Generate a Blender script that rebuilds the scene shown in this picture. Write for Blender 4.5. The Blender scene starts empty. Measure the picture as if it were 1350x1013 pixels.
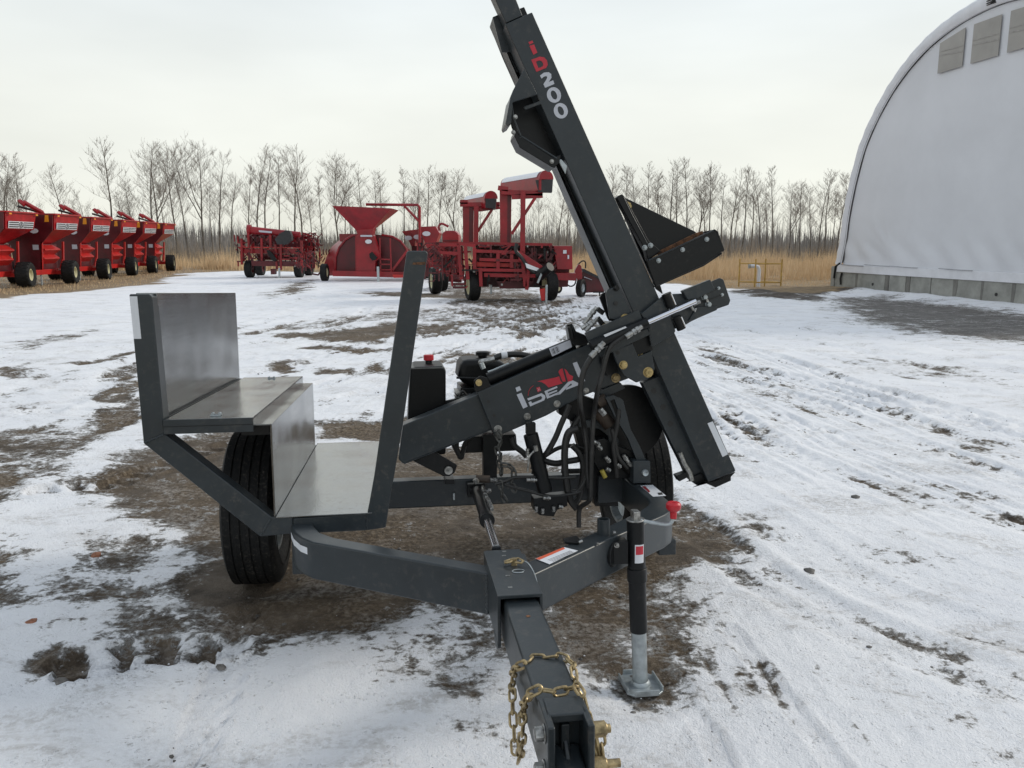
import bpy, bmesh, math, random
import numpy as np
from mathutils import Vector, Matrix
S = bpy.context.scene
COL = S.collection
R = math.radians

# ---------------------------------------------------------------- camera, sky, sun, exposure
cam = bpy.data.cameras.new('camera'); co = bpy.data.objects.new('camera', cam); COL.objects.link(co)
co.location = (0, 0, 1.55); co.rotation_euler = (R(90 - 10.05), 0, 0)
cam.sensor_width = 36; cam.lens = 28.0; cam.clip_end = 3000; cam.clip_start = 0.05
S.camera = co
S.view_settings.view_transform = 'Standard'; S.view_settings.look = 'None'
S.view_settings.exposure = 0.27; S.view_settings.gamma = 1; S.view_settings.use_curve_mapping = False

SUN_EL, SUN_AZ = 30, 68          # degrees; azimuth measured from +Y (view direction) towards +X
world = bpy.data.worlds.new('World'); S.world = world; world.use_nodes = True
nt = world.node_tree; nt.nodes.clear()
def WN(t, **k):
    n = nt.nodes.new(t)
    for a, b in k.items(): setattr(n, a, b)
    return n
out = WN('ShaderNodeOutputWorld'); bg = WN('ShaderNodeBackground'); bg.inputs['Strength'].default_value = 0.1
sky = WN('ShaderNodeTexSky', sky_type='NISHITA', sun_disc=False)
sky.sun_elevation = R(SUN_EL); sky.sun_rotation = R(SUN_AZ)
tc = WN('ShaderNodeTexCoord'); sx = WN('ShaderNodeSeparateXYZ'); nt.links.new(tc.outputs['Generated'], sx.inputs[0])
ramp = WN('ShaderNodeValToRGB'); nt.links.new(sx.outputs['Z'], ramp.inputs[0])
cr = ramp.color_ramp; cr.elements[0].position = 0.0; cr.elements[0].color = (0.80, 0.80, 0.71, 1)
cr.elements[1].position = 1.0; cr.elements[1].color = (0.56, 0.62, 0.70, 1)
for p, c in ((0.06, (0.81, 0.82, 0.75)), (0.16, (0.83, 0.85, 0.80)), (0.28, (0.77, 0.82, 0.83)), (0.42, (0.67, 0.73, 0.78))):
    e = cr.elements.new(p); e.color = (*c, 1)
nz = WN('ShaderNodeTexNoise'); nz.inputs['Scale'].default_value = 2.2; nz.inputs['Detail'].default_value = 4
mp = WN('ShaderNodeMapping'); mp.inputs['Scale'].default_value = (1, 1, 3.5)
nt.links.new(tc.outputs['Generated'], mp.inputs[0]); nt.links.new(mp.outputs[0], nz.inputs['Vector'])
mr = WN('ShaderNodeMapRange'); mr.inputs['From Min'].default_value = 0.3; mr.inputs['From Max'].default_value = 0.7
mr.inputs['To Min'].default_value = 8.5; mr.inputs['To Max'].default_value = 9.9
nt.links.new(nz.outputs['Fac'], mr.inputs['Value'])
vm = WN('ShaderNodeVectorMath', operation='SCALE'); nt.links.new(ramp.outputs[0], vm.inputs[0]); nt.links.new(mr.outputs[0], vm.inputs['Scale'])
mx = WN('ShaderNodeMix', data_type='RGBA'); mx.inputs[0].default_value = 0.96     # almost closed cloud cover over the clear sky
nt.links.new(sky.outputs[0], mx.inputs[6]); nt.links.new(vm.outputs[0], mx.inputs[7])
nt.links.new(mx.outputs[2], bg.inputs['Color']); nt.links.new(bg.outputs[0], out.inputs[0])

sl = bpy.data.lights.new('sun', 'SUN'); sl.energy = 1.45; sl.angle = R(13); sl.color = (1.0, 0.93, 0.81)
so = bpy.data.objects.new('sun', sl); COL.objects.link(so)
sd = Vector((math.sin(R(SUN_AZ)) * math.cos(R(SUN_EL)), math.cos(R(SUN_AZ)) * math.cos(R(SUN_EL)), math.sin(R(SUN_EL))))
so.rotation_euler = sd.to_track_quat('Z', 'Y').to_euler()

# ---------------------------------------------------------------- materials
def mat(name, col, rough=0.5, wave=0.0, metal=0.0, var=0.12, scale=8.0, bump=0.0, bscale=None, stretch=None, rvar=0.0, col2=None, dirt=0.0, spec=0.5, trans=0.0):
    m = bpy.data.materials.new(name); m.use_nodes = True; t = m.node_tree; b = t.nodes['Principled BSDF']
    L = t.links.new
    tcn = t.nodes.new('ShaderNodeTexCoord'); mpn = t.nodes.new('ShaderNodeMapping'); L(tcn.outputs['Object'], mpn.inputs[0])
    if stretch: mpn.inputs['Scale'].default_value = stretch
    n = t.nodes.new('ShaderNodeTexNoise'); n.inputs['Scale'].default_value = scale; n.inputs['Detail'].default_value = 5; n.inputs['Roughness'].default_value = 0.62
    L(mpn.outputs[0], n.inputs['Vector'])
    c2 = col2 or tuple(max(0, c * (1 - var * 2)) for c in col)
    c1 = col if col2 else tuple(min(1, c * (1 + var)) for c in col)
    rp = t.nodes.new('ShaderNodeValToRGB'); rp.color_ramp.elements[0].position = 0.33; rp.color_ramp.elements[1].position = 0.67
    rp.color_ramp.elements[0].color = (*c2, 1); rp.color_ramp.elements[1].color = (*c1, 1)
    L(n.outputs['Fac'], rp.inputs[0]); last = rp.outputs[0]
    if dirt:                       # dried road spray and dust speckle
        n2 = t.nodes.new('ShaderNodeTexNoise'); n2.inputs['Scale'].default_value = scale * 7; n2.inputs['Detail'].default_value = 8; n2.inputs['Roughness'].default_value = 0.7
        L(tcn.outputs['Object'], n2.inputs['Vector'])
        r2 = t.nodes.new('ShaderNodeMapRange'); r2.inputs['From Min'].default_value = 0.52; r2.inputs['From Max'].default_value = 0.78; r2.inputs['To Max'].default_value = dirt
        L(n2.outputs['Fac'], r2.inputs[0])
        n3 = t.nodes.new('ShaderNodeTexNoise'); n3.inputs['Scale'].default_value = scale * 0.7; n3.inputs['Detail'].default_value = 6; n3.inputs['Roughness'].default_value = 0.7; L(tcn.outputs['Object'], n3.inputs['Vector'])
        r3 = t.nodes.new('ShaderNodeMapRange'); r3.inputs['From Min'].default_value = 0.40; r3.inputs['From Max'].default_value = 0.66; r3.inputs['To Min'].default_value = 0.25; r3.inputs['To Max'].default_value = 2.0; L(n3.outputs['Fac'], r3.inputs[0])
        mu = t.nodes.new('ShaderNodeMath'); mu.operation = 'MULTIPLY'; mu.use_clamp = True; L(r2.outputs[0], mu.inputs[0]); L(r3.outputs[0], mu.inputs[1]); r2 = mu
        mxn = t.nodes.new('ShaderNodeMix'); mxn.data_type = 'RGBA'; L(r2.outputs[0], mxn.inputs[0]); L(last, mxn.inputs[6]); mxn.inputs[7].default_value = (0.16, 0.14, 0.12, 1)
        last = mxn.outputs[2]
    L(last, b.inputs['Base Color'])
    b.inputs['Metallic'].default_value = metal; b.inputs['Specular IOR Level'].default_value = spec
    if trans: b.inputs['Transmission Weight'].default_value = trans
    if rvar:
        rr = t.nodes.new('ShaderNodeMapRange'); rr.inputs['To Min'].default_value = max(0.02, rough - rvar); rr.inputs['To Max'].default_value = rough + rvar
        L(n.outputs['Fac'], rr.inputs[0]); L(rr.outputs[0], b.inputs['Roughness'])
    else: b.inputs['Roughness'].default_value = rough
    if bump:
        bn = t.nodes.new('ShaderNodeTexNoise'); bn.inputs['Scale'].default_value = bscale or scale * 4; bn.inputs['Detail'].default_value = 4
        L(mpn.outputs[0], bn.inputs['Vector'])
        bp = t.nodes.new('ShaderNodeBump'); bp.inputs['Strength'].default_value = bump; bp.inputs['Distance'].default_value = 0.01
        L(bn.outputs['Fac'], bp.inputs['Height']); L(bp.outputs[0], b.inputs['Normal'])
        if wave:               # sheet metal is never quite flat
            wn = t.nodes.new('ShaderNodeTexNoise'); wn.inputs['Scale'].default_value = 2.6; wn.inputs['Detail'].default_value = 1; L(tcn.outputs['Object'], wn.inputs['Vector'])
            wb = t.nodes.new('ShaderNodeBump'); wb.inputs['Strength'].default_value = wave; wb.inputs['Distance'].default_value = 0.06; L(wn.outputs['Fac'], wb.inputs['Height']); L(wb.outputs[0], bp.inputs['Normal'])
    return m
PAINT = mat('charcoal_paint', (0.025, 0.032, 0.037), 0.34, var=0.10, scale=5, bump=0.05, bscale=260, rvar=0.10, dirt=0.30, spec=0.42)
BLACK = mat('black_paint', (0.006, 0.007, 0.008), 0.36, var=0.1, scale=9, dirt=0.08, rvar=0.08, spec=0.28)
PLASTIC = mat('black_plastic', (0.004, 0.0045, 0.005), 0.45, var=0.1, bump=0.05, bscale=150, dirt=0.04, spec=0.25)
HOSE = mat('rubber_hose', (0.014, 0.014, 0.014), 0.45, var=0.2, scale=30, dirt=0.3)
RUBBER = mat('tyre_rubber', (0.006, 0.0065, 0.007), 0.7, var=0.2, scale=12, bump=0.2, bscale=90, dirt=0.5, spec=0.3)
STEEL = mat('brushed_steel', (0.205, 0.212, 0.218), 0.17, metal=1.0, var=0.07, scale=2.0, stretch=(1, 0.6, 40), bump=0.035, bscale=14, rvar=0.06, dirt=0.12, wave=0.20)
STEELH = mat('scuffed_sheet_steel', (0.30, 0.308, 0.312), 0.20, metal=1.0, var=0.10, scale=5.0, stretch=(4, 1, 1), bump=0.04, bscale=40, rvar=0.14, dirt=0.7, wave=0.14)
GALV = mat('galvanised_steel', (0.42, 0.46, 0.48), 0.45, metal=0.7, var=0.15, scale=26, rvar=0.1)
CHROME = mat('chromed_rod', (0.72, 0.73, 0.78), 0.16, metal=1.0, var=0.03)
FITTING = mat('zinc_fitting', (0.38, 0.38, 0.37), 0.36, metal=0.85, var=0.3, scale=60)
GOLD = mat('yellow_zinc', (0.40, 0.31, 0.17), 0.42, metal=0.7, var=0.3, scale=60, rvar=0.1, dirt=0.4)
GOLDB = mat('yellow_zinc_bolt', (0.50, 0.38, 0.17), 0.42, metal=0.5, var=0.25, scale=60)
CHAINM = mat('grey_chain_steel', (0.10, 0.10, 0.095), 0.45, metal=0.7, var=0.3, scale=60)
REDPL = mat('red_plastic', (0.50, 0.018, 0.03), 0.40, var=0.08, scale=30)
WHITE = mat('white_vinyl', (0.66, 0.68, 0.72), 0.5, var=0.03, scale=30)
SILVERV = mat('silver_vinyl', (0.52, 0.54, 0.60), 0.5, var=0.04, scale=30)
REDV = mat('red_vinyl', (0.50, 0.025, 0.045), 0.5, var=0.04, scale=30)
ORANGEV = mat('orange_red_vinyl', (0.62, 0.10, 0.04), 0.5, var=0.04, scale=30)
BLACKV = mat('black_print', (0.02, 0.02, 0.02), 0.6, var=0.04)
RUST = mat('rust_stain', (0.16, 0.07, 0.03), 0.8, var=0.4, scale=60)
RED_HOPPER_LIT = mat('lit_red_hopper_paint', (0.38, 0.008, 0.014), 0.34, var=0.16, scale=2.5, rvar=0.1, dirt=0.2)  # same red made brighter: sunlight on the cart hoppers put into the colour
RED = mat('red_machine_paint', (0.275, 0.005, 0.012), 0.34, var=0.16, scale=2.5, rvar=0.1, dirt=0.12)
RED_SHADED = mat('shaded_red_machine_paint', (0.095, 0.003, 0.008), 0.40, var=0.2, scale=2.5, rvar=0.1, dirt=0.12)  # same red made darker: shade on far sides and interiors painted in
RED_LIT = mat('lit_red_machine_paint', (0.46, 0.016, 0.014), 0.42, var=0.1, scale=3, dirt=0.10)  # same red made brighter: light on shelves, trays and rails painted in
CREAM = mat('cream_rim_paint', (0.60, 0.56, 0.36), 0.5, var=0.1, scale=9, dirt=0.3)
AMBER = mat('amber_reflector', (0.75, 0.28, 0.02), 0.3, var=0.05)
BARK = mat('poplar_bark', (0.15, 0.13, 0.11), 0.9, var=0.3, scale=3)
TWIG = mat('bare_twigs', (0.26, 0.225, 0.195), 0.9, var=0.2, scale=2)
BRUSH = mat('leafless_brush', (0.30, 0.245, 0.19), 0.95, var=0.25, scale=0.25)
FARW = mat('far_wood_stems', (0.27, 0.255, 0.245), 0.95, var=0.25, scale=0.1)
GRASS = mat('dry_tan_grass', (0.76, 0.58, 0.37), 0.9, scale=0.5, col2=(0.56, 0.39, 0.22))
FABRIC = mat('white_cover_fabric', (0.66, 0.67, 0.705), 0.6, var=0.03, scale=0.5, bump=0.0)
FABRICW = mat('white_cover_band', (0.70, 0.705, 0.74), 0.6, var=0.04, scale=3, bump=0.5, bscale=5)
SEAM = mat('grey_seam_rope', (0.34, 0.34, 0.36), 0.7)
PANE = mat('translucent_window_panel', (0.33, 0.315, 0.295), 0.45, var=0.08, scale=1.2)
CONC = mat('concrete_block', (0.30, 0.30, 0.275), 0.85, var=0.14, scale=2.2, bump=0.3, bscale=30, dirt=0.2)
CONCW = mat('wet_stained_concrete', (0.17, 0.165, 0.15), 0.7, var=0.14, scale=2.2, bump=0.3, bscale=30)
YPOST = mat('yellow_steel_tube', (0.44, 0.27, 0.06), 0.55, var=0.15)
STONE = mat('stone', (0.16, 0.15, 0.14), 0.85, var=0.4, scale=20, bump=0.3)
STONER = mat('reddish_stone', (0.34, 0.15, 0.09), 0.85, var=0.25, scale=40, bump=0.3)
SNOWM = mat('snow_lump', (0.80, 0.81, 0.84), 0.7, var=0.03, scale=20, bump=0.3, bscale=60)
BELT = mat('black_conveyor_belt', (0.03, 0.03, 0.032), 0.6)

# fabric sag wrinkles near the wall foot
# ---------------------------------------------------------------- mesh helpers
class MB:
    def __init__(s): s.v = []; s.f = []
    def add(s, vs, fs):
        o = len(s.v); s.v += [tuple(p) for p in vs]; s.f += [tuple(i + o for i in f) for f in fs]; return s
    def prism(s, poly, a, b, ax='v'):
        def m(p, t): return (p[0], t, p[1]) if ax == 'v' else ((t, p[0], p[1]) if ax == 'u' else (p[0], p[1], t))
        n = len(poly)
        return s.add([m(p, a) for p in poly] + [m(p, b) for p in poly],
                     [tuple(range(n)), tuple(range(2 * n - 1, n - 1, -1))] + [(i, (i + 1) % n, (i + 1) % n + n, i + n) for i in range(n)])
    def box(s, a, b):
        x0, y0, z0 = a; x1, y1, z1 = b
        return s.prism([(x0, z0), (x1, z0), (x1, z1), (x0, z1)], y0, y1)
    def sweep(s, path, r, n=10, cap=True, prof=None):
        P = [Vector(p) for p in path]; rs = r if isinstance(r, (list, tuple)) else [r] * len(P)
        o = len(s.v); up = None; fs = []
        for i, p in enumerate(P):
            t = (P[min(i + 1, len(P) - 1)] - P[max(i - 1, 0)]).normalized()
            if up is None:
                up = Vector((0, 0, 1)) if abs(t.z) < 0.9 else Vector((0, 1, 0))
            a = t.cross(up).normalized(); up = a.cross(t).normalized()
            for k in range(n):
                q = 2 * math.pi * k / n
                d = (a * math.cos(q) + up * math.sin(q)) * rs[i]
                s.v.append(tuple(p + d))
        for i in range(len(P) - 1):
            for k in range(n):
                s.f.append((o + i * n + k, o + i * n + (k + 1) % n, o + (i + 1) * n + (k + 1) % n, o + (i + 1) * n + k))
        if cap:
            s.f.append(tuple(o + k for k in range(n))[::-1]); s.f.append(tuple(o + (len(P) - 1) * n + k for k in range(n)))
        return s
    def cyl(s, a, b, r, n=16, r2=None): return s.sweep([a, b], [r, r if r2 is None else r2], n)
    def bar(s, a, b, w, h, up=(0, 0, 1)):     # rectangular bar between two points
        a = Vector(a); b = Vector(b); t = (b - a).normalized(); up = Vector(up)
        if abs(t.dot(up)) > 0.97: up = Vector((0, 1, 0))
        x = t.cross(up).normalized() * w / 2; y = x.normalized().cross(t).normalized() * h / 2
        vs = [p + i * x + j * y for p in (a, b) for i, j in ((-1, -1), (1, -1), (1, 1), (-1, 1))]
        return s.add(vs, [(3, 2, 1, 0), (4, 5, 6, 7), (0, 1, 5, 4), (1, 2, 6, 5), (2, 3, 7, 6), (3, 0, 4, 7)])
    def lathe(s, prof, c, ax, n=40):          # prof: (offset along axis, radius)
        c = Vector(c); ax = Vector(ax).normalized()
        a = ax.cross(Vector((0, 0, 1)) if abs(ax.z) < 0.9 else Vector((0, 1, 0))).normalized(); b = ax.cross(a)
        o = len(s.v); m = len(prof)
        for k in range(n):
            q = 2 * math.pi * k / n
            for h, r in prof: s.v.append(tuple(c + ax * h + (a * math.cos(q) + b * math.sin(q)) * r))
        for k in range(n):
            for j in range(m - 1):
                s.f.append((o + k * m + j, o + k * m + j + 1, o + ((k + 1) % n) * m + j + 1, o + ((k + 1) % n) * m + j))
        return s
    def hexbolt(s, c, ax, r, h, washer=True):
        c = Vector(c); ax = Vector(ax).normalized()
        if washer: s.cyl(c, c + ax * h * 0.18, r * 1.28, 18); c = c + ax * h * 0.18
        s.cyl(c, c + ax * h, r, 6); s.cyl(c + ax * h, c + ax * h * 1.12, r * 0.8, 12, r * 0.7)
        return s
    def build(s, name, m, parent=None, bevel=0.0, smooth=True, angle=35):
        me = bpy.data.meshes.new(name); me.from_pydata(s.v, [], s.f)
        bm = bmesh.new(); bm.from_mesh(me); bmesh.ops.recalc_face_normals(bm, faces=bm.faces); bm.to_mesh(me); bm.free()
        me.materials.append(m)
        if smooth: me.shade_smooth(); me.set_sharp_from_angle(angle=R(angle))
        o = bpy.data.objects.new(name, me); COL.objects.link(o)
        if parent: o.parent = parent
        if bevel:
            bv = o.modifiers.new('bevel', 'BEVEL'); bv.width = bevel; bv.segments = 2; bv.limit_method = 'ANGLE'; bv.angle_limit = R(40); bv.harden_normals = True
        return o
def B(): return MB()
def tag(o, label=None, cat=None, group=None, kind=None):
    if label: o['label'] = label
    if cat: o['category'] = cat
    if group: o['group'] = group
    if kind: o['kind'] = kind
    return o
def empty(name, loc=(0, 0, 0), rz=0):
    o = bpy.data.objects.new(name, None); COL.objects.link(o); o.location = loc; o.rotation_euler = (0, 0, rz); o.empty_display_size = 0.3; return o
def kids(o): return [c for c in KID.get(o.name, [])]
KID = {}
def copy_tree(o, parent=None):
    c = o.copy(); COL.objects.link(c)
    if parent: c.parent = parent; c.matrix_parent_inverse = o.matrix_parent_inverse
    for ch in [x for x in ALL if x.parent == o]: copy_tree(ch, c)
    return c
ALL = []
def spline(pts, k=8):
    P = [Vector(p) for p in pts]; P = [2 * P[0] - P[1]] + P + [2 * P[-1] - P[-2]]; out = []
    for i in range(1, len(P) - 2):
        a, b, c, d = P[i - 1:i + 3]
        for j in range(k):
            t = j / k
            out.append(0.5 * ((2 * b) + (c - a) * t + (2 * a - 5 * b + 4 * c - d) * t * t + (3 * b - a - 3 * c + d) * t ** 3))
    out.append(P[-2]); return out
def text_mesh(txt, size, m, name, parent, frame, bold=0.0, depth=0.001, sx=1.0):
    cu = bpy.data.curves.new(name, 'FONT'); cu.body = txt; cu.size = size; cu.align_x = 'CENTER'; cu.align_y = 'CENTER'
    cu.offset = bold; cu.extrude = depth; cu.resolution_u = 3
    t = bpy.data.objects.new(name, cu); COL.objects.link(t)
    dg = bpy.context.evaluated_depsgraph_get(); me = bpy.data.meshes.new_from_object(t.evaluated_get(dg)); bpy.data.objects.remove(t)
    me.materials.clear(); me.materials.append(m); me.transform(Matrix.Diagonal((sx, 1, 1, 1)))
    o = bpy.data.objects.new(name, me); COL.objects.link(o); o.parent = parent; o.matrix_local = frame
    return o
def frame_vplane(u, z, v, right=(1, 0)):      # text frame lying in a plane of constant v, facing the tow end
    r = Vector((right[0], 0, right[1])).normalized(); n = Vector((0, -1, 0)); up = n.cross(r)
    M = Matrix((r, up, n)).transposed().to_4x4(); M.translation = (u, v, z); return M
TREES = [(-43.43,67.3,8.59),(-41.0,65.4,8.8),(-51.44,83.1,8.24),(-39.52,64.9,8.51),(-41.13,69.6,7.4),(-42.37,76.9,9.11),(-51.11,95.3,6.64),(-35.11,67.1,5.86),(-35.26,71.5,10.74),(-40.13,83.5,6.76),(-30.57,65.5,6.82),(-29.89,67.0,9.92),(-33.7,77.0,10.63),(-41.08,96.1,8.77),(-31.29,75.2,10.08),(-26.75,66.7,7.93),(-26.0,68.3,9.91),(-35.02,94.6,9.17),(-27.4,76.0,9.83),(-26.52,76.3,8.17),(-30.02,92.1,10.36),(-23.23,73.4,10.2),(-21.7,71.1,9.62),(-19.3,66.5,8.68),(-19.04,70.6,10.0),(-16.73,65.3,8.95),(-24.04,97.3,8.68),(-16.9,71.7,7.45),(-14.73,68.2,8.8),(-18.9,91.4,8.25),(-15.27,76.4,7.15),(-13.9,75.9,8.61),(-12.02,71.1,7.91),(-11.01,69.8,7.42),(-9.52,72.4,8.15),(-10.16,83.2,7.8),(-7.89,68.3,7.41),(-8.0,75.4,8.56),(-5.95,64.6,7.15),(-4.49,64.6,7.33),(-4.24,72.8,7.41),(-4.51,90.7,6.72),(-4.18,103.6,7.08),(-2.35,99.9,6.34),(-0.66,100.1,7.53),(1.44,101.9,6.99),(3.95,113.7,8.86),(3.86,68.5,7.31),(4.86,71.8,6.49),(5.98,76.7,5.65),(5.84,65.4,5.75),(7.98,64.9,7.87),(9.28,67.2,7.92),(13.61,92.3,8.31),(10.31,67.3,7.57),(11.28,68.6,8.18),(11.93,66.5,7.26),(14.96,80.9,8.2),(14.27,73.8,9.07),(15.67,76.5,8.94),(16.86,77.4,9.64),(17.09,74.3,8.19),(19.25,80.4,7.44),(16.81,68.0,8.12),(20.1,77.5,8.07),(20.18,74.9,8.24),(27.21,98.9,8.8),(20.55,72.7,8.31),(22.32,75.5,7.62),(20.92,68.1,7.64),(27.97,88.9,8.06),(21.23,65.9,7.68),(23.77,69.3,6.63),(30.35,86.6,6.65),(22.89,64.1,6.37),(23.86,64.6,5.94),(25.06,66.4,7.31),(29.08,75.0,8.25),(33.93,85.8,7.07),(26.27,65.4,7.16),(32.35,77.7,8.09)]

# ---------------------------------------------------------------- noise
def _h(ix, iy, seed):
    n = (ix.astype(np.int64) * 374761393 + iy.astype(np.int64) * 668265263 + seed * 974711) & 0x7fffffff
    n = ((n ^ (n >> 13)) * 1274126177) & 0x7fffffff
    return ((n ^ (n >> 16)) & 0xffff) / 65535.0 * 2 * math.pi
def perlin(x, y, seed=0):
    ix = np.floor(x); iy = np.floor(y); fx = x - ix; fy = y - iy
    u = fx * fx * fx * (fx * (fx * 6 - 15) + 10); v = fy * fy * fy * (fy * (fy * 6 - 15) + 10)
    def g(a, b):
        th = _h(ix + a, iy + b, seed); return np.cos(th) * (fx - a) + np.sin(th) * (fy - b)
    return ((g(0, 0) * (1 - u) + g(1, 0) * u) * (1 - v) + (g(0, 1) * (1 - u) + g(1, 1) * u) * v) * 1.5
def fbm(x, y, o=4, seed=0):
    s = 0; a = 1; t = 0
    for i in range(o):
        s = s + a * perlin(x * 2 ** i, y * 2 ** i, seed + i * 17); t += a; a *= 0.55
    return s / t
def sdist(px, py, poly):        # signed distance, negative inside
    d = np.full(px.shape, 1e9); ins = np.zeros(px.shape, bool); n = len(poly)
    for i in range(n):
        ax, ay = poly[i]; bx, by = poly[(i + 1) % n]
        ex, ey = bx - ax, by - ay; wx, wy = px - ax, py - ay
        t = np.clip((wx * ex + wy * ey) / (ex * ex + ey * ey + 1e-9), 0, 1)
        d = np.minimum(d, np.hypot(wx - ex * t, wy - ey * t))
        c = (ay > py) != (by > py)
        with np.errstate(divide='ignore', invalid='ignore'):
            xs = ax + (py - ay) / (by - ay if by != ay else 1e-9) * ex
        ins ^= c & (px < xs)
    return np.where(ins, -d, d)
def pline(px, py, P):           # distance to and arc length along a polyline
    d = np.full(px.shape, 1e9); s = np.zeros(px.shape); L = 0; sg = np.zeros(px.shape)
    for (ax, ay), (bx, by) in zip(P[:-1], P[1:]):
        ex, ey = bx - ax, by - ay; l = math.hypot(ex, ey)
        t = np.clip(((px - ax) * ex + (py - ay) * ey) / (l * l), 0, 1)
        dx = px - ax - ex * t; dy = py - ay - ey * t; q = np.hypot(dx, dy); m = q < d
        d = np.where(m, q, d); s = np.where(m, L + t * l, s); sg = np.where(m, np.sign(ex * dy - ey * dx) * q, sg); L += l
    return d, s, sg

# ---------------------------------------------------------------- ground: one sheet out to the horizon
def axis(lo, hi, step, a, b, g=1.035):
    c = list(np.arange(lo, hi, step)); s = step; x = lo
    while x > a: s *= g; x -= s; c.insert(0, x)
    s = step; x = c[-1]
    while x < b: s *= g; x += s; c.append(x)
    return np.array(c)
gx = axis(-3.0, 3.4, 0.016, -700, 700); gy = axis(1.5, 7.2, 0.016, -120, 1500, 1.03)
X, Y = np.meshgrid(gx, gy); sh = X.shape; x = X.ravel(); y = Y.ravel()
near = (np.abs(x) < 60) & (y < 75) & (y > -15)
xn = x[near]; yn = y[near]
snow = np.ones(xn.shape)
wxn = xn + 0.25 * fbm(xn * 1.1, yn * 1.1, 3, 5) * np.clip(yn / 6, 0.5, 3); wyn = yn + 0.25 * fbm(xn * 1.1, yn * 1.1, 3, 9) * np.clip(yn / 6, 0.5, 3)
def dirt(poly, w, f):
    global snow
    d = sdist(wxn, wyn, poly); snow = np.minimum(snow, 1 - w * np.clip(0.5 - d / (2 * f), 0, 1))
YARD = [(-12.18,13.76),(-13.68,19.57),(-14.44,22.54),(-14.32,24.56),(-13.93,26.98),(-13.31,29.92),(-16.87,41.08),(-14.64,44.99),(-10.14,42.13),(-4.35,40.09),(0.9,38.24),(3.81,32.26),(6.02,31.05),(7.28,26.98),(8.14,23.51),(10.17,24.93),(13.73,29.92),(14.18,18.05),(12.65,6.73),(0.95,0.35),(-1.28,0.35)]
yd = sdist(xn + 0.8 * fbm(xn * 0.5, yn * 0.25, 3, 3), yn + 2.2 * fbm(xn * 0.35, yn * 0.2, 4, 4), YARD)
grass = np.clip(0.5 + yd / 2.2, 0, 1)
# bare ground under and around the machine, wheel-churned soil on the left
dirt([(-1.87,4.15),(-1.97,4.82),(-1.44,5.73),(-0.2,5.82),(0.62,4.98),(1.13,4.98),(1.29,4.15),(0.94,3.3),(0.73,2.73),(0.52,2.43),(0.25,2.55),(-0.04,2.73),(-0.34,2.89),(-0.65,3.12),(-0.85,2.89),(-1.09,2.84),(-1.41,3.15)], 0.66, 0.30)
dirt([(-1.82,4.15),(-1.85,4.98),(-1.49,5.95),(-0.2,5.95),(0.62,4.98),(0.32,3.73),(-0.12,3.3),(-0.36,3.09),(-0.77,2.96),(-1.11,2.89),(-1.43,3.23)], 0.96, 0.2)
dirt([(-5.49,6.73),(-4.33,6.56),(-4.11,6.85),(-3.3,6.07),(-2.94,5.33),(-3.03,4.98),(-3.02,4.5),(-3.56,4.27)], 0.66, 0.22)
dirt([(-4.89,9.51),(-5.06,10.38),(-3.87,8.35),(-3.15,6.73),(-3.18,6.19),(-3.18,5.73),(-3.29,5.42),(-3.66,6.45),(-3.85,7.37)], 0.74, 0.2)
dirt([(-2.92,5.18),(-2.83,5.95),(-2.72,6.4),(-2.27,6.73),(-1.47,4.27),(-1.78,4.09),(-2.16,4.21),(-2.63,4.6)], 0.82, 0.22)
dirt([(-2.6,5.95),(-2.07,6.32),(-1.44,5.73),(-1.24,3.54),(-1.63,3.73)], 0.78, 0.2)
dirt([(-3.42,4.15),(-2.76,4.09),(-2.42,3.93),(-2.15,3.23),(-2.6,3.09)], 0.62, 0.2)
dirt([(-1.85,2.74),(-1.79,2.88),(-1.61,2.79),(-1.53,2.61),(-1.68,2.58)], 0.82, 0.07)
dirt([(-2.43,4.15),(-1.85,4.15),(-1.49,3.3),(-1.94,3.46)], 0.60, 0.2)
dirt([(-2.15,3.46),(-1.71,3.73),(-1.23,2.89),(-1.62,2.84)], 0.62, 0.2)
dirt([(-1.74,2.96),(-1.5,3.09),(-1.11,2.89),(-1.1,2.7),(-1.43,2.75)], 0.66, 0.12)
dirt([(-0.59,2.96),(-0.07,2.89),(0.03,2.12),(-0.17,2.2),(-0.35,2.48)], 0.62, 0.16)
dirt([(-0.26,2.16),(-0.04,2.23),(0.03,1.82),(-0.23,1.82)], 0.5, 0.16)
dirt([(0.21,3.54),(0.53,3.38),(0.85,2.89),(0.69,2.62),(0.5,2.46),(0.3,2.52),(0.19,2.84)], 0.66, 0.2)
dirt([(0.35,2.6),(0.49,2.73),(0.57,2.55),(0.44,2.41)], 0.9, 0.1)
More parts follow.
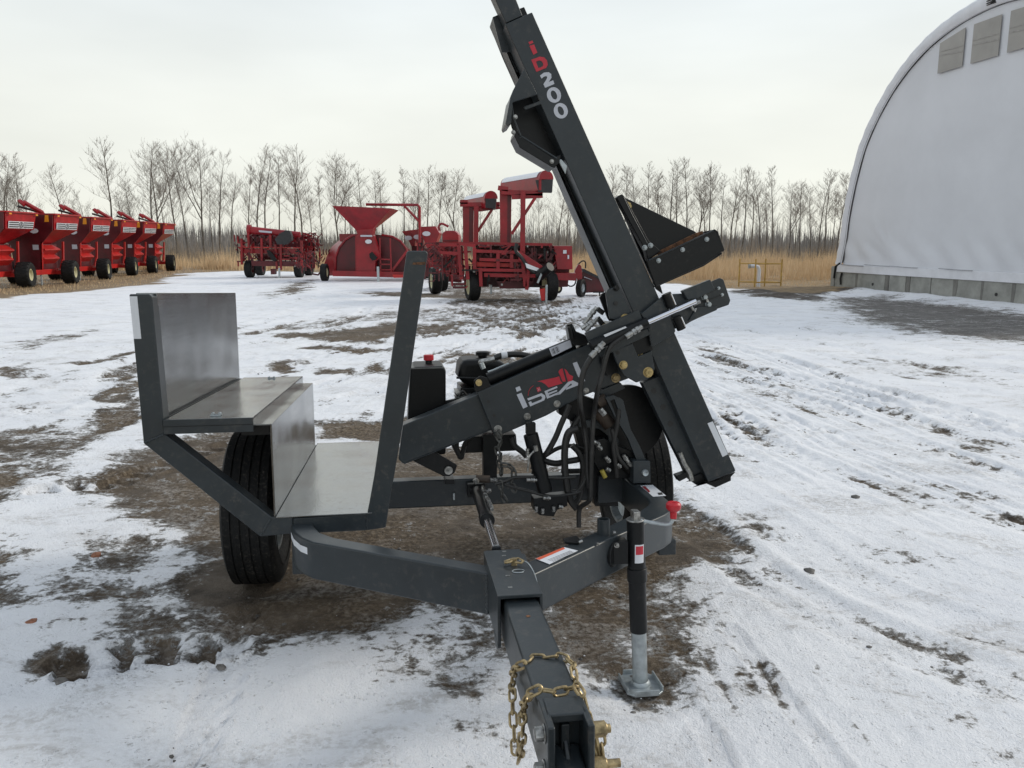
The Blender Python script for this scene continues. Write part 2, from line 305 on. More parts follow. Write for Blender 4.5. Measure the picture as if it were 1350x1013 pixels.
# thin worn streaks in the middle distance
for P, w, f in (([(-3.5,13.31),(-2.89,14.77),(-2.05,15.93),(-1.67,13.76),(-2.13,12.68),(-2.93,12.48)], 0.9, 0.35), ([(-5.26,25.32),(-3.78,25.71),(-0.78,23.51),(1.72,21.36),(-0.73,21.93),(-3.9,23.51)], 0.9, 0.4),
                ([(-4.03,13.65),(-3.2,14.25),(-1.91,13.76),(-2.45,12.48),(-3.39,12.88)], 0.8, 0.25), ([(-2.19,15.33),(-0.93,15.04),(-0.79,13.76),(-1.69,13.09)], 0.72, 0.35), ([(-3.51,11.93),(-2.36,12.01),(-1.49,11.5),(-2.22,11.26)], 0.8, 0.2),
                ([(-3.15,10.38),(-2.94,10.58),(-2.56,9.45),(-2.82,9.34)], 0.95, 0.12), ([(-2.46,9.8),(-1.95,9.86),(-1.8,9.4),(-2.3,9.34)], 0.8, 0.15), ([(-1.91,10.38),(-1.68,10.24),(-1.36,9.07),(-1.55,9.18)], 0.9, 0.15),
                ([(-7.46,23.85),(-9.1,34.27),(-8.26,34.27),(-6.82,25.71),(-6.66,21.93)], 0.72, 0.5), ([(-5.2,13.76),(-4.14,15.78),(-2.88,19.57),(0.49,20.82),(1.8,15.04),(0.31,13.09),(-2.63,15.78),(-3.62,13.76)], 0.45, 0.6), ([(-1.68,6.73),(-0.77,6.88),(-0.68,6.07),(-1.55,6.19)], 0.9, 0.15),
                ([(-3.2,32.26),(0.15,32.26),(1.68,20.82),(0.43,18.05),(-1.45,20.3),(-2.8,25.71)], 0.62, 0.7), ([(-2.43,22.23),(0.43,18.05),(2.03,20.3),(0.4,16.58),(-1.32,18.46)], 0.5, 0.5), ([(-1.14,11.26),(0.5,11.58),(1.25,10.38),(-0.51,9.62)], 0.6, 0.25),
                ([(-8.07,12.48),(-7.83,13.76),(-7.54,15.04),(-7.11,12.68),(-6.89,10.95)], 0.5, 0.2), ([(-6.34,9.74),(-6.44,10.38),(-5.48,9.07),(-5.6,8.58)], 0.75, 0.15), ([(-5.99,10.11),(-5.6,11.1),(-5.2,12.48),(-5.24,10.38)], 0.55, 0.1),
                ([(2.71,12.88),(3.17,11.58),(3.17,9.51),(2.78,10.11)], 0.42, 0.3), ([(2.56,11.58),(2.94,9.07),(2.99,6.73),(2.83,4.98),(2.68,6.45),(2.43,8.82)], 0.25, 0.25), ([(1.94,7.55),(2.35,7.2),(2.29,6.07),(1.89,6.32)], 0.30, 0.25), ([(2.56,5.73),(2.99,4.82),(2.8,4.15),(2.34,4.67)], 0.26, 0.3), ([(4.37,10.95),(5.67,10.24),(5.92,9.07),(5.32,8.14),(4.6,9.07)], 0.36, 0.3), ([(3.62,7.37),(3.94,5.95),(3.49,5.24),(3.24,5.95)], 0.42, 0.25), ([(1.72,4.27),(2.19,3.93),(1.96,3.3),(1.59,3.54)], 0.2, 0.25),
                ([(0.76,2.89),(0.91,2.62),(0.78,2.35),(0.66,2.48)], 0.42, 0.15), ([(1.43,3.09),(1.86,2.89),(1.64,2.35),(1.3,2.48)], 0.38, 0.2),
                ([(1.41,2.89),(1.71,2.84),(1.74,2.48),(1.53,2.15),(1.23,2.23)], 0.36, 0.2)):
    dirt(P, w, f)
WETP = [(8.54,21.93),(10.74,23.85),(11.17,20.82),(11.35,17.66),(12.18,13.76),(8.11,9.07),(7.84,12.11),(7.14,13.2),(6.82,15.04),(7.03,16.58)]
wetd = sdist(wxn, wyn, WETP); dirt(WETP, 0.82, 0.9)
wet = np.clip(0.5 - wetd / 2.0, 0, 1)
SOIL = [(6.84,25.32),(8.59,27.9),(11.82,29.39),(11.51,26.12),(8.69,23.17),(8.41,20.82),(7.17,22.54)]
soil = np.clip(0.5 - sdist(wxn, wyn, SOIL) / 0.8, 0, 1); dirt(SOIL, 1.0, 0.5)
z = 0.014 * fbm(xn * 0.8, yn * 0.8, 3, 21) + 0.011 * fbm(xn * 4, yn * 4, 4, 22)
# tyre tracks pressed into the snow
tread = np.zeros(xn.shape)
for P, W_, kx, ks, am in (([(1.73,10.24),(2.02,9.07),(2.39,7.34),(2.5,6),(2.69,4.9),(2.89,3.98),(3.04,3.23)], 1.5, 7.0, 0.35, 0.42), ([(0.47,19.57),(2.96,13.76),(3.62,11.26),(3.99,9.07),(4.32,7.73),(4.7,6.19)], 2.0, 3.5, 0.22, 0.40),
                    ([(-6.9,8.14),(-6.34,9.74),(-5.67,10.24),(-5.5,11.58),(-5.24,13.2),(-4.74,15.78),(-5.04,20.82),(-7.07,30.48)], 1.6, 4.5, 0.3, 0.5), ([(-4.53,5.95),(-4.13,6.88),(-4.3,8.14),(-4.88,10.24),(-4.86,11.93),(-3.62,13.76)], 0.8, 6.0, 0.4, 0.45),
                    ([(-3.29,9.07),(-2.6,10.58),(-1.45,13.2),(0.38,15.78),(2.47,20.82)], 2.2, 3.0, 0.25, 0.62), ([(-0.76,6.73),(-0.35,10.24),(0.65,15.04),(2.22,22.23)], 1.6, 4.0, 0.3, 0.55), ([(0.94,3.23),(0.96,2.62),(0.96,2.12)], 0.5, 16.0, 1.2, 0.45), ([(-0.97,2.09),(-1.05,2.73)], 0.25, 28.0, 1.5, 0.35)):
    d, s_, sg = pline(xn, yn, P); win = np.exp(-(d / W_) ** 2)
    st_ = fbm(sg * kx, s_ * ks, 5, 91); st2 = fbm(sg * kx * 4, s_ * ks * 4, 3, 92)
    snow -= win * am * (np.clip(st_, 0, 1) * 1.5 + 0.45 * st2) ; z += win * (0.008 * st_ + 0.006 * st2) * np.clip(yn / 5, 0.5, 1.5)
for P, w, k in (([(-0.98,2.09),(-1.02,2.35),(-1.07,2.7),(-1.13,3.23)], 0.055, 1), ([(-0.92,2.09),(-0.95,2.35),(-0.99,2.67),(-1.07,3.23)], 0.03, 1),
                ([(0.59,2.44),(0.63,2.29),(0.63,2.09)], 0.045, 1), ([(0.88,3),(0.92,2.6),(0.95,2.35),(0.97,2.09)], 0.045, 1),
                ([(2.05,9.23),(2.4,7.37),(2.48,5.95),(2.73,4.98),(3.01,4.15)], 0.14, 1), ([(2.96,13.76),(3.57,11.1),(3.78,8.58),(4.12,7.37),(4.4,6.19)], 0.17, 0), ([(4.02,14.77),(5,12.88),(5.6,11.1),(6.35,9.07)], 0.17, 0), ([(2.55,10.38),(3.25,9.23),(3.64,7.73),(4.11,6.73)], 0.15, 0),
                ([(-6.35,9.07),(-5.83,9.51),(-5.47,9.86),(-5.61,11.58),(-5.28,12.68)], 0.15, 0), ([(-4.84,6.85),(-4.31,7.2),(-4.38,8.14),(-4.98,10.24),(-5.2,12.2)], 0.15, 0), ([(-5.28,12.68),(-4.96,15.04),(-5.04,20.82),(-7.07,30.48)], 0.2, 0), ([(-6.82,15.04),(-5.74,17.47),(-6.23,22.23),(-8.73,33.58)], 0.2, 0),
                ([(-1.63,2.73),(-1.44,2.82),(-1.1,2.85)], 0.10, 2), ([(-2.94,4.82),(-2.59,4.98),(-2.34,5.73),(-2.09,6.19)], 0.12, 2), ([(-1.59,2.62),(-1.34,2.73),(-1.13,2.77)], 0.05, 2),
                ([(-0.76,6.73),(-0.66,9.07),(0.33,13.76),(1.34,16.58)], 0.16, 0), ([(-3.7,10.24),(-2.68,10.95),(-1.51,13.76),(0.36,15.04)], 0.16, 0)):
    d, s_, sg = pline(xn, yn, P)
    m = np.clip((w - d) / (w * 0.25), 0, 1)
    if k == 1: pat = 0.5 + 0.5 * np.cos(sg / w * math.pi * 3.2)
    else: pat = 0.5 + 0.5 * np.sign(np.sin(s_ / (0.075 if k else 0.11) * math.pi + np.abs(sg) * 16)) * 0.9
    z -= m * ((0.010 + 0.016 * pat) if k != 1 else (0.003 + 0.008 * pat)) * (1 if k != 2 else 1.3); tread = np.maximum(tread, m * pat)
    z += (0.014 if k != 1 else 0.005) * np.exp(-((d - w * 1.12) / (w * 0.18)) ** 2)
    if k == 2: snow -= m * (pat - 0.35) * 0.45
    elif k == 0: snow -= m * pat * 0.18 * np.clip(fbm(xn * 0.7, yn * 0.7, 2, 77) * 2 + 0.5, 0, 1)
for P, offs in (([(1.77,10.51),(2.05,9.23),(2.4,7.37),(2.48,5.95),(2.69,4.9),(2.89,3.98)], (-1.9, -1.45, -0.75, -0.3, 0.55, 1.0, 1.7)), ([(0.49,20.82),(3.06,14.25),(3.72,11.58),(4.03,9.18),(4.32,7.73),(4.7,6.19)], (-2.6, -2.0, -1.1, -0.5, 0.6, 1.2, 2.2, 2.9)),
                ([(-3.29,9.07),(-2.6,10.58),(-1.45,13.2),(0.38,15.78),(2.47,20.82)], (-2.0, -1.2, 0.0, 0.9, 2.1)), ([(-6.9,8.14),(-6.34,9.74),(-5.67,10.24),(-5.5,11.58),(-5.24,13.2),(-4.74,15.78),(-5.04,20.82)], (-1.4, -0.6, 0.7, 1.6))):
    d, s_, sg = pline(xn, yn, P)
    for o_ in offs:
        q_ = sg - o_ + 0.12 * np.sin(s_ * 0.6 + o_ * 3); w = 0.13 + 0.02 * abs(o_); m = np.clip((w - np.abs(q_)) / (w * 0.3), 0, 1) * (d < 4) * np.clip(fbm(s_ * 0.35 + o_ * 9, s_ * 0 + o_, 2, 97) * 2.2 + 0.65, 0, 1)
        pat = 0.5 + 0.5 * np.sign(np.sin(s_ / 0.09 * math.pi + np.abs(q_) * 20)); sc_ = np.clip(yn / 5, 0.6, 1.6)
        z -= m * (0.006 + 0.009 * pat) * sc_; z += 0.007 * sc_ * np.exp(-((np.abs(q_) - w * 1.15) / (w * 0.22)) ** 2) * (d < 4)
        snow -= m * (0.11 + 0.12 * pat); snow += 0.10 * np.exp(-((np.abs(q_) - w * 1.2) / (w * 0.3)) ** 2) * (d < 4)
# wind-scoured variation
snow += 0.42 * fbm(xn * 1.6, yn * 2.3, 5, 41) * np.clip((1.02 - snow) * 5, 0.2, 1) + 0.16 * fbm(xn * 7, yn * 8, 4, 42) + 0.16 * fbm(xn * 0.45, yn * 0.6, 2, 43) + 0.08
z += 0.014 * np.clip((snow - 0.42) * 5, 0, 1)
rough = np.clip(1 - snow, 0, 1); z += rough * 0.012 * fbm(xn * 14, yn * 14, 3, 51)
# drift along the barn footing
fx = xn - 11.148; fy = yn - 27.896; sb = fx * 0.1673 - fy * 0.9859; nb = -(fx * 0.9859 + fy * 0.1673)
z += 0.10 * np.exp(-((nb - 0.35) / 0.5) ** 2) * np.clip(sb / 2, 0, 1) * (sb < 16) * (1 + 0.6 * fbm(sb * 0.7, nb, 2, 61))
z += soil * 0.10 * (0.6 + fbm(xn * 0.8, yn * 0.8, 3, 63))
for px_, py_, rr0 in ((0.452, 2.56, 0.16), (-1.163, 3.497, 0.22), (0.633, 3.867, 0.22)):      # ground packed flat under the jack foot and the tyres
    dd_ = np.hypot(xn - px_, yn - py_); kk = np.clip((dd_ - rr0 * 0.6) / rr0, 0, 1); z = z * kk - 0.006 * (1 - kk) + 0.012 * np.exp(-((dd_ - rr0 * 1.25) / (rr0 * 0.3)) ** 2); snow -= 0.25 * (1 - kk)
SN = np.zeros(x.shape); GR = np.ones(x.shape); WT = np.zeros(x.shape); SO = np.zeros(x.shape); ZZ = np.zeros(x.shape)
SN[near] = np.clip(snow, -0.1, 1.25); GR[near] = grass; WT[near] = wet; SO[near] = soil; ZZ[near] = z
beh = (~near) & (y < 20); SN[beh] = 0.95; GR[beh] = 0
ny, nx = sh; idx = np.arange(ny * nx).reshape(sh)
quads = np.stack([idx[:-1, :-1], idx[:-1, 1:], idx[1:, 1:], idx[1:, :-1]], -1).reshape(-1, 4)
me = bpy.data.meshes.new('ground'); me.vertices.add(x.size); me.vertices.foreach_set('co', np.stack([x, y, ZZ], -1).astype(np.float32).ravel())
me.loops.add(quads.size); me.loops.foreach_set('vertex_index', quads.astype(np.int32).ravel())
me.polygons.add(len(quads)); me.polygons.foreach_set('loop_start', np.arange(0, quads.size, 4, dtype=np.int32))
me.update(calc_edges=True); me.shade_smooth()
for nm, arr in (('snow', SN), ('grass', GR), ('wet', WT), ('soil', SO)):
    a = me.attributes.new(nm, 'FLOAT', 'POINT'); a.data.foreach_set('value', arr.astype(np.float32))
ground = bpy.data.objects.new('ground', me); COL.objects.link(ground)
tag(ground, 'yard ground of thin wheel-marked snow over brown gravel soil', kind='structure')
gm = bpy.data.materials.new('snow_over_gravel'); gm.use_nodes = True; t = gm.node_tree; L = t.links.new; b = t.nodes['Principled BSDF']; me.materials.append(gm)
def NN(ty, **k):
    n = t.nodes.new(ty)
    for a_, v_ in k.items(): setattr(n, a_, v_)
    return n
def ATT(nm): n = NN('ShaderNodeAttribute'); n.attribute_name = nm; return n.outputs['Fac']
tcg = NN('ShaderNodeTexCoord')
def NOI(scale, det=6, rough=0.6, st=None, dist=0.0):
    n = NN('ShaderNodeTexNoise'); n.inputs['Scale'].default_value = scale; n.inputs['Detail'].default_value = det; n.inputs['Roughness'].default_value = rough; n.inputs['Distortion'].default_value = dist
    if st:
        m_ = NN('ShaderNodeMapping'); m_.inputs['Scale'].default_value = st; L(tcg.outputs['Object'], m_.inputs[0]); L(m_.outputs[0], n.inputs['Vector'])
    else: L(tcg.outputs['Object'], n.inputs['Vector'])
    return n.outputs['Fac']
def MA(op, a_, b_=None, c_=None):
    n = NN('ShaderNodeMath', operation=op)
    for i_, q in enumerate((a_, b_, c_)):
        if q is None: continue
        if isinstance(q, (int, float)): n.inputs[i_].default_value = q
        else: L(q, n.inputs[i_])
    return n.outputs[0]
def RAMP(f, stops, interp='LINEAR'):
    n = NN('ShaderNodeValToRGB'); L(f, n.inputs[0]); c = n.color_ramp; c.interpolation = interp
    c.elements[0].position = stops[0][0]; c.elements[0].color = (*stops[0][1], 1); c.elements[1].position = stops[-1][0]; c.elements[1].color = (*stops[-1][1], 1)
    for p_, q in stops[1:-1]: e_ = c.elements.new(p_); e_.color = (*q, 1)
    return n.outputs[0]
def MIX(f, a_, b_):
    n = NN('ShaderNodeMix', data_type='RGBA')
    if isinstance(f, float): n.inputs[0].default_value = f
    else: L(f, n.inputs[0])
    for i_, q in ((6, a_), (7, b_)):
        if isinstance(q, tuple): n.inputs[i_].default_value = (*q, 1)
        else: L(q, n.inputs[i_])
    return n.outputs[2]
def SS(f, lo, hi):
    n = NN('ShaderNodeMapRange', interpolation_type='SMOOTHSTEP'); L(f, n.inputs[0]); n.inputs[1].default_value = lo; n.inputs[2].default_value = hi; return n.outputs[0]
n1 = NOI(5.0, 9, 0.66); n2 = NOI(38, 6, 0.7); n3 = NOI(1.1, 5, 0.6); n4 = NOI(160, 3, 0.6)
tt = MA('ADD', ATT('snow'), MA('MULTIPLY', MA('SUBTRACT', n1, 0.5), 1.15))
tt = MA('ADD', tt, MA('MULTIPLY', MA('SUBTRACT', n2, 0.5), 0.95))
tt = MA('ADD', tt, MA('MULTIPLY', MA('SUBTRACT', NOI(15, 6, 0.7, st=(1, 1.5, 1)), 0.5), 0.95))
tt = MA('ADD', tt, MA('MULTIPLY', MA('SUBTRACT', n3, 0.5), 0.20))
soilc = RAMP(n2, [(0.30, (0.032, 0.022, 0.014)), (0.45, (0.085, 0.060, 0.038)), (0.56, (0.150, 0.113, 0.075)), (0.70, (0.29, 0.24, 0.18))])
soilc = MIX(SS(n3, 0.35, 0.65), soilc, RAMP(n1, [(0.35, (0.042, 0.031, 0.022)), (0.65, (0.155, 0.124, 0.094))]))
vo = NN('ShaderNodeTexVoronoi'); vo.inputs['Scale'].default_value = 55; L(tcg.outputs['Object'], vo.inputs['Vector'])
peb = SS(vo.outputs['Distance'], 0.34, 0.18)
pebm = MA('MULTIPLY', peb, SS(NOI(9, 2), 0.5, 0.62))
soilc = MIX(MA('MULTIPLY', pebm, 0.55), soilc, (0.20, 0.18, 0.16))
darks = RAMP(n1, [(0.3, (0.035, 0.026, 0.020)), (0.7, (0.075, 0.055, 0.04))])
soilc = MIX(ATT('soil'), soilc, darks)
wetc = RAMP(n1, [(0.3, (0.065, 0.060, 0.055)), (0.7, (0.16, 0.155, 0.15))])
soilc = MIX(MA('MULTIPLY', ATT('wet'), 0.85), soilc, wetc)
snowc = RAMP(n3, [(0.3, (0.80, 0.815, 0.86)), (0.7, (0.90, 0.905, 0.93))])
grey = RAMP(n1, [(0.35, (0.24, 0.22, 0.20)), (0.65, (0.50, 0.49, 0.48))])
c = MIX(SS(tt, 0.36, 0.52), soilc, grey)
c = MIX(SS(tt, 0.48, 0.74), c, snowc)
dirty = MA('MULTIPLY', SS(NOI(2.3, 7, 0.72, st=(0.7, 1.2, 1), dist=0.8), 0.48, 0.66), SS(n2, 0.38, 0.60))
c = MIX(MA('MULTIPLY', dirty, 0.62), c, (0.40, 0.375, 0.35))
fleck = MA('MULTIPLY', SS(NOI(26, 5, 0.75, st=(1, 1.6, 1)), 0.585, 0.66), SS(NOI(0.9, 6, 0.7), 0.49, 0.59))
c = MIX(MA('MULTIPLY', fleck, 0.65), c, (0.15, 0.12, 0.10))
speck = MA('MULTIPLY', SS(n4, 0.70, 0.76), SS(NOI(1.7, 4), 0.46, 0.62))
c = MIX(MA('MULTIPLY', speck, 0.8), c, (0.07, 0.06, 0.055))
gf = NOI(3.0, 7, 0.7)
grc = RAMP(gf, [(0.3, (0.13, 0.09, 0.055)), (0.5, (0.22, 0.155, 0.085)), (0.7, (0.33, 0.24, 0.13))])
gmix = SS(MA('ADD', ATT('grass'), MA('MULTIPLY', MA('SUBTRACT', n3, 0.5), 0.9)), 0.42, 0.58)
c = MIX(gmix, c, grc)
L(c, b.inputs['Base Color'])
sm = SS(tt, 0.42, 0.60)
rr = NN('ShaderNodeMapRange'); L(sm, rr.inputs[0]); rr.inputs[3].default_value = 0.86; rr.inputs[4].default_value = 0.55
L(MA('SUBTRACT', rr.outputs[0], MA('MULTIPLY', ATT('wet'), 0.22)), b.inputs['Roughness'])
b.inputs['Specular IOR Level'].default_value = 0.35
hgt = MA('ADD', MA('MULTIPLY', sm, 0.55), MA('MULTIPLY', n2, 0.55)); hgt = MA('ADD', hgt, MA('MULTIPLY', n4, 0.20)); hgt = MA('ADD', hgt, MA('MULTIPLY', n1, 0.8)); hgt = MA('ADD', hgt, MA('MULTIPLY', pebm, 0.25))
bp = NN('ShaderNodeBump'); bp.inputs['Strength'].default_value = 0.9; bp.inputs['Distance'].default_value = 0.026; L(hgt, bp.inputs['Height']); L(bp.outputs[0], b.inputs['Normal'])

# loose clods and stones lying on the snow
rnd = random.Random(7)
def ico(bm_, c_, r_, sq=0.6):
    q = bmesh.ops.create_icosphere(bm_, subdivisions=1, radius=1.0)['verts']
    for v_ in q:
        k = 1 + rnd.uniform(-0.3, 0.3); v_.co = Vector((v_.co.x * r_ * k, v_.co.y * r_ * k * 0.9, v_.co.z * r_ * sq)) + Vector(c_)
def lumps(name, pts, m, label):
    bm_ = bmesh.new()
    for (a_, b_, r_) in pts: ico(bm_, (a_, b_, r_ * 0.25), r_)
    me_ = bpy.data.meshes.new(name); bm_.to_mesh(me_); bm_.free(); me_.materials.append(m)
    o = bpy.data.objects.new(name, me_); COL.objects.link(o); return tag(o, label, 'soil clods' if m is STONE else 'snow lumps', kind='stuff')
pts = []
for _ in range(2200):
    dd = 2.1 + rnd.random() ** 1.7 * 15; a_ = rnd.uniform(-0.62, 0.62); X_ = dd * math.tan(a_)
    r_ = rnd.choice([0.003, 0.004, 0.004, 0.005, 0.005, 0.007, 0.010]) * (1 + dd * 0.02)
    pts.append((X_, dd, r_))
lumps('clods', pts, STONE, 'small dark clods of soil and gravel scattered over the snow')
pts = []
for _ in range(160):
    dd = 2.3 + rnd.random() ** 1.3 * 3.5; a_ = rnd.uniform(-0.55, 0.35); pts.append((dd * math.tan(a_), dd, rnd.uniform(0.003, 0.006)))
lumps('snow_crumbs', pts, SNOWM, 'broken crumbs of snow on the churned soil')
for k, ((a_, b_), r_, m_, lab) in enumerate((([(-1.97,3.05)][0], 0.024, STONER, 'reddish stone lying in the snow at the lower left'), ([(-2.07,3.75)][0], 0.03, STONER, 'rusty brown stone on the snow left of the trailer wheel'), ([(-1.07,2.7)][0], 0.018, STONE, 'small dark stone by the end of the tyre tracks'), ([(-1.6,2.59)][0], 0.03, STONE, 'flat dark clod at the edge of the small bare patch'),
        ([(1.41,3.56)][0], 0.028, STONE, 'dark clod on the snow to the right of the jack'), ([(2.1,4.67)][0], 0.028, STONE, 'black stone on the open snow right of the mast foot'))):
    bm_ = bmesh.new(); ico(bm_, (0, 0, r_ * 0.3), r_, 0.65)
    me_ = bpy.data.meshes.new('stone'); bm_.to_mesh(me_); bm_.free(); me_.materials.append(m_)
    o = bpy.data.objects.new('stone', me_); COL.objects.link(o); o.location = (a_, b_, 0.01); tag(o, lab, 'stone')

# ---------------------------------------------------------------- dry grass, brush and far woods
def blades(name, n, reg, hmin, hmax, wid, m, label, cat, seed, lean=0.35, clump=0, twigs=0):
    r = np.random.default_rng(seed); P = reg(r, n)
    if clump:
        cn = fbm(P[:, 0] * clump, P[:, 1] * clump, 3, seed); P = P[cn > -0.12]; cn = cn[cn > -0.12]
        hs = (hmin + (hmax - hmin) * r.random(len(P)) ** 1.6) * (0.50 + 1.7 * np.clip(cn + 0.12, 0, 0.6)) * (1 + 0.5 * fbm(P[:, 0] * clump * 4, P[:, 1] * clump * 0.5, 2, seed + 50))
    else: hs = hmin + (hmax - hmin) * r.random(len(P)) ** 1.4
    n = len(P); a = r.random(n) * 2 * math.pi; w = wid * (0.6 + 0.8 * r.random(n))
    la = r.random(n) * 2 * math.pi; ll = hs * lean * r.random(n)
    bx, by = np.cos(a) * w / 2, np.sin(a) * w / 2; z0 = np.zeros(n) - 0.02
    v = np.stack([np.stack([P[:, 0] - bx, P[:, 1] - by, z0], -1), np.stack([P[:, 0] + bx, P[:, 1] + by, z0], -1), np.stack([P[:, 0] + np.cos(la) * ll, P[:, 1] + np.sin(la) * ll, hs], -1)], 1)
    V = [v]
    for k in range(twigs):
        f0 = 0.25 + 0.55 * r.random(n); base = (v[:, 0] + v[:, 1]) / 2; pt = base + (v[:, 2] - base) * f0[:, None]
        q = r.random(n) * 2 * math.pi; ln = hs * (0.18 + 0.25 * r.random(n)); up = ln * (0.7 + 0.5 * r.random(n)); ww = w * 0.55
        V.append(np.stack([pt + np.stack([-bx / w * ww / 2, -by / w * ww / 2, 0 * q], -1), pt + np.stack([bx / w * ww / 2, by / w * ww / 2, 0 * q], -1), pt + np.stack([np.cos(q) * ln * 0.6, np.sin(q) * ln * 0.6, up], -1)], 1))
    v = np.concatenate(V).reshape(-1, 3); k = len(v) // 3
    me_ = bpy.data.meshes.new(name); me_.vertices.add(len(v)); me_.vertices.foreach_set('co', v.astype(np.float32).ravel())
    me_.loops.add(3 * k); me_.loops.foreach_set('vertex_index', np.arange(3 * k, dtype=np.int32)); me_.polygons.add(k); me_.polygons.foreach_set('loop_start', np.arange(0, 3 * k, 3, dtype=np.int32))
    me_.update(calc_edges=True); me_.materials.append(m)
    o = bpy.data.objects.new(name, me_); COL.objects.link(o); return tag(o, label, cat, kind='stuff')
def reg_wedge(x0, x1, y0, y1, pw=1.0):
    def f(r, n):
        yy = y0 + (y1 - y0) * r.random(n) ** pw; return np.stack([x0 + (x1 - x0) * r.random(n), yy], -1) * [1, 1]
    return f
def reg_left(r, n): yy = 44 + 18 * r.random(n); return np.stack([-34 + 38 * r.random(n), yy + 2 * np.sin(yy)], -1)
def reg_right(r, n): yy = 33.5 + 26 * r.random(n) ** 1.2; return np.stack([1.5 + 30 * r.random(n), yy], -1)
blades('tall_dry_grass', 52000, reg_left, 0.2, 1.0, 0.035, GRASS, 'tall tan dry grass in the field behind the red machines at left', 'dry grass', 3, clump=0.35)
blades('tall_dry_grass', 60000, reg_right, 0.2, 1.05, 0.03, GRASS, 'tall golden dry grass between the driver mast and the barn', 'dry grass', 4, clump=0.3)
def off_yard(P): return P[sdist(P[:, 0], P[:, 1], YARD) > 0.3]
blades('short_stubble', 30000, lambda r, n: off_yard(np.stack([-26 + 18 * r.random(n), 24 + 24 * r.random(n)], -1)), 0.03, 0.12, 0.02, GRASS, 'short trampled stubble under the row of grain carts', 'stubble', 5)
blades('short_stubble', 30000, lambda r, n: off_yard(np.stack([2 + 14 * r.random(n), 27 + 8 * r.random(n)], -1)), 0.03, 0.10, 0.02, GRASS, 'short mown stubble around the yellow guard rails', 'stubble', 6)
blades('brush', 16000, reg_wedge(-62, 6, 56, 84), 0.5, 2.5, 0.045, BRUSH, 'tangled leafless brush at the foot of the left trees', 'brush', 7, clump=0.12, twigs=3, lean=0.25)
blades('brush', 13000, reg_wedge(-4, 52, 60, 86), 0.4, 2.3, 0.045, BRUSH, 'tangled leafless brush at the foot of the right trees', 'brush', 8, clump=0.12, twigs=3, lean=0.25)
blades('far_wood', 20000, reg_wedge(-170, 150, 120, 190), 1.5, 6.2, 0.13, FARW, 'grey far wood of bare trees along the horizon', 'far wood', 9, clump=0.03, twigs=2, lean=0.15)
blades('far_wood', 14000, reg_wedge(-360, 330, 260, 400), 4, 9.5, 0.6, FARW, 'hazy strip of woodland on the low rise beyond the fields', 'far wood', 10, clump=0.01, twigs=1, lean=0.1)

def tree_proto(seed, H_, crook=0.4, low=0.35, spread=1.0):
    r = random.Random(seed); tr = B(); cw = B(); Z = Vector((0, 0, 1))
    def limb(mb, p, d, ln, r0, segs, n, wob, lift):
        pts = [p.copy()]; rs = [r0]; q = p.copy(); dd = d.normalized()
        for i in range(segs):
            dd = (dd + Vector((r.uniform(-1, 1), r.uniform(-1, 1), r.uniform(-0.5, 0.5))) * wob + Z * lift).normalized()
            q = q + dd * ln / segs; pts.append(q.copy()); rs.append(max(0.004, r0 * (1 - (i + 1) / segs) ** 0.8))
        mb.sweep(pts, rs, n, cap=False); return pts, rs
    tp, tr_r = limb(tr, Vector((0, 0, -0.1)), Vector((r.uniform(-0.1, 0.1), r.uniform(-0.1, 0.1), 1)), H_, 0.0075 * H_ + 0.02, 14, 6, 0.16 * crook, 0.10)
    forks = [(tp, tr_r)]
    if crook > 0.8:
        for _ in range(2):
            i = r.randint(3, 6); a = r.uniform(0, 6.28)
            forks.append(limb(tr, tp[i], Vector((math.cos(a) * 0.6, math.sin(a) * 0.6, 1)), H_ * (1 - i / 14) * 0.95, tr_r[i] * 0.75, 10, 5, 0.14, 0.15))
    for P, RR in forks:
        m = len(P)
        for k in range(38 if P is tp else 20):
            f = low + (0.97 - low) * r.random(); i = min(m - 2, int(f * (m - 1))); p = P[i].lerp(P[i + 1], f * (m - 1) - i)
            a = r.uniform(0, 6.28); up = r.uniform(0.25, 1.2); ln = H_ * 0.30 * spread * (1.05 - f) ** 0.55 * r.uniform(0.5, 1.1)
            bp_, br = limb(cw, p, Vector((math.cos(a), math.sin(a), up)), ln, max(0.009, RR[i] * 0.22), 6, 3, 0.13, 0.08)
            for j in range(8):
                i2 = r.randint(1, 5); a2 = r.uniform(0, 6.28); d2 = ((bp_[i2] - bp_[i2 - 1]).normalized() + Vector((math.cos(a2), math.sin(a2), r.uniform(0.1, 0.9))) * 0.8)
                cp, _c = limb(cw, bp_[i2], d2, ln * r.uniform(0.25, 0.5), 0.0072, 3, 3, 0.15, 0.06)
                for q_ in range(4):
                    a3 = r.uniform(0, 6.28); i3 = r.randint(0, 2); p3 = cp[i3].lerp(cp[i3 + 1], r.random()); e = p3 + Vector((math.cos(a3), math.sin(a3), r.uniform(0.3, 1.4))).normalized() * ln * r.uniform(0.10, 0.22)
                    w_ = Vector((-math.sin(a3), math.cos(a3), 0)) * 0.0075
                    cw.add([p3 - w_, p3 + w_, e], [(0, 1, 2)])
    root = empty('poplar_tree'); t_ = B(); t_.v, t_.f = tr.v, tr.f
    def raw(mb, nm, m_):
        me_ = bpy.data.meshes.new(nm); me_.from_pydata(mb.v, [], mb.f); me_.materials.append(m_); o = bpy.data.objects.new(nm, me_); COL.objects.link(o); o.parent = root; return o
    return root, raw(tr, 'trunk', BARK), raw(cw, 'crown', TWIG), H_
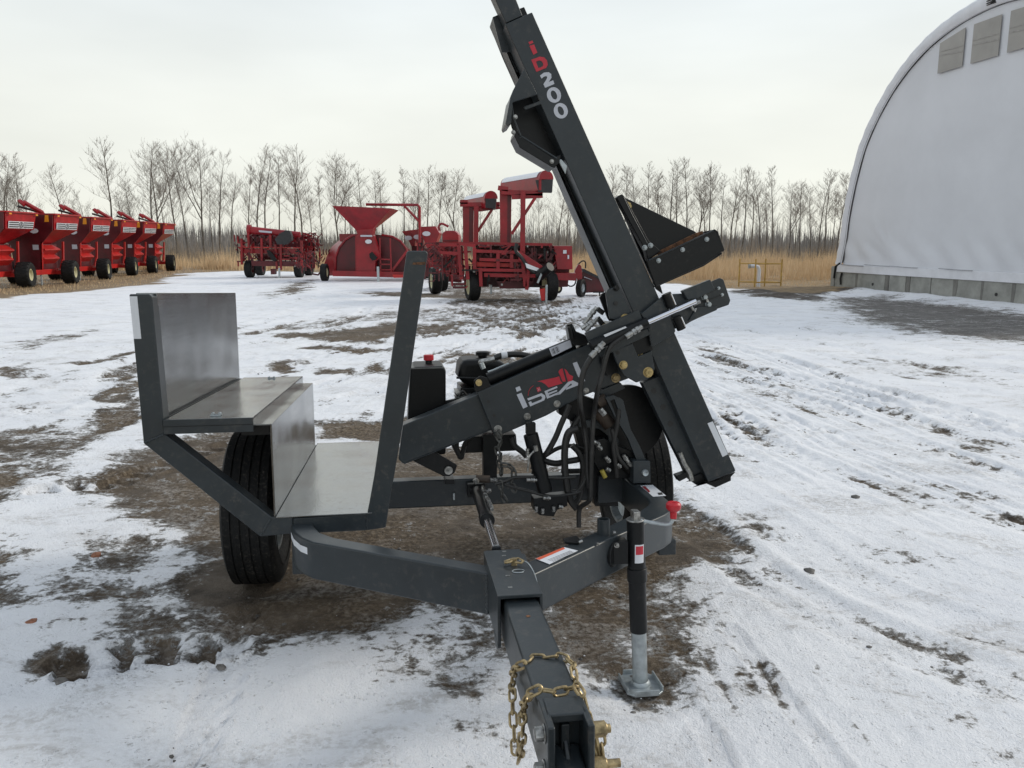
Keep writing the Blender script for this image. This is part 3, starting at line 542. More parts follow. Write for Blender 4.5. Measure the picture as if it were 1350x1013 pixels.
protos = [tree_proto(11, 9.5, 0.3, 0.42), tree_proto(12, 9.0, 0.5, 0.28, 1.2), tree_proto(13, 9.5, 0.9, 0.28, 1.35), tree_proto(14, 9.0, 0.3, 0.5, 0.85), tree_proto(15, 9.5, 0.6, 0.30, 1.4), tree_proto(16, 8.5, 0.4, 0.28, 0.9)]
def ordinal(k): return ['leftmost', 'second', 'third', 'fourth', 'fifth', 'sixth', 'seventh', 'eighth', 'ninth', 'tenth', 'eleventh', 'twelfth', 'thirteenth', 'fourteenth', 'fifteenth', 'sixteenth', 'seventeenth', 'eighteenth', 'nineteenth', 'twentieth', 'twenty-first', 'twenty-second', 'twenty-third', 'twenty-fourth'][k]
shape_words = ['slim', 'bent', 'crooked', 'tall', 'spreading', 'low-branched']
used = set(); cnt = {}
for k, (tx, ty, th) in enumerate(TREES):
    a_ = tx / ty
    z_ = ('behind the row of grain carts' if a_ < -0.42 else 'between the carts and the rotor machine' if a_ < -0.34 else 'behind the rotor machine' if a_ < -0.24 else 'behind the funnel machine' if a_ < -0.12 else 'behind the twin-tower machine' if a_ < 0.1 else 'just right of the driver mast' if a_ < 0.2 else 'in the right tree line' if a_ < 0.3 else 'beside the barn')
    cnt[z_] = cnt.get(z_, 0) + 1
    pi = [0, 3, 1, 4, 0, 5, 2, 1, 3, 0, 4][k % 11] if tx > -20 else [4, 1, 2, 0, 4, 1, 5][k % 7]
    if k in (12, 16): pi = 2
    root, a1, a2, ph = protos[pi]
    if pi in used:
        r2 = root.copy(); COL.objects.link(r2)
        for ch in (a1, a2): c_ = ch.copy(); COL.objects.link(c_); c_.parent = r2
    else: r2 = root; used.add(pi)
    s_ = th / (ph * 1.0); r2.location = (tx, ty, 0); r2.scale = (s_, s_, s_); r2.rotation_euler = (0, 0, k * 2.399)
    o_ = ordinal(cnt[z_] - 1); o_ = o_ if o_ == 'leftmost' else o_ + ' from left'
    tag(r2, '%s bare poplar, %s %s' % (shape_words[pi], o_, z_), 'tree', 'bare poplars along the far edge of the field')

# ---------------------------------------------------------------- fabric barn
barn = empty('fabric_barn', (11.148, 27.896, 0)); barn.rotation_euler = (0, 0, math.atan2(-0.9859, 0.1673))
tag(barn, 'white fabric-covered arch barn standing on a concrete block footing', 'barn')
# local x runs along the gable wall towards the viewer, local y outward is negative... (+y points into the barn)
half = [(0.42, 0.78), (0.60, 1.6), (0.68, 2.4), (0.90, 3.4), (1.30, 4.53), (1.85, 5.35), (2.50, 6.05), (3.20, 6.58), (3.95, 6.98), (4.75, 7.24), (5.6, 7.40), (6.5, 7.46)]
W2 = 13.0
arch = half + [(W2 - p, q) for p, q in half[-2::-1]]
arch = [tuple(p)[:1] + (p[2],) for p in spline([(p, 0, q) for p, q in arch], 4)]
def outw(P, d):
    o = []
    for i, p in enumerate(P):
        a_ = P[max(i - 1, 0)]; c_ = P[min(i + 1, len(P) - 1)]; tx_, tz_ = c_[0] - a_[0], c_[1] - a_[1]; l_ = math.hypot(tx_, tz_)
        dd = d if isinstance(d, (int, float)) else d[i]; o.append((p[0] - tz_ / l_ * dd, p[1] + tx_ / l_ * dd))
    return o
IN = 1      # direction into the barn along local y
# gable wall sheet: a grid so the fabric can sag in shallow folds
nxw, nzw = 130, 90; vs = []; 
topz = lambda q: float(np.interp(q, [p[0] for p in arch], [p[1] for p in arch])) if 0.42 < q < W2 - 0.42 else 0.78
for j in range(nzw + 1):
    for i in range(nxw + 1):
        fz = j / nzw; zz = 0.80 + 6.64 * fz
        lo = float(np.interp(zz, [p[1] for p in half], [p[0] for p in half])); q = lo + (W2 - 2 * lo) * i / nxw
        fold = 0.030 * math.exp(-((zz - 1.2) / 0.45) ** 2) * math.sin(q * 5.5 + zz * 5 + 1.5 * math.sin(q * 0.9)) + 0.010 * math.exp(-((zz - 1.7) / 0.6) ** 2) * math.sin(22 * math.atan2(zz - 0.9, 3.3 - q)) * math.exp(-((q - 2.3) / 0.8) ** 2)
        vs.append((q, 0.06 + fold * IN + 0.012 * math.sin(q * 1.3) * math.sin(zz * 0.7), zz))
fs = [(j * (nxw + 1) + i, j * (nxw + 1) + i + 1, (j + 1) * (nxw + 1) + i + 1, (j + 1) * (nxw + 1) + i) for j in range(nzw) for i in range(nxw)]
B().add(vs, fs).build('gable_wall', FABRIC, barn, angle=60)
b_in = outw(arch, -0.01); b_out = outw(arch, 0.38)
m = B(); n = len(arch); rr_ = random.Random(2)
rows = [(b_in, 0.02), (outw(arch, 0.10), -0.05), (outw(arch, 0.28), -0.04), (b_out, 0.05), (outw(arch, 0.39), 0.5)]
k = 0
for P, yy in rows: m.v += [(p, yy + (0.014 * math.sin(i * 2.3) if 0 < k < 4 else 0), q) for i, (p, q) in enumerate(P)]; k += 1
for rI in range(len(rows) - 1):
    for i in range(n - 1): m.f.append((rI * n + i, rI * n + i + 1, (rI + 1) * n + i + 1, (rI + 1) * n + i))
m.build('cover_edge', FABRICW, barn, angle=60)
m = B(); segs = 14
for j in range(segs + 1):
    yy = 0.5 + 30 * j / segs
    m.v += [(p, yy, q) for p, q in outw(arch, 0.39)]
for j in range(segs):
    for i in range(n - 1): m.f.append((j * n + i, j * n + i + 1, (j + 1) * n + i + 1, (j + 1) * n + i))
m.build('roof_cover', FABRICW, barn, angle=60)
B().sweep([(p, -0.035, q) for p, q in outw(arch, -0.02)], 0.008, 6).build('seam_rope', SEAM, barn)
bw = B()
bw.prism([(0.42, 0.80), (W2 - 0.42, 0.80)] + [(W2 - 0.9, 3.4), (W2 - 2.5, 6.05), (W2 - 4.75, 7.2), (6.5, 7.4), (4.75, 7.2), (2.5, 6.05), (0.9, 3.4)], 30.3, 30.4).build('rear_wall', FABRIC, barn)
for p0 in (4.50, 5.77, 7.02, 8.27, 9.52):
    w_ = 0.96; z0, z1 = 6.21, 7.19
    tl = min(z1, topz(p0) - 0.16); trr = min(z1, topz(p0 + w_) - 0.16)
    B().prism([(p0, z0), (p0 + w_, z0), (p0 + w_, trr), (p0, tl)], 0.0, 0.015).build('window_panel', PANE, barn)
    f_ = B(); f_.bar((p0 + 0.02, -0.006, 6.68), (p0 + w_ - 0.02, -0.006, 6.60), 0.006, 0.035).bar((p0 + 0.02, -0.006, 6.78), (p0 + w_ - 0.02, -0.006, 6.74), 0.006, 0.02)
    f_.build('panel_brace', mat('brace_grey', (0.33, 0.315, 0.30), 0.7) if 'brace_grey' not in bpy.data.materials else bpy.data.materials['brace_grey'], barn)  # braces in one even grey
v_ = B(); v_.box((6.22, -0.05, 7.52), (6.52, 0.02, 7.86))
for q in range(5): v_.bar((6.25, -0.07, 7.56 + q * 0.06), (6.49, -0.07, 7.57 + q * 0.06), 0.04, 0.02)
v_.build('ridge_vent', BLACKV, barn)
B().prism([(0.30, 0.57), (W2 - 0.3, 0.57), (W2 - 0.3, 0.82), (0.34, 0.82)], -0.07, 0.05).build('sill_flap', FABRICW, barn, bevel=0.01)
for a_, z_ in ((0.55, 0.83), (1.9, 0.86), (3.2, 0.85), (5.4, 0.845)):
    B().sweep(spline([(a_, -0.09, z_), (a_ + 0.6, -0.10, z_ - 0.015), (a_ + 1.3, -0.09, z_ - 0.02)], 5), 0.012, 6).build('lacing_cord', SEAM, barn)
rB = random.Random(5); s0 = 0.18; k = 0
bounds = [0.18, 1.45, 2.95, 3.15, 3.95, 4.15, 5.05, 6.05, 7.05, 8.1, 9.3, 10.5, 11.7, 12.85]
for a_, b2 in zip(bounds[:-1], bounds[1:]):
    thin = (b2 - a_) < 0.25
    B().box((a_ + 0.012, -0.02 - rB.uniform(0, 0.012), -0.25), (b2 - 0.012, 0.35, 0.572)).build('concrete_block', CONCW if thin else CONC, barn, bevel=0.008)
B().box((0.18, 0.0, -0.25), (12.85, 0.30, 0.565)).build('footing_core', CONCW, barn)
for a_ in (1.45, 3.05, 6.05, 7.05, 8.1):
    st = B(); r_ = rB.uniform(0.05, 0.12); st.prism([(a_ - r_, 0.55), (a_ + r_, 0.55), (a_ + r_ * 0.5, 0.05), (a_ - r_ * 0.8, 0.0)], -0.0345, -0.03).build('water_stain', CONCW, barn)
for a_, z_ in ((2.35, 0.25), (7.55, 0.25)): B().cyl((a_, -0.045, z_), (a_, 0.0, z_), 0.045, 10).build('tie_hole', BLACKV, barn)
for j in range(8): B().box((-0.02, 0.36 + j * 3.8, -0.25), (0.22, 0.36 + j * 3.8 + 3.77, 0.60)).build('concrete_block', CONC, barn, bevel=0.01)
B().box((-0.03, -0.06, -0.2), (0.17, 0.34, 0.75)).build('corner_block', CONC, barn, bevel=0.01)
B().sweep([(0.22, -0.09, 0.35), (0.26, -0.09, 0.75), (0.45, -0.06, 0.86)], 0.035, 8).build('tension_strap', BLACK, barn)
B().sweep([(0.62, -0.07, 0.15), (0.58, -0.075, 0.35), (0.64, -0.07, 0.55)], 0.03, 6).build('tension_strap', BLACK, barn)

# ---------------------------------------------------------------- guarded riser by the barn
mm = empty('meter_guard', (8.6, 28.0, 0)); tag(mm, 'yellow pipe guard rails standing in the dry grass beside the barn', 'guard rail')
gp = [(-0.58, 0.35), (-0.2, -0.25), (0.33, 0.35), (0.72, -0.20)]
for i, (a_, b_) in enumerate(gp): B().cyl((a_, b_, -0.1), (a_, b_, 1.0), 0.028, 8).build('post', YPOST, mm)
for z_ in (0.20, 0.84):
    for i, j in ((0, 1), (1, 3), (3, 2), (2, 0)): B().cyl((*gp[i], z_), (*gp[j], z_), 0.022, 8).build('rail', YPOST, mm)
ri = empty('riser_pipe', (8.62, 28.1, 0)); tag(ri, 'white riser pipe with an elbow inside the yellow guard rails', 'pipe')
B().sweep([(0.02, 0, -0.05), (0.02, 0, 0.62), (-0.02, 0, 0.72), (-0.12, 0, 0.75), (-0.30, 0, 0.75)], 0.062, 10).build('pipe', WHITE, ri)
B().cyl((-0.30, 0, 0.75), (-0.36, 0, 0.75), 0.085, 10).build('cap', GALV, ri)

# ---------------------------------------------------------------- wheels for the farm machines
def wheel(parent, c, r, w, ax=(1, 0, 0), rimmat=None, lug=True, name='wheel', rimr=0.52, n=28):
    c = Vector(c); a = Vector(ax).normalized()
    wl = B(); prof = [(-w * 0.42, r * rimr), (-w * 0.5, r * 0.72), (-w * 0.5, r * 0.88), (-w * 0.40, r * 0.965), (0, r * 0.985), (w * 0.40, r * 0.965), (w * 0.5, r * 0.88), (w * 0.5, r * 0.72), (w * 0.42, r * rimr)]
    wl.lathe(prof, c, a, n)
    if lug:
        b0 = a.cross(Vector((0, 0, 1))).normalized()
        for k in range(18):
            for sgn in (-1, 1):
                q = 2 * math.pi * (k + (0.5 if sgn > 0 else 0)) / 18; q2 = q + 0.16
                p1 = c + a * sgn * w * 0.04 + (b0 * math.cos(q) + Vector((0, 0, 1)) * math.sin(q)) * r * 0.985
                p2 = c + a * sgn * w * 0.48 + (b0 * math.cos(q2) + Vector((0, 0, 1)) * math.sin(q2)) * r * 0.955
                up = (b0 * math.cos(q) + Vector((0, 0, 1)) * math.sin(q)); wl.bar(p1, p2, 0.035 * r * 2, 0.06 * r, up)
    h = B(); h.lathe([(-w * 0.40, r * rimr), (-w * 0.40, r * (rimr - 0.06)), (-w * 0.22, r * (rimr - 0.12)), (-w * 0.15, r * 0.2), (-w * 0.15, 0.001)], c, a, 20)
    h.lathe([(w * 0.40, r * rimr), (w * 0.40, r * (rimr - 0.06)), (w * 0.22, r * (rimr - 0.12)), (w * 0.15, r * 0.2), (w * 0.15, 0.001)], c, a, 20)
    h.cyl(c - a * w * 0.3, c + a * w * 0.3, r * 0.1, 10)
    t_ = wl.build(name, RUBBER, parent); rim_ = h.build('rim', rimmat or CREAM, t_); return t_

# ---------------------------------------------------------------- six grain carts
cart = empty('grain_cart', (0, 0, 0))
B().add([(-2.1, -0.9, 2.58), (0.10, -0.9, 2.58), (0.10, 1.02, 2.58), (-2.1, 1.02, 2.58), (-2.02, -0.86, 2.02), (0.03, -0.86, 2.02), (0.03, 0.9, 2.02), (-2.02, 0.9, 2.02),
         (-1.4, -0.8, 1.5), (-0.7, -0.8, 1.5), (-0.7, 0.25, 1.5), (-1.4, 0.25, 1.5), (-1.0, 0.3, 2.3), (-2.0, -0.85, 2.56), (0.0, -0.85, 2.56), (0.0, 0.95, 2.56), (-2.0, 0.95, 2.56)],
        [(0, 1, 5, 4), (1, 2, 6, 5), (2, 3, 7, 6), (3, 0, 4, 7), (4, 5, 9, 8), (5, 6, 10, 9), (6, 7, 11, 10), (7, 4, 8, 11), (8, 9, 10, 11), (13, 14, 12), (14, 15, 12), (15, 16, 12), (16, 13, 12), (0, 1, 14, 13), (1, 2, 15, 14), (2, 3, 16, 15), (3, 0, 13, 16)]).build('hopper', RED_HOPPER_LIT, cart)
rm = B()
for a_, b_ in (((-2.12, -0.93, 2.58), (0.13, -0.93, 2.58)), ((0.13, -0.93, 2.58), (0.13, 1.05, 2.58)), ((0.13, 1.05, 2.58), (-2.12, 1.05, 2.58)), ((-2.12, 1.05, 2.58), (-2.12, -0.93, 2.58))): rm.bar(a_, b_, 0.07, 0.05)
rm.build('rim_rail', RED_HOPPER_LIT, cart)
B().prism([(0.08, 2.56), (-2.08, 2.56), (-2.05, 1.95), (-1.5, 1.45), (-1.45, 0.5), (-0.48, 0.5), (-0.42, 1.5), (0.02, 2.0)], -0.98, -0.93).build('end_plate', RED_SHADED, cart)
B().box((-1.4, -0.9, 0.55), (-0.62, 0.5, 1.5)).build('lower_body', RED_SHADED, cart)
for z_, d_ in ((1.30, 0.26), (0.98, 0.2)):
    B().prism([(-0.62, z_ - 0.2), (-0.62 + d_, z_ - 0.02), (-0.62 + d_, z_ + 0.02), (-0.62, z_ + 0.17)], -0.85, 0.25).build('side_shelf', RED_LIT, cart)
fr = B(); fr.box((-0.62, -1.45, 0.40), (-0.45, 0.75, 0.58)).box((-1.6, -1.45, 0.40), (-1.45, 0.75, 0.58)).box((-2.0, 0.0, 0.38), (0.0, 0.16, 0.52)).box((-1.05, -2.3, 0.42), (-0.92, -1.4, 0.54))
fr.bar((-0.5, 0.6, 0.5), (-0.42, 0.62, 1.6), 0.06, 0.08).bar((-0.5, 0.35, 0.5), (-0.48, 0.62, 1.0), 0.05, 0.05).bar((-0.5, -0.95, 0.5), (-0.4, -0.95, 1.6), 0.06, 0.06)
fr.build('chassis', RED_LIT, cart)
au = B(); au.sweep([(-0.62, -0.2, 2.5), (-0.55, -0.45, 2.66), (-0.98, -0.85, 3.02)], 0.08, 10); au.sweep([(-0.98, -0.85, 3.02), (-1.04, -0.9, 2.95)], [0.13, 0.15], 10)
au.build('unloading_auger', RED, cart)
B().sweep([(-0.8, 0.3, 2.6), (-0.98, -0.4, 2.76), (-1.2, -0.8, 2.86)], 0.045, 6).build('hose_boom', BLACK, cart)
d_ = B().add([(0.09, -0.76, 2.27), (0.088, 0.82, 2.27), (0.043, 0.80, 2.04), (0.045, -0.74, 2.04)], [(0, 1, 2, 3)])
dm = d_.build('decal', WHITE, cart); dm.location = (0.012, 0, 0)
st = B()
def side_pt(y_, z_): return (0.03 + 0.07 * (z_ - 2.02) / 0.56 + 0.050, y_, z_)
for y0, y1 in ((-0.72, -0.14), (0.16, 0.78)):
    for z_ in (2.075, 2.145, 2.215): st.add([side_pt(y0, z_), side_pt(y1, z_), side_pt(y1, z_ + 0.03), side_pt(y0, z_ + 0.03)], [(0, 1, 2, 3)])
rg = [(0.01 + 0.13 * math.cos(q), 2.155 + 0.10 * math.sin(q)) for q in np.linspace(0, 2 * math.pi, 17)[:-1]]; ri_ = [(0.01 + 0.10 * math.cos(q), 2.155 + 0.075 * math.sin(q)) for q in np.linspace(0, 2 * math.pi, 17)[:-1]]
st.add([side_pt(*p) for p in rg] + [side_pt(*p) for p in ri_], [(i, (i + 1) % 16, (i + 1) % 16 + 16, i + 16) for i in range(16)])
st.add([side_pt(*p) for p in ((-0.05, 2.10), (-0.02, 2.10), (0.02, 2.20), (0.0, 2.22))], [(0, 1, 2, 3)]); st.add([side_pt(*p) for p in ((0.07, 2.10), (0.04, 2.10), (0.0, 2.20), (0.02, 2.22))], [(0, 1, 2, 3)])
st.build('decal_stripes', BLACKV, cart)
B().add([(-0.22, -0.99, 2.30), (-0.06, -0.99, 2.30), (-0.06, -0.99, 2.54), (-0.18, -0.99, 2.54)], [(0, 1, 2, 3)]).build('reflector', AMBER, cart)
B().box((0.165, -0.8, 2.49), (0.18, -0.66, 2.54)).build('marker_lamp', AMBER, cart); B().box((0.165, 0.85, 2.49), (0.18, 0.98, 2.54)).build('marker_lamp', AMBER, cart)
B().prism([(-0.62 + 0.15 * math.cos(q), 1.98 + 0.09 * math.sin(q)) for q in np.linspace(0, 2 * math.pi, 15)[:-1]], -1.0, -0.98).build('oval_badge', WHITE, cart)
B().box((-0.72, -1.0, 1.30), (-0.52, -0.98, 1.48)).build('data_plate', SILVERV, cart)
B().cyl((-0.55, -0.95, 0.0), (-0.55, -0.95, 0.5), 0.035, 8).build('jack_leg', GALV, cart)
wheel(cart, (0, 0.12, 0.45), 0.45, 0.44, ax=(0.985, 0.17, 0), rimr=0.47); wheel(cart, (-2.0, 0.12, 0.45), 0.45, 0.44, ax=(0.985, 0.17, 0), rimr=0.47)
ALL.extend([o for o in COL.objects])
CP = [(-16.96, 27.9), (-16.81, 30.5), (-17.4, 34.2), (-18.1, 38.2), (-18.5, 41.3), (-18.95, 44.6)]
CL = ['nearest of the six red grain carts, cut by the left edge of the picture', 'second nearest red grain cart in the row on the brown stubble', 'third red grain cart counted from the near end of the row', 'fourth red grain cart counted from the near end of the row', 'second farthest red grain cart in the row on the left', 'farthest red grain cart in the row, beside the dry grass']
for i, (a_, b_) in enumerate(CP):
    c_ = cart if i == 0 else copy_tree(cart)
    c_.location = (a_, b_, 0); c_.rotation_euler = (0, 0, R([3, 3, 4, 5, 5, 6][i])); tag(c_, CL[i], 'grain cart', 'red grain carts parked in a row')

# ---------------------------------------------------------------- helpers for traced machines: y is depth into the place
def P3(poly, y0, y1, nm, m, par, bev=0.0): return B().prism(poly, y0, y1).build(nm, m, par, bevel=bev)
def bars(par, nm, m, segs, w=0.06, h=0.06):
    q = B()
    for a_, b_ in segs: q.bar(a_, b_, w, h)
    return q.build(nm, m, par)
def at(pts, y_): return [(p[0], y_, p[1]) for p in pts]

# ---------------------------------------------------------------- funnel machine (bag filler)
bg_ = empty('grain_bagger', (0, 0, 0)); tag(bg_, 'wide red bagging machine with a funnel hopper and a half-round back', 'bagging machine')
back = [(-7.36,0.22),(-7.32,0.65),(-7.28,0.99),(-7.12,1.37),(-6.84,1.68),(-6.57,1.82),(-6.16,1.9),(-5.34,1.87),(-4.9,1.8),(-4.57,1.61),(-4.33,1.32),(-4.24,1.04),(-4.21,0.36),(-4.21,0.22)]
P3(back, 33.2, 33.3, 'end_wall', RED_SHADED, bg_)
far = [(-8.15,0.15),(-8.13,0.61),(-7.98,1.01),(-7.74,1.41),(-7.43,1.66),(-6.96,1.84),(-6.45,1.91),(-5.09,1.81),(-4.69,1.56),(-4.34,1.21),(-4.31,0.31),(-4.31,0.15)]
m = B(); n = len(far); a0 = at([(-7.38,0.21),(-7.34,0.65),(-7.3,0.99),(-7.14,1.37),(-6.86,1.68),(-6.59,1.83),(-6.18,1.9),(-4.92,1.8),(-4.58,1.61),(-4.35,1.32),(-4.26,1.04),(-4.22,0.21)], 33.3); a1 = at([(-8.15,0.15),(-8.13,0.61),(-7.98,1.01),(-7.74,1.41),(-7.43,1.66),(-6.96,1.84),(-6.45,1.91),(-5.09,1.81),(-4.69,1.56),(-4.34,1.21),(-4.31,0.31),(-4.31,0.15)], 34.8)
m.add(a0 + a1, [(i, i + 1, i + 13, i + 12) for i in range(11)]); m.build('tunnel_shell', RED, bg_)
B().sweep(at([(-7.29,0.41),(-7.25,0.99),(-7.09,1.37),(-6.82,1.68),(-6.54,1.84),(-6.15,1.9)], 33.15), 0.045, 8).build('tunnel_edge', RED, bg_)
B().sweep(at([(-5.33,1.87),(-4.89,1.8),(-4.56,1.61),(-4.35,1.32),(-4.26,1.04)], 33.15), 0.045, 8).build('tunnel_edge', RED, bg_)
for (x0, x1, d0) in ((0, 0, 0),):
    tp = [(-7.04,2.98),(-4.71,2.88)]; bt = [(-6.27,2.05),(-5.58,2.12)]
    (xa, za), (xb, zb) = tp; (xc, zc), (xd, zd) = bt; nk = [(-6.21,1.87),(-5.61,1.87)]
    vs = [(xa, 31.9, za), (xb, 31.9, zb), (xb, 33.9, zb), (xa, 33.9, za), (xc, 32.6, zc), (xd, 32.6, zd), (xd, 33.2, zd), (xc, 33.2, zc), (nk[0][0], 32.6, nk[0][1]), (nk[1][0], 32.6, nk[1][1]), (nk[1][0], 33.2, nk[1][1]), (nk[0][0], 33.2, nk[0][1])]
    B().add(vs, [(0, 1, 5, 4), (1, 2, 6, 5), (2, 3, 7, 6), (3, 0, 4, 7), (4, 5, 9, 8), (5, 6, 10, 9), (6, 7, 11, 10), (7, 4, 8, 11)]).build('funnel_hopper', RED, bg_)
P3([(-6.19,1.87),(-5.58,1.87),(-5.36,1.14),(-5.37,0.91),(-5.54,0.81),(-5.55,0.39),(-6.32,0.32),(-6.26,1.87)], 32.6, 33.1, 'auger_housing', RED, bg_)
P3([(-6.08,1.86),(-5.62,1.86),(-5.62,1.79),(-6.08,1.79)], 32.50, 32.58, 'name_strip', SILVERV, bg_)
P3([(q[0], q[1]) for q in [([(-5.77,1.6)][0][0] + 0.13 * math.cos(k), [(-5.77,1.6)][0][1] + 0.085 * math.sin(k)) for k in np.linspace(0, 6.283, 15)[:-1]]], 32.50, 32.58, 'oval_badge', WHITE, bg_)
P3([(-5.7,1.12),(-5.59,1.2),(-5.39,0.98),(-5.46,0.88),(-5.58,0.85),(-5.69,0.98)], 32.2, 32.35, 'gearbox_guard', BLACK, bg_)
sg = []
for a_, b_ in ((380, 383), (436, 436)): sg.append((at([(-6.36,1.87)][0:1], 33.0)[0], at([(-6.4,0.3)][0:1], 33.0)[0]))
for s_ in [((-6.37,33.05,1.85),(-6.41,33.05,0.30)),((-6.15,33.05,1.28),(-6.16,33.05,0.32))]: bars(bg_, 'upright', RED, [s_])
lad = at([(-5.34,1.75),(-5.34,0.38),(-4.92,1.73),(-4.91,0.33),(-5.33,0.9),(-4.92,0.88),(-5.34,0.69),(-4.93,0.69),(-5.34,0.47),(-4.94,0.47)], 32.7)
bars(bg_, 'ladder', RED, [(lad[0], lad[1]), (lad[2], lad[3]), (lad[4], lad[5]), (lad[6], lad[7]), (lad[8], lad[9])], 0.05, 0.05)
bars(bg_, 'base_beam', RED, [(at([(-7.25,0.33)], 32.6)[0], at([(-4.04,0.27)], 32.6)[0])], 0.2, 0.22)
P3([(-4.82,0.29),(-4.35,0.29),(-4.35,0.17),(-4.76,0.16)], 32.3, 32.5, 'hitch_step', RED_LIT, bg_)
bars(bg_, 'brace', RED, [(at([(-4.26,1.23)], 32.8)[0], at([(-4.93,0.38)], 32.8)[0])], 0.07, 0.09)
bm1 = at([(-5.91,3.08),(-3.81,3.06),(-3.74,2.97),(-3.77,1.42),(-4.36,3.02),(-3.78,2.42)], 33.0)
B().sweep([bm1[0], bm1[1], bm1[2], bm1[3]], 0.055, 8).sweep([bm1[4], bm1[5]], 0.05, 8).build('bag_boom', RED, bg_)
P3([(-7.16,1.92),(-6.45,1.92),(-6.87,1.68),(-7.15,1.61)], 33.6, 34.0, 'fan_housing', RED, bg_)
wheel(bg_, (*at([(-7.67,0.37)], 32.9)[0][:2], 0.36), 0.36, 0.26, lug=False); wheel(bg_, (*at([(-4.22,0.37)], 32.9)[0][:2], 0.36), 0.36, 0.26, lug=False)
bars(bg_, 'jack_leg', GALV, [(([(-5.33,0.41)][0][0], 32.0, 0.02), ([(-5.33,0.41)][0][0], 32.0, 0.62))], 0.09, 0.09)
for k in range(3): B().sweep([([(-8.07,1.1)][0][0] + 0.12 * k, 34.6, 1.05), ([(-8.07,1.1)][0][0] + 0.12 * k, 34.5, 1.2), ([(-8.07,1.1)][0][0] + 0.14 * k + 0.03, 34.4, 1.28)], 0.025, 5).build('spring_tine', RED_SHADED, bg_)
B().sweep(at([(-8.21,0.29),(-7.99,0.25),(-7.84,0.41)], 33.1), 0.04, 6).build('drawbar', RED_SHADED, bg_)

# ---------------------------------------------------------------- rotor machine at left of it
ro = empty('grain_extractor', (0, 0, 0)); tag(ro, 'low red extractor full of rollers and bars with a black hanging chute', 'grain extractor')
Yr = 36.0
c0 = at([(-11.64,2.11),(-9.41,1.91)], Yr)
B().cyl(c0[0], c0[1], 0.17, 14, 0.12).build('top_auger', RED, ro)
B().cyl((c0[0][0] - 0.08, Yr, c0[0][2]), (c0[0][0] + 0.06, Yr, c0[0][2]), 0.24, 16).build('auger_end', RED, ro)
P3([(-11.17,2.1),(-10.6,2.05),(-10.61,1.97),(-11.17,2.02)], 35.78, 35.81, 'name_strip', SILVERV, ro)
P3([(-10.35,1.71),(-10.13,1.94),(-9.86,2.09),(-9.68,2.06),(-9.62,1.84),(-9.62,1.66),(-9.85,1.48),(-10.25,1.48)], 35.3, 35.6, 'rubber_chute', BELT, ro)
P3([(-12.02,1.3),(-9.4,1.29),(-9.41,1.06),(-12.03,1.09)], 35.9, 36.2, 'cross_beam', RED, ro, 0.01)
P3([(-12,1.38),(-9.4,1.35),(-9.4,1.31),(-12,1.33)], 35.8, 36.4, 'top_tray', RED_LIT, ro)
P3([(-11.6,0.76),(-9.43,0.72),(-9.44,0.51),(-11.58,0.54)], 35.8, 37.5, 'lower_frame', RED_SHADED, ro)
P3([(-11.68,1.06),(-9.41,1.02),(-9.43,0.76),(-11.6,0.79)], 36.9, 37.0, 'rear_panel', RED_SHADED, ro)
P3([(-11.99,1.95),(-9.57,1.92),(-9.59,1.35),(-12.02,1.38)], 37.2, 37.3, 'rear_panel', RED_SHADED, ro)

for s_ in [((-11.95,35.8,1.74),(-12.01,35.8,0.60)),((-11.07,35.8,1.76),(-11.11,35.8,0.78)),((-10.23,35.8,1.48),(-10.28,35.8,0.37)),((-10.47,35.8,1.48),(-10.46,35.8,0.40)),((-9.32,35.8,1.65),(-9.35,35.8,0.55)),((-11.65,35.8,2.00),(-11.65,35.8,1.35)),((-10.68,35.8,1.91),(-10.69,35.8,1.32))]: bars(ro, 'upright', RED, [s_], 0.09, 0.09)
bars(ro, 'lattice', RED_SHADED, [((-11.73,36.3,1.88),(-11.42,36.3,1.48)),((-11.40,36.3,1.88),(-11.76,36.3,1.48)),((-11.40,36.3,1.88),(-11.08,36.3,1.48)),((-11.06,36.3,1.88),(-11.42,36.3,1.48)),((-11.06,36.3,1.88),(-10.68,36.3,1.48)),((-11.73,36.3,1.88),(-10.66,36.3,1.88)),((-11.75,36.3,1.58),(-10.61,36.3,1.58)),((-11.78,36.3,1.02),(-11.61,36.3,0.58)),((-11.58,36.3,1.02),(-11.39,36.3,0.78)),((-11.35,36.3,1.02),(-11.12,36.3,0.78)),((-11.11,36.3,1.02),(-11.36,36.3,0.78)),((-10.13,36.3,0.98),(-9.91,36.3,0.75)),((-9.83,36.3,0.98),(-9.61,36.3,0.75)),((-11.64,36.3,0.62),(-9.51,36.3,0.62)),((-9.72,36.3,1.98),(-9.53,36.3,1.65)),((-9.52,36.3,1.91),(-9.67,36.3,1.52))], 0.06, 0.06)
bars(ro, 'side_rack', RED, [((-9.78,37.5,1.65),(-9.22,37.5,1.58)),((-9.69,37.5,1.99),(-9.25,37.5,1.86)),((-9.22,37.5,1.58),(-9.20,37.5,0.90)),((-9.54,37.5,1.58),(-9.53,37.5,0.59)),((-9.36,37.5,1.58),(-9.37,37.5,0.59)),((-9.19,37.5,1.58),(-9.22,37.5,0.41)),((-9.75,37.5,1.41),(-9.20,37.5,1.34)),((-9.77,37.5,1.14),(-9.20,37.5,1.07)),((-9.78,37.5,0.86),(-9.22,37.5,0.83)),((-9.76,37.5,0.59),(-9.27,37.5,0.48)),((-9.60,37.5,1.82),(-9.35,37.5,1.82)),((-9.77,37.5,1.86),(-9.19,37.5,1.62))], 0.10, 0.09)
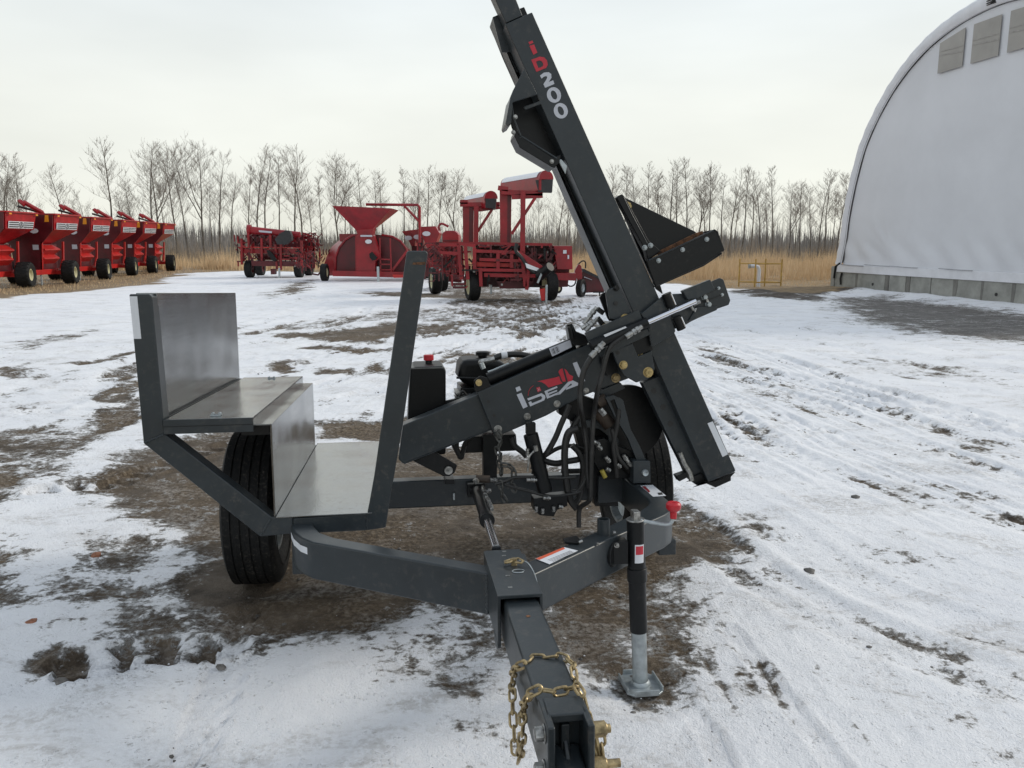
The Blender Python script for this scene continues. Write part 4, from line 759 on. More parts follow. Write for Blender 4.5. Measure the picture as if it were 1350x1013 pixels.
bars(ro, 'rack_brace', RED_SHADED, [((-10.01,38.5,1.51),(-9.48,38.5,1.48)),((-10.02,38.5,1.23),(-9.45,38.5,1.23)),((-10.03,38.5,0.95),(-9.46,38.5,0.91)),((-9.88,38.5,1.93),(-9.91,38.5,0.53)),((-9.67,38.5,1.86),(-9.71,38.5,0.53)),((-9.52,38.5,1.72),(-9.55,38.5,0.53))], 0.14, 0.10)
bars(ro, 'end_post', RED, [((-12.06,36,1.74),(-12.02,36,1.32)),((-12.09,36,1.06),(-12.08,36,0.59)),((-11.97,36,1.06),(-11.98,36,0.76)),((-11.70,36,1.06),(-11.60,36,0.76))], 0.07, 0.07)
P3([(-10.8,1.22),(-10.69,1.24),(-10.5,1.03),(-10.38,0.8),(-10.43,0.73),(-10.58,0.8),(-10.73,1.06)], 35.5, 35.65, 'drive_shaft', BLACK, ro)
P3([(-10.63,0.42),(-10.43,0.42),(-10.46,0.18),(-10.63,0.18)], 35.4, 35.7, 'hitch', RED_SHADED, ro)
bars(ro, 'jack_leg', GALV, [((-10.24,35.4,0.46),(-10.26,35.4,-0.03))], 0.07, 0.07)
for p_, r_ in (([(-11.8,36,0.36),(-9.58,36,0.33)], 0.40),):
    for q in p_: wheel(ro, (q[0], 36.2, 0.40), 0.40, 0.32, lug=False, rimmat=RED_SHADED)
for q in [(-12.08,38.5,0.21),(-9.76,38.5,0.28)]: wheel(ro, (q[0], 38.6, 0.38), 0.38, 0.34, lug=False, rimmat=RED_SHADED)

# ---------------------------------------------------------------- twin tower machine
tw = empty('tower_loader', (0, 0, 0)); tag(tw, 'large red machine with two towers carrying snow-topped hooded conveyor heads', 'conveyor machine')
def tower(k, Yt, col_poly, col2, hood, cap, arm, dn, base):
    pass
for (Y0, colp, slot, post, brc, armp, hoodl, capc, capr, spout) in (
    (21.8, [(-0.33,2.95),(-0.01,2.95),(-0.03,1.47),(-0.32,1.47)], [(-0.12,2.8),(-0.03,2.8),(-0.05,1.47),(-0.13,1.47)], [((0.29,21.4,2.90),(0.28,21.4,1.21))], [((0.61,21.5,2.72),(-0.01,21.5,1.78))], [((-0.28,21.6,2.87),(0.81,21.6,2.83)),((-0.01,21.6,2.74),(0.81,21.6,2.78)),((-0.37,21.6,2.98),(-0.10,21.6,2.94))],
     ([(-0.26,3.32),(0.79,3.49)], [(-0.26,3.05),(0.72,3.18)]), [(0.88,3.2)][0], 0.19, [(0.61,3.16),(0.69,2.86),(1.05,2.85),(1.07,3.18)]),
    (24.6, [(-1.49,2.71),(-1.16,2.71),(-1.18,1.46),(-1.49,1.46)], [(-1.29,2.61),(-1.18,2.61),(-1.19,1.46),(-1.3,1.46)], [((-1.06,24.3,2.62),(-1.08,24.3,1.46))], [((-0.60,24.4,2.53),(-1.05,24.4,1.86))], [((-1.56,24.5,2.68),(-0.37,24.5,2.70)),((-1.03,24.5,2.53),(-0.37,24.5,2.61)),((-1.56,24.5,2.76),(-1.33,24.5,2.76))],
     ([(-1.49,3.02),(-0.69,3.08)], [(-1.5,2.79),(-0.85,2.82)]), [(-0.63,2.86)][0], 0.185, [(-0.82,2.84),(-0.79,2.57),(-0.49,2.55),(-0.46,2.84)])):
    P3(colp, Y0, Y0 + 0.35, 'tower_column', RED, tw, 0.01); P3(slot, Y0 - 0.02, Y0 + 0.05, 'column_slot', RED_SHADED, tw)
    bars(tw, 'tower_post', RED, post, 0.13, 0.13); bars(tw, 'tower_brace', RED, brc, 0.08, 0.08); bars(tw, 'head_arm', RED, armp, 0.12, 0.12)
    cx, cz = capc; (hx0, hz0), (hx1, hz1) = hoodl[0]; r_ = capr
    # half-round hood running back and left from its round cap
    a0 = Vector((cx, Y0 - 0.4, cz)); a1 = Vector((hx0 + 0.1, Y0 + 1.6, cz - 0.02)); ax_ = (a1 - a0).normalized(); sd_ = ax_.cross(Vector((0, 0, 1))).normalized()
    sec = [(-r_, -0.30)] + [(r_ * math.cos(q), r_ * math.sin(q)) for q in np.linspace(math.pi, 0, 11)] + [(r_, -0.30)]
    m = B(); k = len(sec); m.v = [tuple(p + sd_ * s_ + Vector((0, 0, t_))) for p in (a0, a1) for s_, t_ in sec]; m.f = [(i, i + 1, i + 1 + k, i + k) for i in range(k - 1)] + [tuple(range(k)), tuple(range(2 * k - 1, k - 1, -1))]
    m.build('conveyor_hood', RED, tw)
    sec2 = [((r_ + 0.012) * math.cos(q), (r_ + 0.012) * math.sin(q)) for q in np.linspace(math.pi * 0.93, math.pi * 0.12, 9)]
    m = B(); k = len(sec2); m.v = [tuple(a0.lerp(a1, f_) + sd_ * s_ * (1 + 0.015 * math.sin(i * 3 + f_ * 17)) + Vector((0, 0, t_))) for f_ in np.linspace(0.06, 0.97, 12) for i, (s_, t_) in enumerate(sec2)]
    m.f = [(j * k + i, j * k + i + 1, (j + 1) * k + i + 1, (j + 1) * k + i) for j in range(11) for i in range(k - 1)]; m.build('snow_cover', SNOWM, tw)
    m = B(); e_ = a0 - ax_ * 0.02; sec3 = [((r_ + 0.02) * math.cos(q), (r_ + 0.02) * math.sin(q)) for q in np.linspace(0, math.pi, 13)] + [(-r_ - 0.02, -0.02), (r_ + 0.02, -0.02)]
    m.v = [tuple(e_ + ax_ * d - 0 * ax_ + sd_ * s_ + Vector((0, 0, t_))) for d in (-0.02, 0.06) for s_, t_ in sec3]; k = len(sec3); m.f = [tuple(range(k)), tuple(range(2 * k - 1, k - 1, -1))] + [(i, (i + 1) % k, (i + 1) % k + k, i + k) for i in range(k)]
    m.build('hood_cap', RED, tw)
    P3(spout, Y0 - 0.46, Y0 - 0.1, 'rubber_spout', BELT, tw, 0.01)
P3([(-1.45,1.58),(1.07,1.54),(1.07,1.47),(-1.45,1.51)], 21.5, 22.6, 'top_rail', RED, tw)
P3([(-1.01,1.47),(1.53,1.47),(1.6,0.84),(1.56,0.34),(1.08,0.32),(-0.99,0.34)], 22.4, 22.6, 'rear_panel', RED_SHADED, tw)
P3([(1.11,1.47),(1.6,1.47),(1.62,0.85),(1.21,0.85)], 21.5, 22.5, 'side_box', RED, tw, 0.01)
P3([(1.36,1.36),(1.45,1.36),(1.45,1.27),(1.36,1.27)], 21.46, 21.49, 'safety_label', WHITE, tw); P3([(1.48,1.23),(1.52,1.23),(1.52,1.13),(1.48,1.13)], 21.46, 21.49, 'safety_label', WHITE, tw)
P3([(-0.96,1.05),(0.17,1),(0.17,0.91),(-0.96,0.93)], 21.4, 22.2, 'mid_roller', RED_LIT, tw); P3([(-0.74,0.76),(0.62,0.73),(0.62,0.64),(-0.74,0.66)], 21.3, 21.6, 'lower_beam', RED, tw)
P3([(-0.42,0.53),(0.58,0.53),(0.44,0.33),(-0.33,0.33)], 21.7, 22.3, 'auger_trough', RED_SHADED, tw); P3([(0.94,0.76),(1.71,0.75),(1.71,0.55),(0.94,0.58)], 21.5, 21.9, 'side_beam', RED, tw)
bars(tw, 'frame_bar', RED, [((-0.97,21.3,1.34),(0.26,21.3,1.30)),((-0.86,21.3,1.12),(0.26,21.3,1.08)),((-1.41,21.3,1.54),(-1.34,21.3,0.59)),((-1.23,21.3,1.47),(-1.17,21.3,0.59)),((-0.99,21.3,1.43),(-0.99,21.3,0.85)),((-0.84,21.3,0.90),(-0.82,21.3,0.41)),((0.26,21.3,1.30),(0.35,21.3,0.41)),((0.44,21.3,0.90),(0.39,21.3,0.32)),((-1.43,21.3,1.54),(-0.97,21.3,1.47)),((-1.92,21.3,1.51),(-1.41,21.3,1.49)),((-1.97,21.3,1.30),(-1.35,21.3,1.27)),((-0.97,21.3,0.85),(0.26,21.3,0.83)),((-0.37,21.3,1.30),(-0.37,21.3,0.85)),((-0.01,21.3,1.25),(-0.01,21.3,0.90))], 0.09, 0.08)
bars(tw, 'frame_bar', RED_SHADED, [((-0.98,22.1,1.33),(0.17,22.1,1.33)),((-0.98,22.1,1.19),(0.17,22.1,1.17)),((0.36,22.1,1.24),(1.10,22.1,1.23)),((0.36,22.1,1.10),(1.10,22.1,1.08)),((0.36,22.1,0.97),(1.10,22.1,0.94)),((0.63,22.1,1.29),(0.64,22.1,0.87)),((0.91,22.1,1.29),(0.94,22.1,0.87)),((-0.75,22.1,0.87),(0.17,22.1,0.55)),((-0.85,22.1,0.55),(0.36,22.1,0.87)),((0.40,22.1,1.19),(0.41,22.1,0.37))], 0.07, 0.08)
bars(tw, 'side_ladder', RED, [((-1.88,21.9,1.49),(-1.83,21.9,0.74)),((-1.70,21.9,1.49),(-1.67,21.9,0.65)),((-1.50,21.9,1.49),(-1.46,21.9,0.56)),((-1.36,21.9,1.47),(-1.32,21.9,0.56)),((-1.89,21.9,1.29),(-1.48,21.9,1.27)),((-1.87,21.9,1.11),(-1.45,21.9,1.08)),((-1.85,21.9,0.93),(-1.46,21.9,0.88)),((-1.83,21.9,0.74),(-1.44,21.9,0.72)),((-1.36,21.9,1.29),(-1.20,21.9,1.29)),((-1.35,21.9,1.11),(-1.20,21.9,1.08)),((-1.34,21.9,0.93),(-1.18,21.9,0.88))], 0.05, 0.05)
for i in range(9): P3([(q[0] + i * 0.085, q[1]) for q in [(-1.79,0.93),(-1.74,0.93),(-1.74,0.68),(-1.8,0.68)]], 22.2, 22.3, 'auger_flight', RED_SHADED, tw)
P3([(0.17,1.32),(0.34,1.25),(0.88,0.9),(0.92,0.77),(0.79,0.75),(0.34,0.99),(0.17,1.12)], 20.9, 21.05, 'hitch_arm', RED, tw, 0.01)
P3([(0.34,1.04),(0.89,0.82),(0.87,0.76),(0.38,0.91)], 20.85, 20.9, 'snow_on_arm', SNOWM, tw)
B().sweep(spline([(0.12,20.9,1.54),(0.1,20.9,1.34),(0.25,20.9,1.17),(0.43,20.9,0.91),(0.6,20.9,0.78)], 4), 0.05, 7).build('hydraulic_hose', HOSE, tw)
B().cyl((0.72, 20.9, 0.72), (0.98, 20.6, 0.95), 0.15, 12, 0.12).build('drive_guard', BLACK, tw)
bars(tw, 'hitch_cylinder', GALV, [((0.77,20.7,0.79),(0.66,20.7,0.53))], 0.05, 0.05)
B().prism([(0.71,0.37),(0.86,0.39),(0.89,0.09),(0.76,0.07)], 20.6, 20.85).build('hitch', RED_LIT, tw, bevel=0.02)
bars(tw, 'jack_leg', GALV, [((0.89,20.6,0.49),(0.88,20.6,-0.16))], 0.055, 0.055)
bars(tw, 'jack_leg', GALV, [((-0.57,21.9,0.42),(-0.57,21.9,0.17))], 0.05, 0.05)
wheel(tw, (-1.07, 21.7, 0.42), 0.42, 0.30, ax=(0.96, 0.28, 0), lug=False, rimr=0.6); wheel(tw, (1.0, 21.7, 0.42), 0.42, 0.30, ax=(0.96, 0.28, 0), lug=False, rimr=0.6)
wheel(tw, (-2.35, 24.6, 0.42), 0.42, 0.30, ax=(0.96, 0.28, 0), lug=False, rimr=0.6)
B().cyl((2.35, 22.2, 2.05), (2.40, 22.2, 1.62), 0.07, 8).cyl((2.40, 22.2, 1.62), (2.2, 22.2, 1.56), 0.04, 6).build('filler_lamp', RED_LIT, tw)

def clutter(par, x0, x1, y0, y1, z0, z1, n, seed):
    r = random.Random(seed)
    for m_, k, nm in ((RED_SHADED, n, 'clutter_bars'), (RED, n // 2, 'clutter_bars'), (FITTING, n // 7, 'highlight_bits'), (BLACK, n // 4, 'dark_gap_bars')):  # random bars: dark ones paint shaded gaps, pale bits paint highlights
        q = B()
        for _ in range(k):
            a_ = Vector((r.uniform(x0, x1), r.uniform(y0, y1), r.uniform(z0, z1))); l_ = r.uniform(0.08, 0.45) if m_ is not FITTING else 0.05
            d_ = Vector(r.choice([(1, 0, 0), (0, 0, 1), (0, 0, 1), (0.7, 0, 0.7), (-0.7, 0, 0.7)])); b_ = a_ + d_ * l_
            b_.x = min(b_.x, x1); b_.z = min(b_.z, z1); w_ = r.uniform(0.02, 0.06)
            if (b_ - a_).length > 0.03: q.bar(a_, b_, w_, w_)
        tag(q.build(nm, m_, par), kind='stuff')
clutter(tw, -1.9, 1.2, 21.2, 21.9, 0.35, 1.5, 90, 1); clutter(tw, -2.6, -1.6, 21.6, 22.4, 0.5, 1.55, 50, 2); clutter(ro, -12.3, -9.3, 35.7, 36.6, 0.5, 1.9, 110, 3); clutter(ro, -9.6, -8.9, 36.5, 38.5, 0.4, 2.0, 60, 4)
clutter(bg_, -9.2, -8.2, 33.3, 34.6, 0.4, 1.2, 30, 5)

# ---------------------------------------------------------------- augers and carts seen between the two big machines
def small_cart(nm, Yc, dx, dz, lab):
    r_ = empty(nm, (0, 0, 0)); tag(r_, lab, 'grain auger cart', 'small red hopper carts behind the bag boom')
    return r_
for nm, Yc, hop, body, ov, lab in (('hopper_cart', 36.0, [(-4.9,2.05),(-4.47,2.11),(-4.29,1.82),(-4.33,1.41),(-4.49,1.41),(-4.66,1.77)], [(-4.49,1.41),(-4.22,1.41),(-4.24,0.58),(-4.45,0.58)], (850, 413), 'red hopper cart, leftmost of three behind the bag boom'),
                               ('hopper_cart', 35.0, [(-4.4,2.09),(-3.94,2.14),(-3.82,1.81),(-3.85,1.41),(-4.08,1.41),(-4.25,1.81)], [(-4.11,1.41),(-3.8,1.41),(-3.82,0.4),(-4.1,0.4)], (925, 405), 'middle red hopper cart behind the bag boom'),
                               ('hopper_cart', 34.0, [(-3.93,2.21),(-3.21,2.24),(-3.04,1.95),(-3.19,1.56),(-3.57,1.32),(-3.76,1.81)], [(-3.69,1.32),(-3.15,1.32),(-3.12,0.14),(-3.69,0.14)], (1000, 378), 'largest of the small red hopper carts, with a white oval badge')):
    r_ = empty(nm, (0, 0, 0)); tag(r_, lab, 'hopper cart', 'small red hopper carts behind the bag boom')
    P3(hop, Yc, Yc + 1.2, 'hopper', RED, r_, 0.01); P3(body, Yc + 0.1, Yc + 1.0, 'body', RED_SHADED, r_)
    x_, z_ = (410 + ov[0] / 6.4286 - 675) / 1050 * Yc * 1.012, 1.55 - (250 + ov[1] / 6.4286 - 320.4) / 1050 * Yc * 1.01
    P3([(x_ + 0.17 * math.cos(k), z_ + 0.10 * math.sin(k)) for k in np.linspace(0, 6.283, 15)[:-1]], Yc - 0.03, Yc - 0.01, 'oval_badge', WHITE, r_)
    wheel(r_, (body[0][0] + 0.3, Yc + 0.4, 0.36), 0.36, 0.26, lug=False)
    bars(r_, 'frame_bar', RED_SHADED, [((body[0][0], Yc - 0.1, 0.5), (body[1][0], Yc - 0.1, 0.9)), ((body[0][0], Yc - 0.1, 1.1), (body[1][0], Yc - 0.1, 0.7))], 0.06, 0.06)
dr = empty('roller_mill', (0, 0, 0)); tag(dr, 'red machine with a rounded ribbed housing left of the twin towers', 'farm machine')
P3([(-2.33,1.87),(-2.21,1.95),(-1.92,1.95),(-1.78,1.85),(-1.77,1.13),(-2.3,1.13)], 27, 28.2, 'housing', RED, dr, 0.05)
P3([(-2.3,1.64),(-1.79,1.64),(-1.79,1.6),(-2.3,1.6)], 26.97, 27, 'housing_rib', RED_SHADED, dr); P3([(-2.3,1.41),(-1.79,1.41),(-1.79,1.37),(-2.3,1.37)], 26.97, 27, 'housing_rib', RED_SHADED, dr)
B().sweep(spline([(-2.42,27.1,1.95),(-2.44,27.1,2.1),(-2.34,27.1,2.18),(-2.12,27.1,2.08)], 4), 0.04, 7).build('curved_spout', RED, dr)
P3([(-2.52,1.5),(-1.71,1.5),(-1.71,1.45),(-2.52,1.46)], 26.2, 27, 'deck_rail', RED_LIT, dr); P3([(-2.78,1.13),(-1.71,1.13),(-1.72,0.23),(-2.71,0.27)], 27.2, 28, 'lower_body', RED_SHADED, dr)
bars(dr, 'frame_bar', RED, [((-2.71,26.3,1.22),(-2.32,26.3,1.20)),((-2.37,26.3,1.48),(-2.35,26.3,0.61)),((-2.20,26.3,1.48),(-2.18,26.3,0.53)),((-2.51,26.3,1.45),(-2.48,26.3,0.61)),((-2.67,26.3,1.14),(-2.33,26.3,0.84)),((-1.74,26.3,1.48),(-1.72,26.3,0.38)),((-1.89,26.3,1.48),(-1.88,26.3,0.99)),((-2.67,26.3,0.99),(-2.60,26.3,0.61)),((-2.59,26.3,1.22),(-2.58,26.3,0.84)),((-2.13,26.3,1.03),(-1.71,26.3,1.03)),((-2.13,26.3,0.84),(-1.71,26.3,0.82)),((-2.14,26.3,0.65),(-1.71,26.3,0.65))], 0.07, 0.06)
wheel(dr, ([(-2.29,26.2,0.38)][0][0], 26.2, 0.42), 0.42, 0.30, ax=(0.96, 0.28, 0), lug=False, rimr=0.6)

# ---------------------------------------------------------------- small belt conveyor to the right
bc = empty('belt_conveyor', (0, 0, 0)); tag(bc, 'small red belt conveyor on little wheels right of the tower machine', 'conveyor')
P3([(2.04,0.63),(2.07,0.77),(2.69,0.43),(2.72,0.14),(2.14,0.1),(2.08,0.24)], 23.5, 24.1, 'side_panel', RED_SHADED, bc, 0.01)
P3([(2.02,0.8),(2.11,0.8),(2.7,0.5),(2.71,0.43),(2.06,0.73)], 23.4, 24.2, 'belt', BELT, bc)
P3([(2.11,0.58),(2.34,0.49),(2.34,0.48),(2.1,0.56)], 23.42, 23.48, 'trim', SILVERV, bc)
P3([(1.82,0.77),(1.92,0.95),(2,0.9),(2.03,0.62),(2.01,0.33),(1.91,0.32),(1.88,0.54),(1.78,0.46)], 23.2, 23.5, 'drive_shield', RED, bc, 0.01)
B().sweep(spline([(1.91,23.4,0.92),(2.04,23.4,1.03),(2.13,23.4,1),(2.14,23.4,0.82)], 4), 0.022, 6).build('handle_hose', HOSE, bc)
B().sweep([(p[0], 23.0, p[1]) for p in [([(1.69,23,0.48)][0][0] + 0.14 * math.cos(q) , [(1.69,23,0.48)][0][2] + 0.16 * math.sin(q)) for q in np.linspace(0, 6.283, 15)]], 0.02, 6).build('hand_wheel', BLACK, bc)
wheel(bc, ([(2,23.2,0.18)][0][0], 23.2, 0.26), 0.26, 0.16, ax=(0.9, -0.44, 0), lug=False, rimmat=GALV, rimr=0.5)
wheel(bc, ([(1.41,24.8,0.24)][0][0], 24.8, 0.16), 0.16, 0.10, ax=(0.5, -0.86, 0), lug=False, rimmat=CREAM)
bars(bc, 'axle_stay', BLACK, [((2.37,23.4,0.13),(2.69,23.4,0.13)),((2.56,23.4,0.14),(2.57,23.4,0.01))], 0.04, 0.04)

# ---------------------------------------------------------------- the post driver trailer (local x across, y away from the hitch, z up; the jack holds the hitch end high)
TU = Vector((0.990937, 0.134327, 0)); TV = Vector((-0.134081, 0.989119, -0.060554)); TW = Vector((-0.008134, 0.060005, 0.998165))
tr = empty('post_driver_trailer'); TM = Matrix((TU, TV, TW)).transposed().to_4x4(); TM.translation = (0, 2.25, 0); tr.matrix_world = TM
tag(tr, 'charcoal trailer-mounted post driver with leaning mast, steel seat and gold hitch chain', 'post driver trailer')
def T(b_, nm, m=PAINT, par=None, bev=0.003): return b_.build(nm, m, par or tr, bevel=bev)
def PV(poly, v0, v1, nm, m=PAINT, par=None, bev=0.003): return T(B().prism(poly, v0, v1), nm, m, par, bev)
def flat(pts, nm, m, par=None, n=(0, -1, 0), th=0.0008):        # thin decal: polygon with a real, very small thickness
    n = Vector(n).normalized(); a_ = [Vector(p) for p in pts]; k = len(a_)
    q = B(); q.v = [tuple(p) for p in a_] + [tuple(p + n * th) for p in a_]; q.f = [tuple(range(k)), tuple(range(2 * k - 1, k - 1, -1))] + [(i, (i + 1) % k, (i + 1) % k + k, i + k) for i in range(k)]
    return T(q, nm, m, par, 0)
def dec(poly, v, nm, m, par=None): return flat([(p[0], v, p[1]) for p in poly], nm, m, par)

# chassis
yo = [(-0.737, 1.95), (-0.737, 0.70), (-0.730, 0.60), (-0.708, 0.51), (-0.675, 0.435), (-0.630, 0.375), (-0.233, 0.096), (-0.066, -0.022), (0.050, -0.058), (0.072, -0.038), (0.362, 0.240), (0.655, 0.505), (0.70, 0.56), (0.728, 0.63), (0.737, 0.71), (0.737, 1.95)]
yi = [(0.662, 1.95), (0.662, 0.745), (0.655, 0.70), (0.630, 0.645), (0.57, 0.565), (0.361, 0.354), (0.057, 0.062), (-0.06, 0.055), (-0.23, 0.176), (-0.421, 0.318), (-0.56, 0.420), (-0.615, 0.49), (-0.648, 0.58), (-0.657, 0.68), (-0.662, 1.95)]
frame = T(B().prism(yo + yi, 0.44, 0.572, 'w'), 'yoke_frame', bev=0.008)
T(B().box((-0.66, 1.25, 0.436), (0.661, 1.33, 0.562)), 'cross_beam', bev=0.007)
T(B().box((-0.86, 1.35, 0.455), (0.80, 1.44, 0.53)), 'axle_tube', BLACK, bev=0.006)
T(B().cyl((-0.95, 1.39, 0.44), (0.8, 1.39, 0.44), 0.022), 'axle_spindle', FITTING, bev=0)
T(B().box((-0.735, 0.62, 0.375), (-0.665, 0.70, 0.44)), 'tie_down_lug', bev=0.004); T(B().box((0.665, 0.60, 0.38), (0.735, 0.66, 0.44)), 'tie_down_lug', bev=0.004)
T(B().sweep([(-0.70, 0.80, 0.44), (-0.70, 0.80, 0.375), (-0.70, 0.86, 0.365), (-0.70, 0.92, 0.375), (-0.70, 0.92, 0.44)], 0.007, 8), 'tie_ring', GALV, bev=0)
def tyre(uc, vc=1.39, zc=0.4405):
    q = B(); r_ = 0.358; w_ = 0.215
    prof = [(-w_ * 0.36, 0.205), (-w_ * 0.47, 0.23), (-w_ * 0.52, 0.285), (-w_ * 0.49, 0.325), (-w_ * 0.41, 0.347)]
    xs = -w_ * 0.41
    for k in range(5):
        a0 = -w_ * 0.36 + k * w_ * 0.18; hh = 0.353 - abs(a0) * 0.05
        prof += [(a0 - 0.0155, hh), (a0 + 0.0155, hh)]
        if k < 4: prof += [(a0 + 0.0165, hh - 0.006), (a0 + w_ * 0.18 - 0.0165, hh - 0.006)]
    prof += [(w_ * 0.41, 0.347), (w_ * 0.49, 0.325), (w_ * 0.52, 0.285), (w_ * 0.47, 0.23), (w_ * 0.36, 0.205)]
    q.lathe(prof, (uc, vc, zc), (1, 0, 0), 72)
    for s_ in (-1, 1): q.lathe([(s_ * w_ * 0.521, 0.262), (s_ * w_ * 0.530, 0.268), (s_ * w_ * 0.521, 0.274)], (uc, vc, zc), (1, 0, 0), 60)
    t_ = T(q, 'tyre', RUBBER, bev=0)
    h = B(); h.lathe([(-0.083, 0.207), (-0.083, 0.19), (-0.05, 0.18), (-0.03, 0.12), (-0.05, 0.06), (-0.05, 0.001)], (uc, vc, zc), (1, 0, 0), 36); h.lathe([(0.083, 0.207), (0.083, 0.19), (0.05, 0.18), (0.03, 0.12), (0.03, 0.001)], (uc, vc, zc), (1, 0, 0), 36)
    h.cyl((uc - 0.10, vc, zc), (uc + 0.10, vc, zc), 0.04)
    for k in range(5):
        q2 = k * 1.2566; h.hexbolt((uc - 0.04, vc + 0.075 * math.cos(q2), zc + 0.075 * math.sin(q2)), (-1, 0, 0), 0.01, 0.02, False)
    T(h, 'rim', GALV, t_, 0); return t_
tyre(-0.985, 1.395, 0.4405); tyre(0.828, 1.53, 0.449)

# receiver, tongue, coupler
rc = B()
rc.prism([(-0.066, -0.277), (0.046, -0.277), (0.044, 0.107), (-0.066, 0.105)], 0.592, 0.602, 'w')
rc.prism([(-0.072, 0.602), (-0.063, 0.602), (-0.063, 0.46), (-0.072, 0.46)], -0.277, 0.10).prism([(0.043, 0.602), (0.052, 0.602), (0.052, 0.43), (0.043, 0.43)], -0.277, 0.06)
rec = T(rc, 'receiver', bev=0.002)
lp = B(); lp.prism([(-0.277, 0.47), (-0.277, 0.455), (-0.25, 0.44), (-0.20, 0.44), (-0.18, 0.47)], -0.073, -0.063, 'u'); T(lp, 'receiver_gusset', PAINT)
for p in ((-0.03, -0.22), (-0.025, -0.13), (-0.014, 0.045), (-0.008, 0.085)): T(B().box((p[0] - 0.006, p[1] - 0.004, 0.602), (p[0] + 0.006, p[1] + 0.004, 0.6035)), 'plug_weld', FITTING, rec, 0)
tg = B(); tg.box((-0.053, -0.832, 0.455), (0.041, 0.06, 0.582)); T(tg, 'tongue', bev=0.007)
T(B().cyl((-0.004, -0.375, 0.5815), (-0.004, -0.375, 0.5830), 0.006, 14), 'pin_hole', RUST, bev=0)
T(B().cyl((0.006, -0.04, 0.59), (0.006, -0.04, 0.622), 0.009, 14).sweep([(0.006, -0.04, 0.618), (-0.010, -0.055, 0.616), (-0.022, -0.05, 0.613), (-0.022, -0.035, 0.612), (-0.005, -0.028, 0.614), (0.02, -0.03, 0.618), (0.032, -0.05, 0.616), (0.025, -0.062, 0.614), (0.006, -0.058, 0.616)], 0.0035, 8), 'hitch_pin', GOLD, rec, 0)
T(B().sweep(spline([(0.02, -0.04, 0.616), (0.045, -0.06, 0.612), (0.058, -0.11, 0.59), (0.062, -0.17, 0.55), (0.06, -0.2, 0.50)], 6), 0.0016, 6).sweep([(0.01 + 0.018 * math.cos(q), -0.10 + 0.014 * math.sin(q), 0.604) for q in np.linspace(0, 5.6, 14)], 0.0013, 5), 'pin_lanyard', GALV, rec, 0)
cp_ = B()
cp_.prism([(-0.050, -0.826), (0.026, -0.826), (0.034, -0.895), (-0.052, -0.895)], 0.585, 0.603, 'w')
cp_.box((-0.055, -0.94, 0.25), (-0.040, -0.825, 0.603)).box((0.022, -0.94, 0.25), (0.036, -0.825, 0.603)).box((-0.05, -0.860, 0.25), (0.03, -0.840, 0.585))
cb = T(cp_, 'coupler_bracket', bev=0.004)
T(B().box((-0.018, -0.882, 0.40), (0.0, -0.855, 0.575)).prism([(-0.93, 0.50), (-0.86, 0.56), (-0.86, 0.44), (-0.95, 0.44)], -0.014, -0.004, 'u'), 'coupler_rib', PAINT, cb, 0.003)
T(B().prism([(-0.862, 0.527), (-0.89, 0.520), (-1.30, 0.485), (-1.30, 0.36), (-0.862, 0.36)], -0.040, 0.022, 'u'), 'coupler', bev=0.01)
T(B().cyl((-0.01, -1.25, 0.36), (-0.01, -1.25, 0.49), 0.06), 'coupler_socket', bev=0.006)
for z_, l_ in ((0.573, 0.038), (0.500, 0.058), (0.435, 0.058)):
    q = B(); q.hexbolt((0.036, -0.905, z_), (1, 0, 0), 0.0155, 0.024); q.cyl((0.04, -0.905, z_), (0.036 + l_, -0.905, z_), 0.0085); T(q, 'hex_nut', GOLD, cb, 0.001)
    q = B(); q.hexbolt((-0.055, -0.905, z_), (-1, 0, 0), 0.0145, 0.016); T(q, 'bolt_head', FITTING, cb, 0.001)
# chains: every link is a piece
def link_mesh(L_, Wd, r_):
    P = []; hw_ = Wd / 2 - r_; hl = L_ / 2 - r_ - hw_
    for q in np.linspace(-math.pi / 2, math.pi / 2, 7): P.append((hl + hw_ * math.cos(q), hw_ * math.sin(q), 0))
    for q in np.linspace(math.pi / 2, 3 * math.pi / 2, 7): P.append((-hl + hw_ * math.cos(q), hw_ * math.sin(q), 0))
    n = len(P); q_ = B(); k = 7
    for i, p in enumerate(P):
        t_ = (Vector(P[(i + 1) % n]) - Vector(P[i - 1])).normalized(); a_ = t_.cross(Vector((0, 0, 1)))
        for j in range(k):
            g = 2 * math.pi * j / k; q_.v.append(tuple(Vector(p) + (a_ * math.cos(g) + Vector((0, 0, 1)) * math.sin(g)) * r_))
    for i in range(n):
        for j in range(k): q_.f.append((i * k + j, i * k + (j + 1) % k, ((i + 1) % n) * k + (j + 1) % k, ((i + 1) % n) * k + j))
    return q_
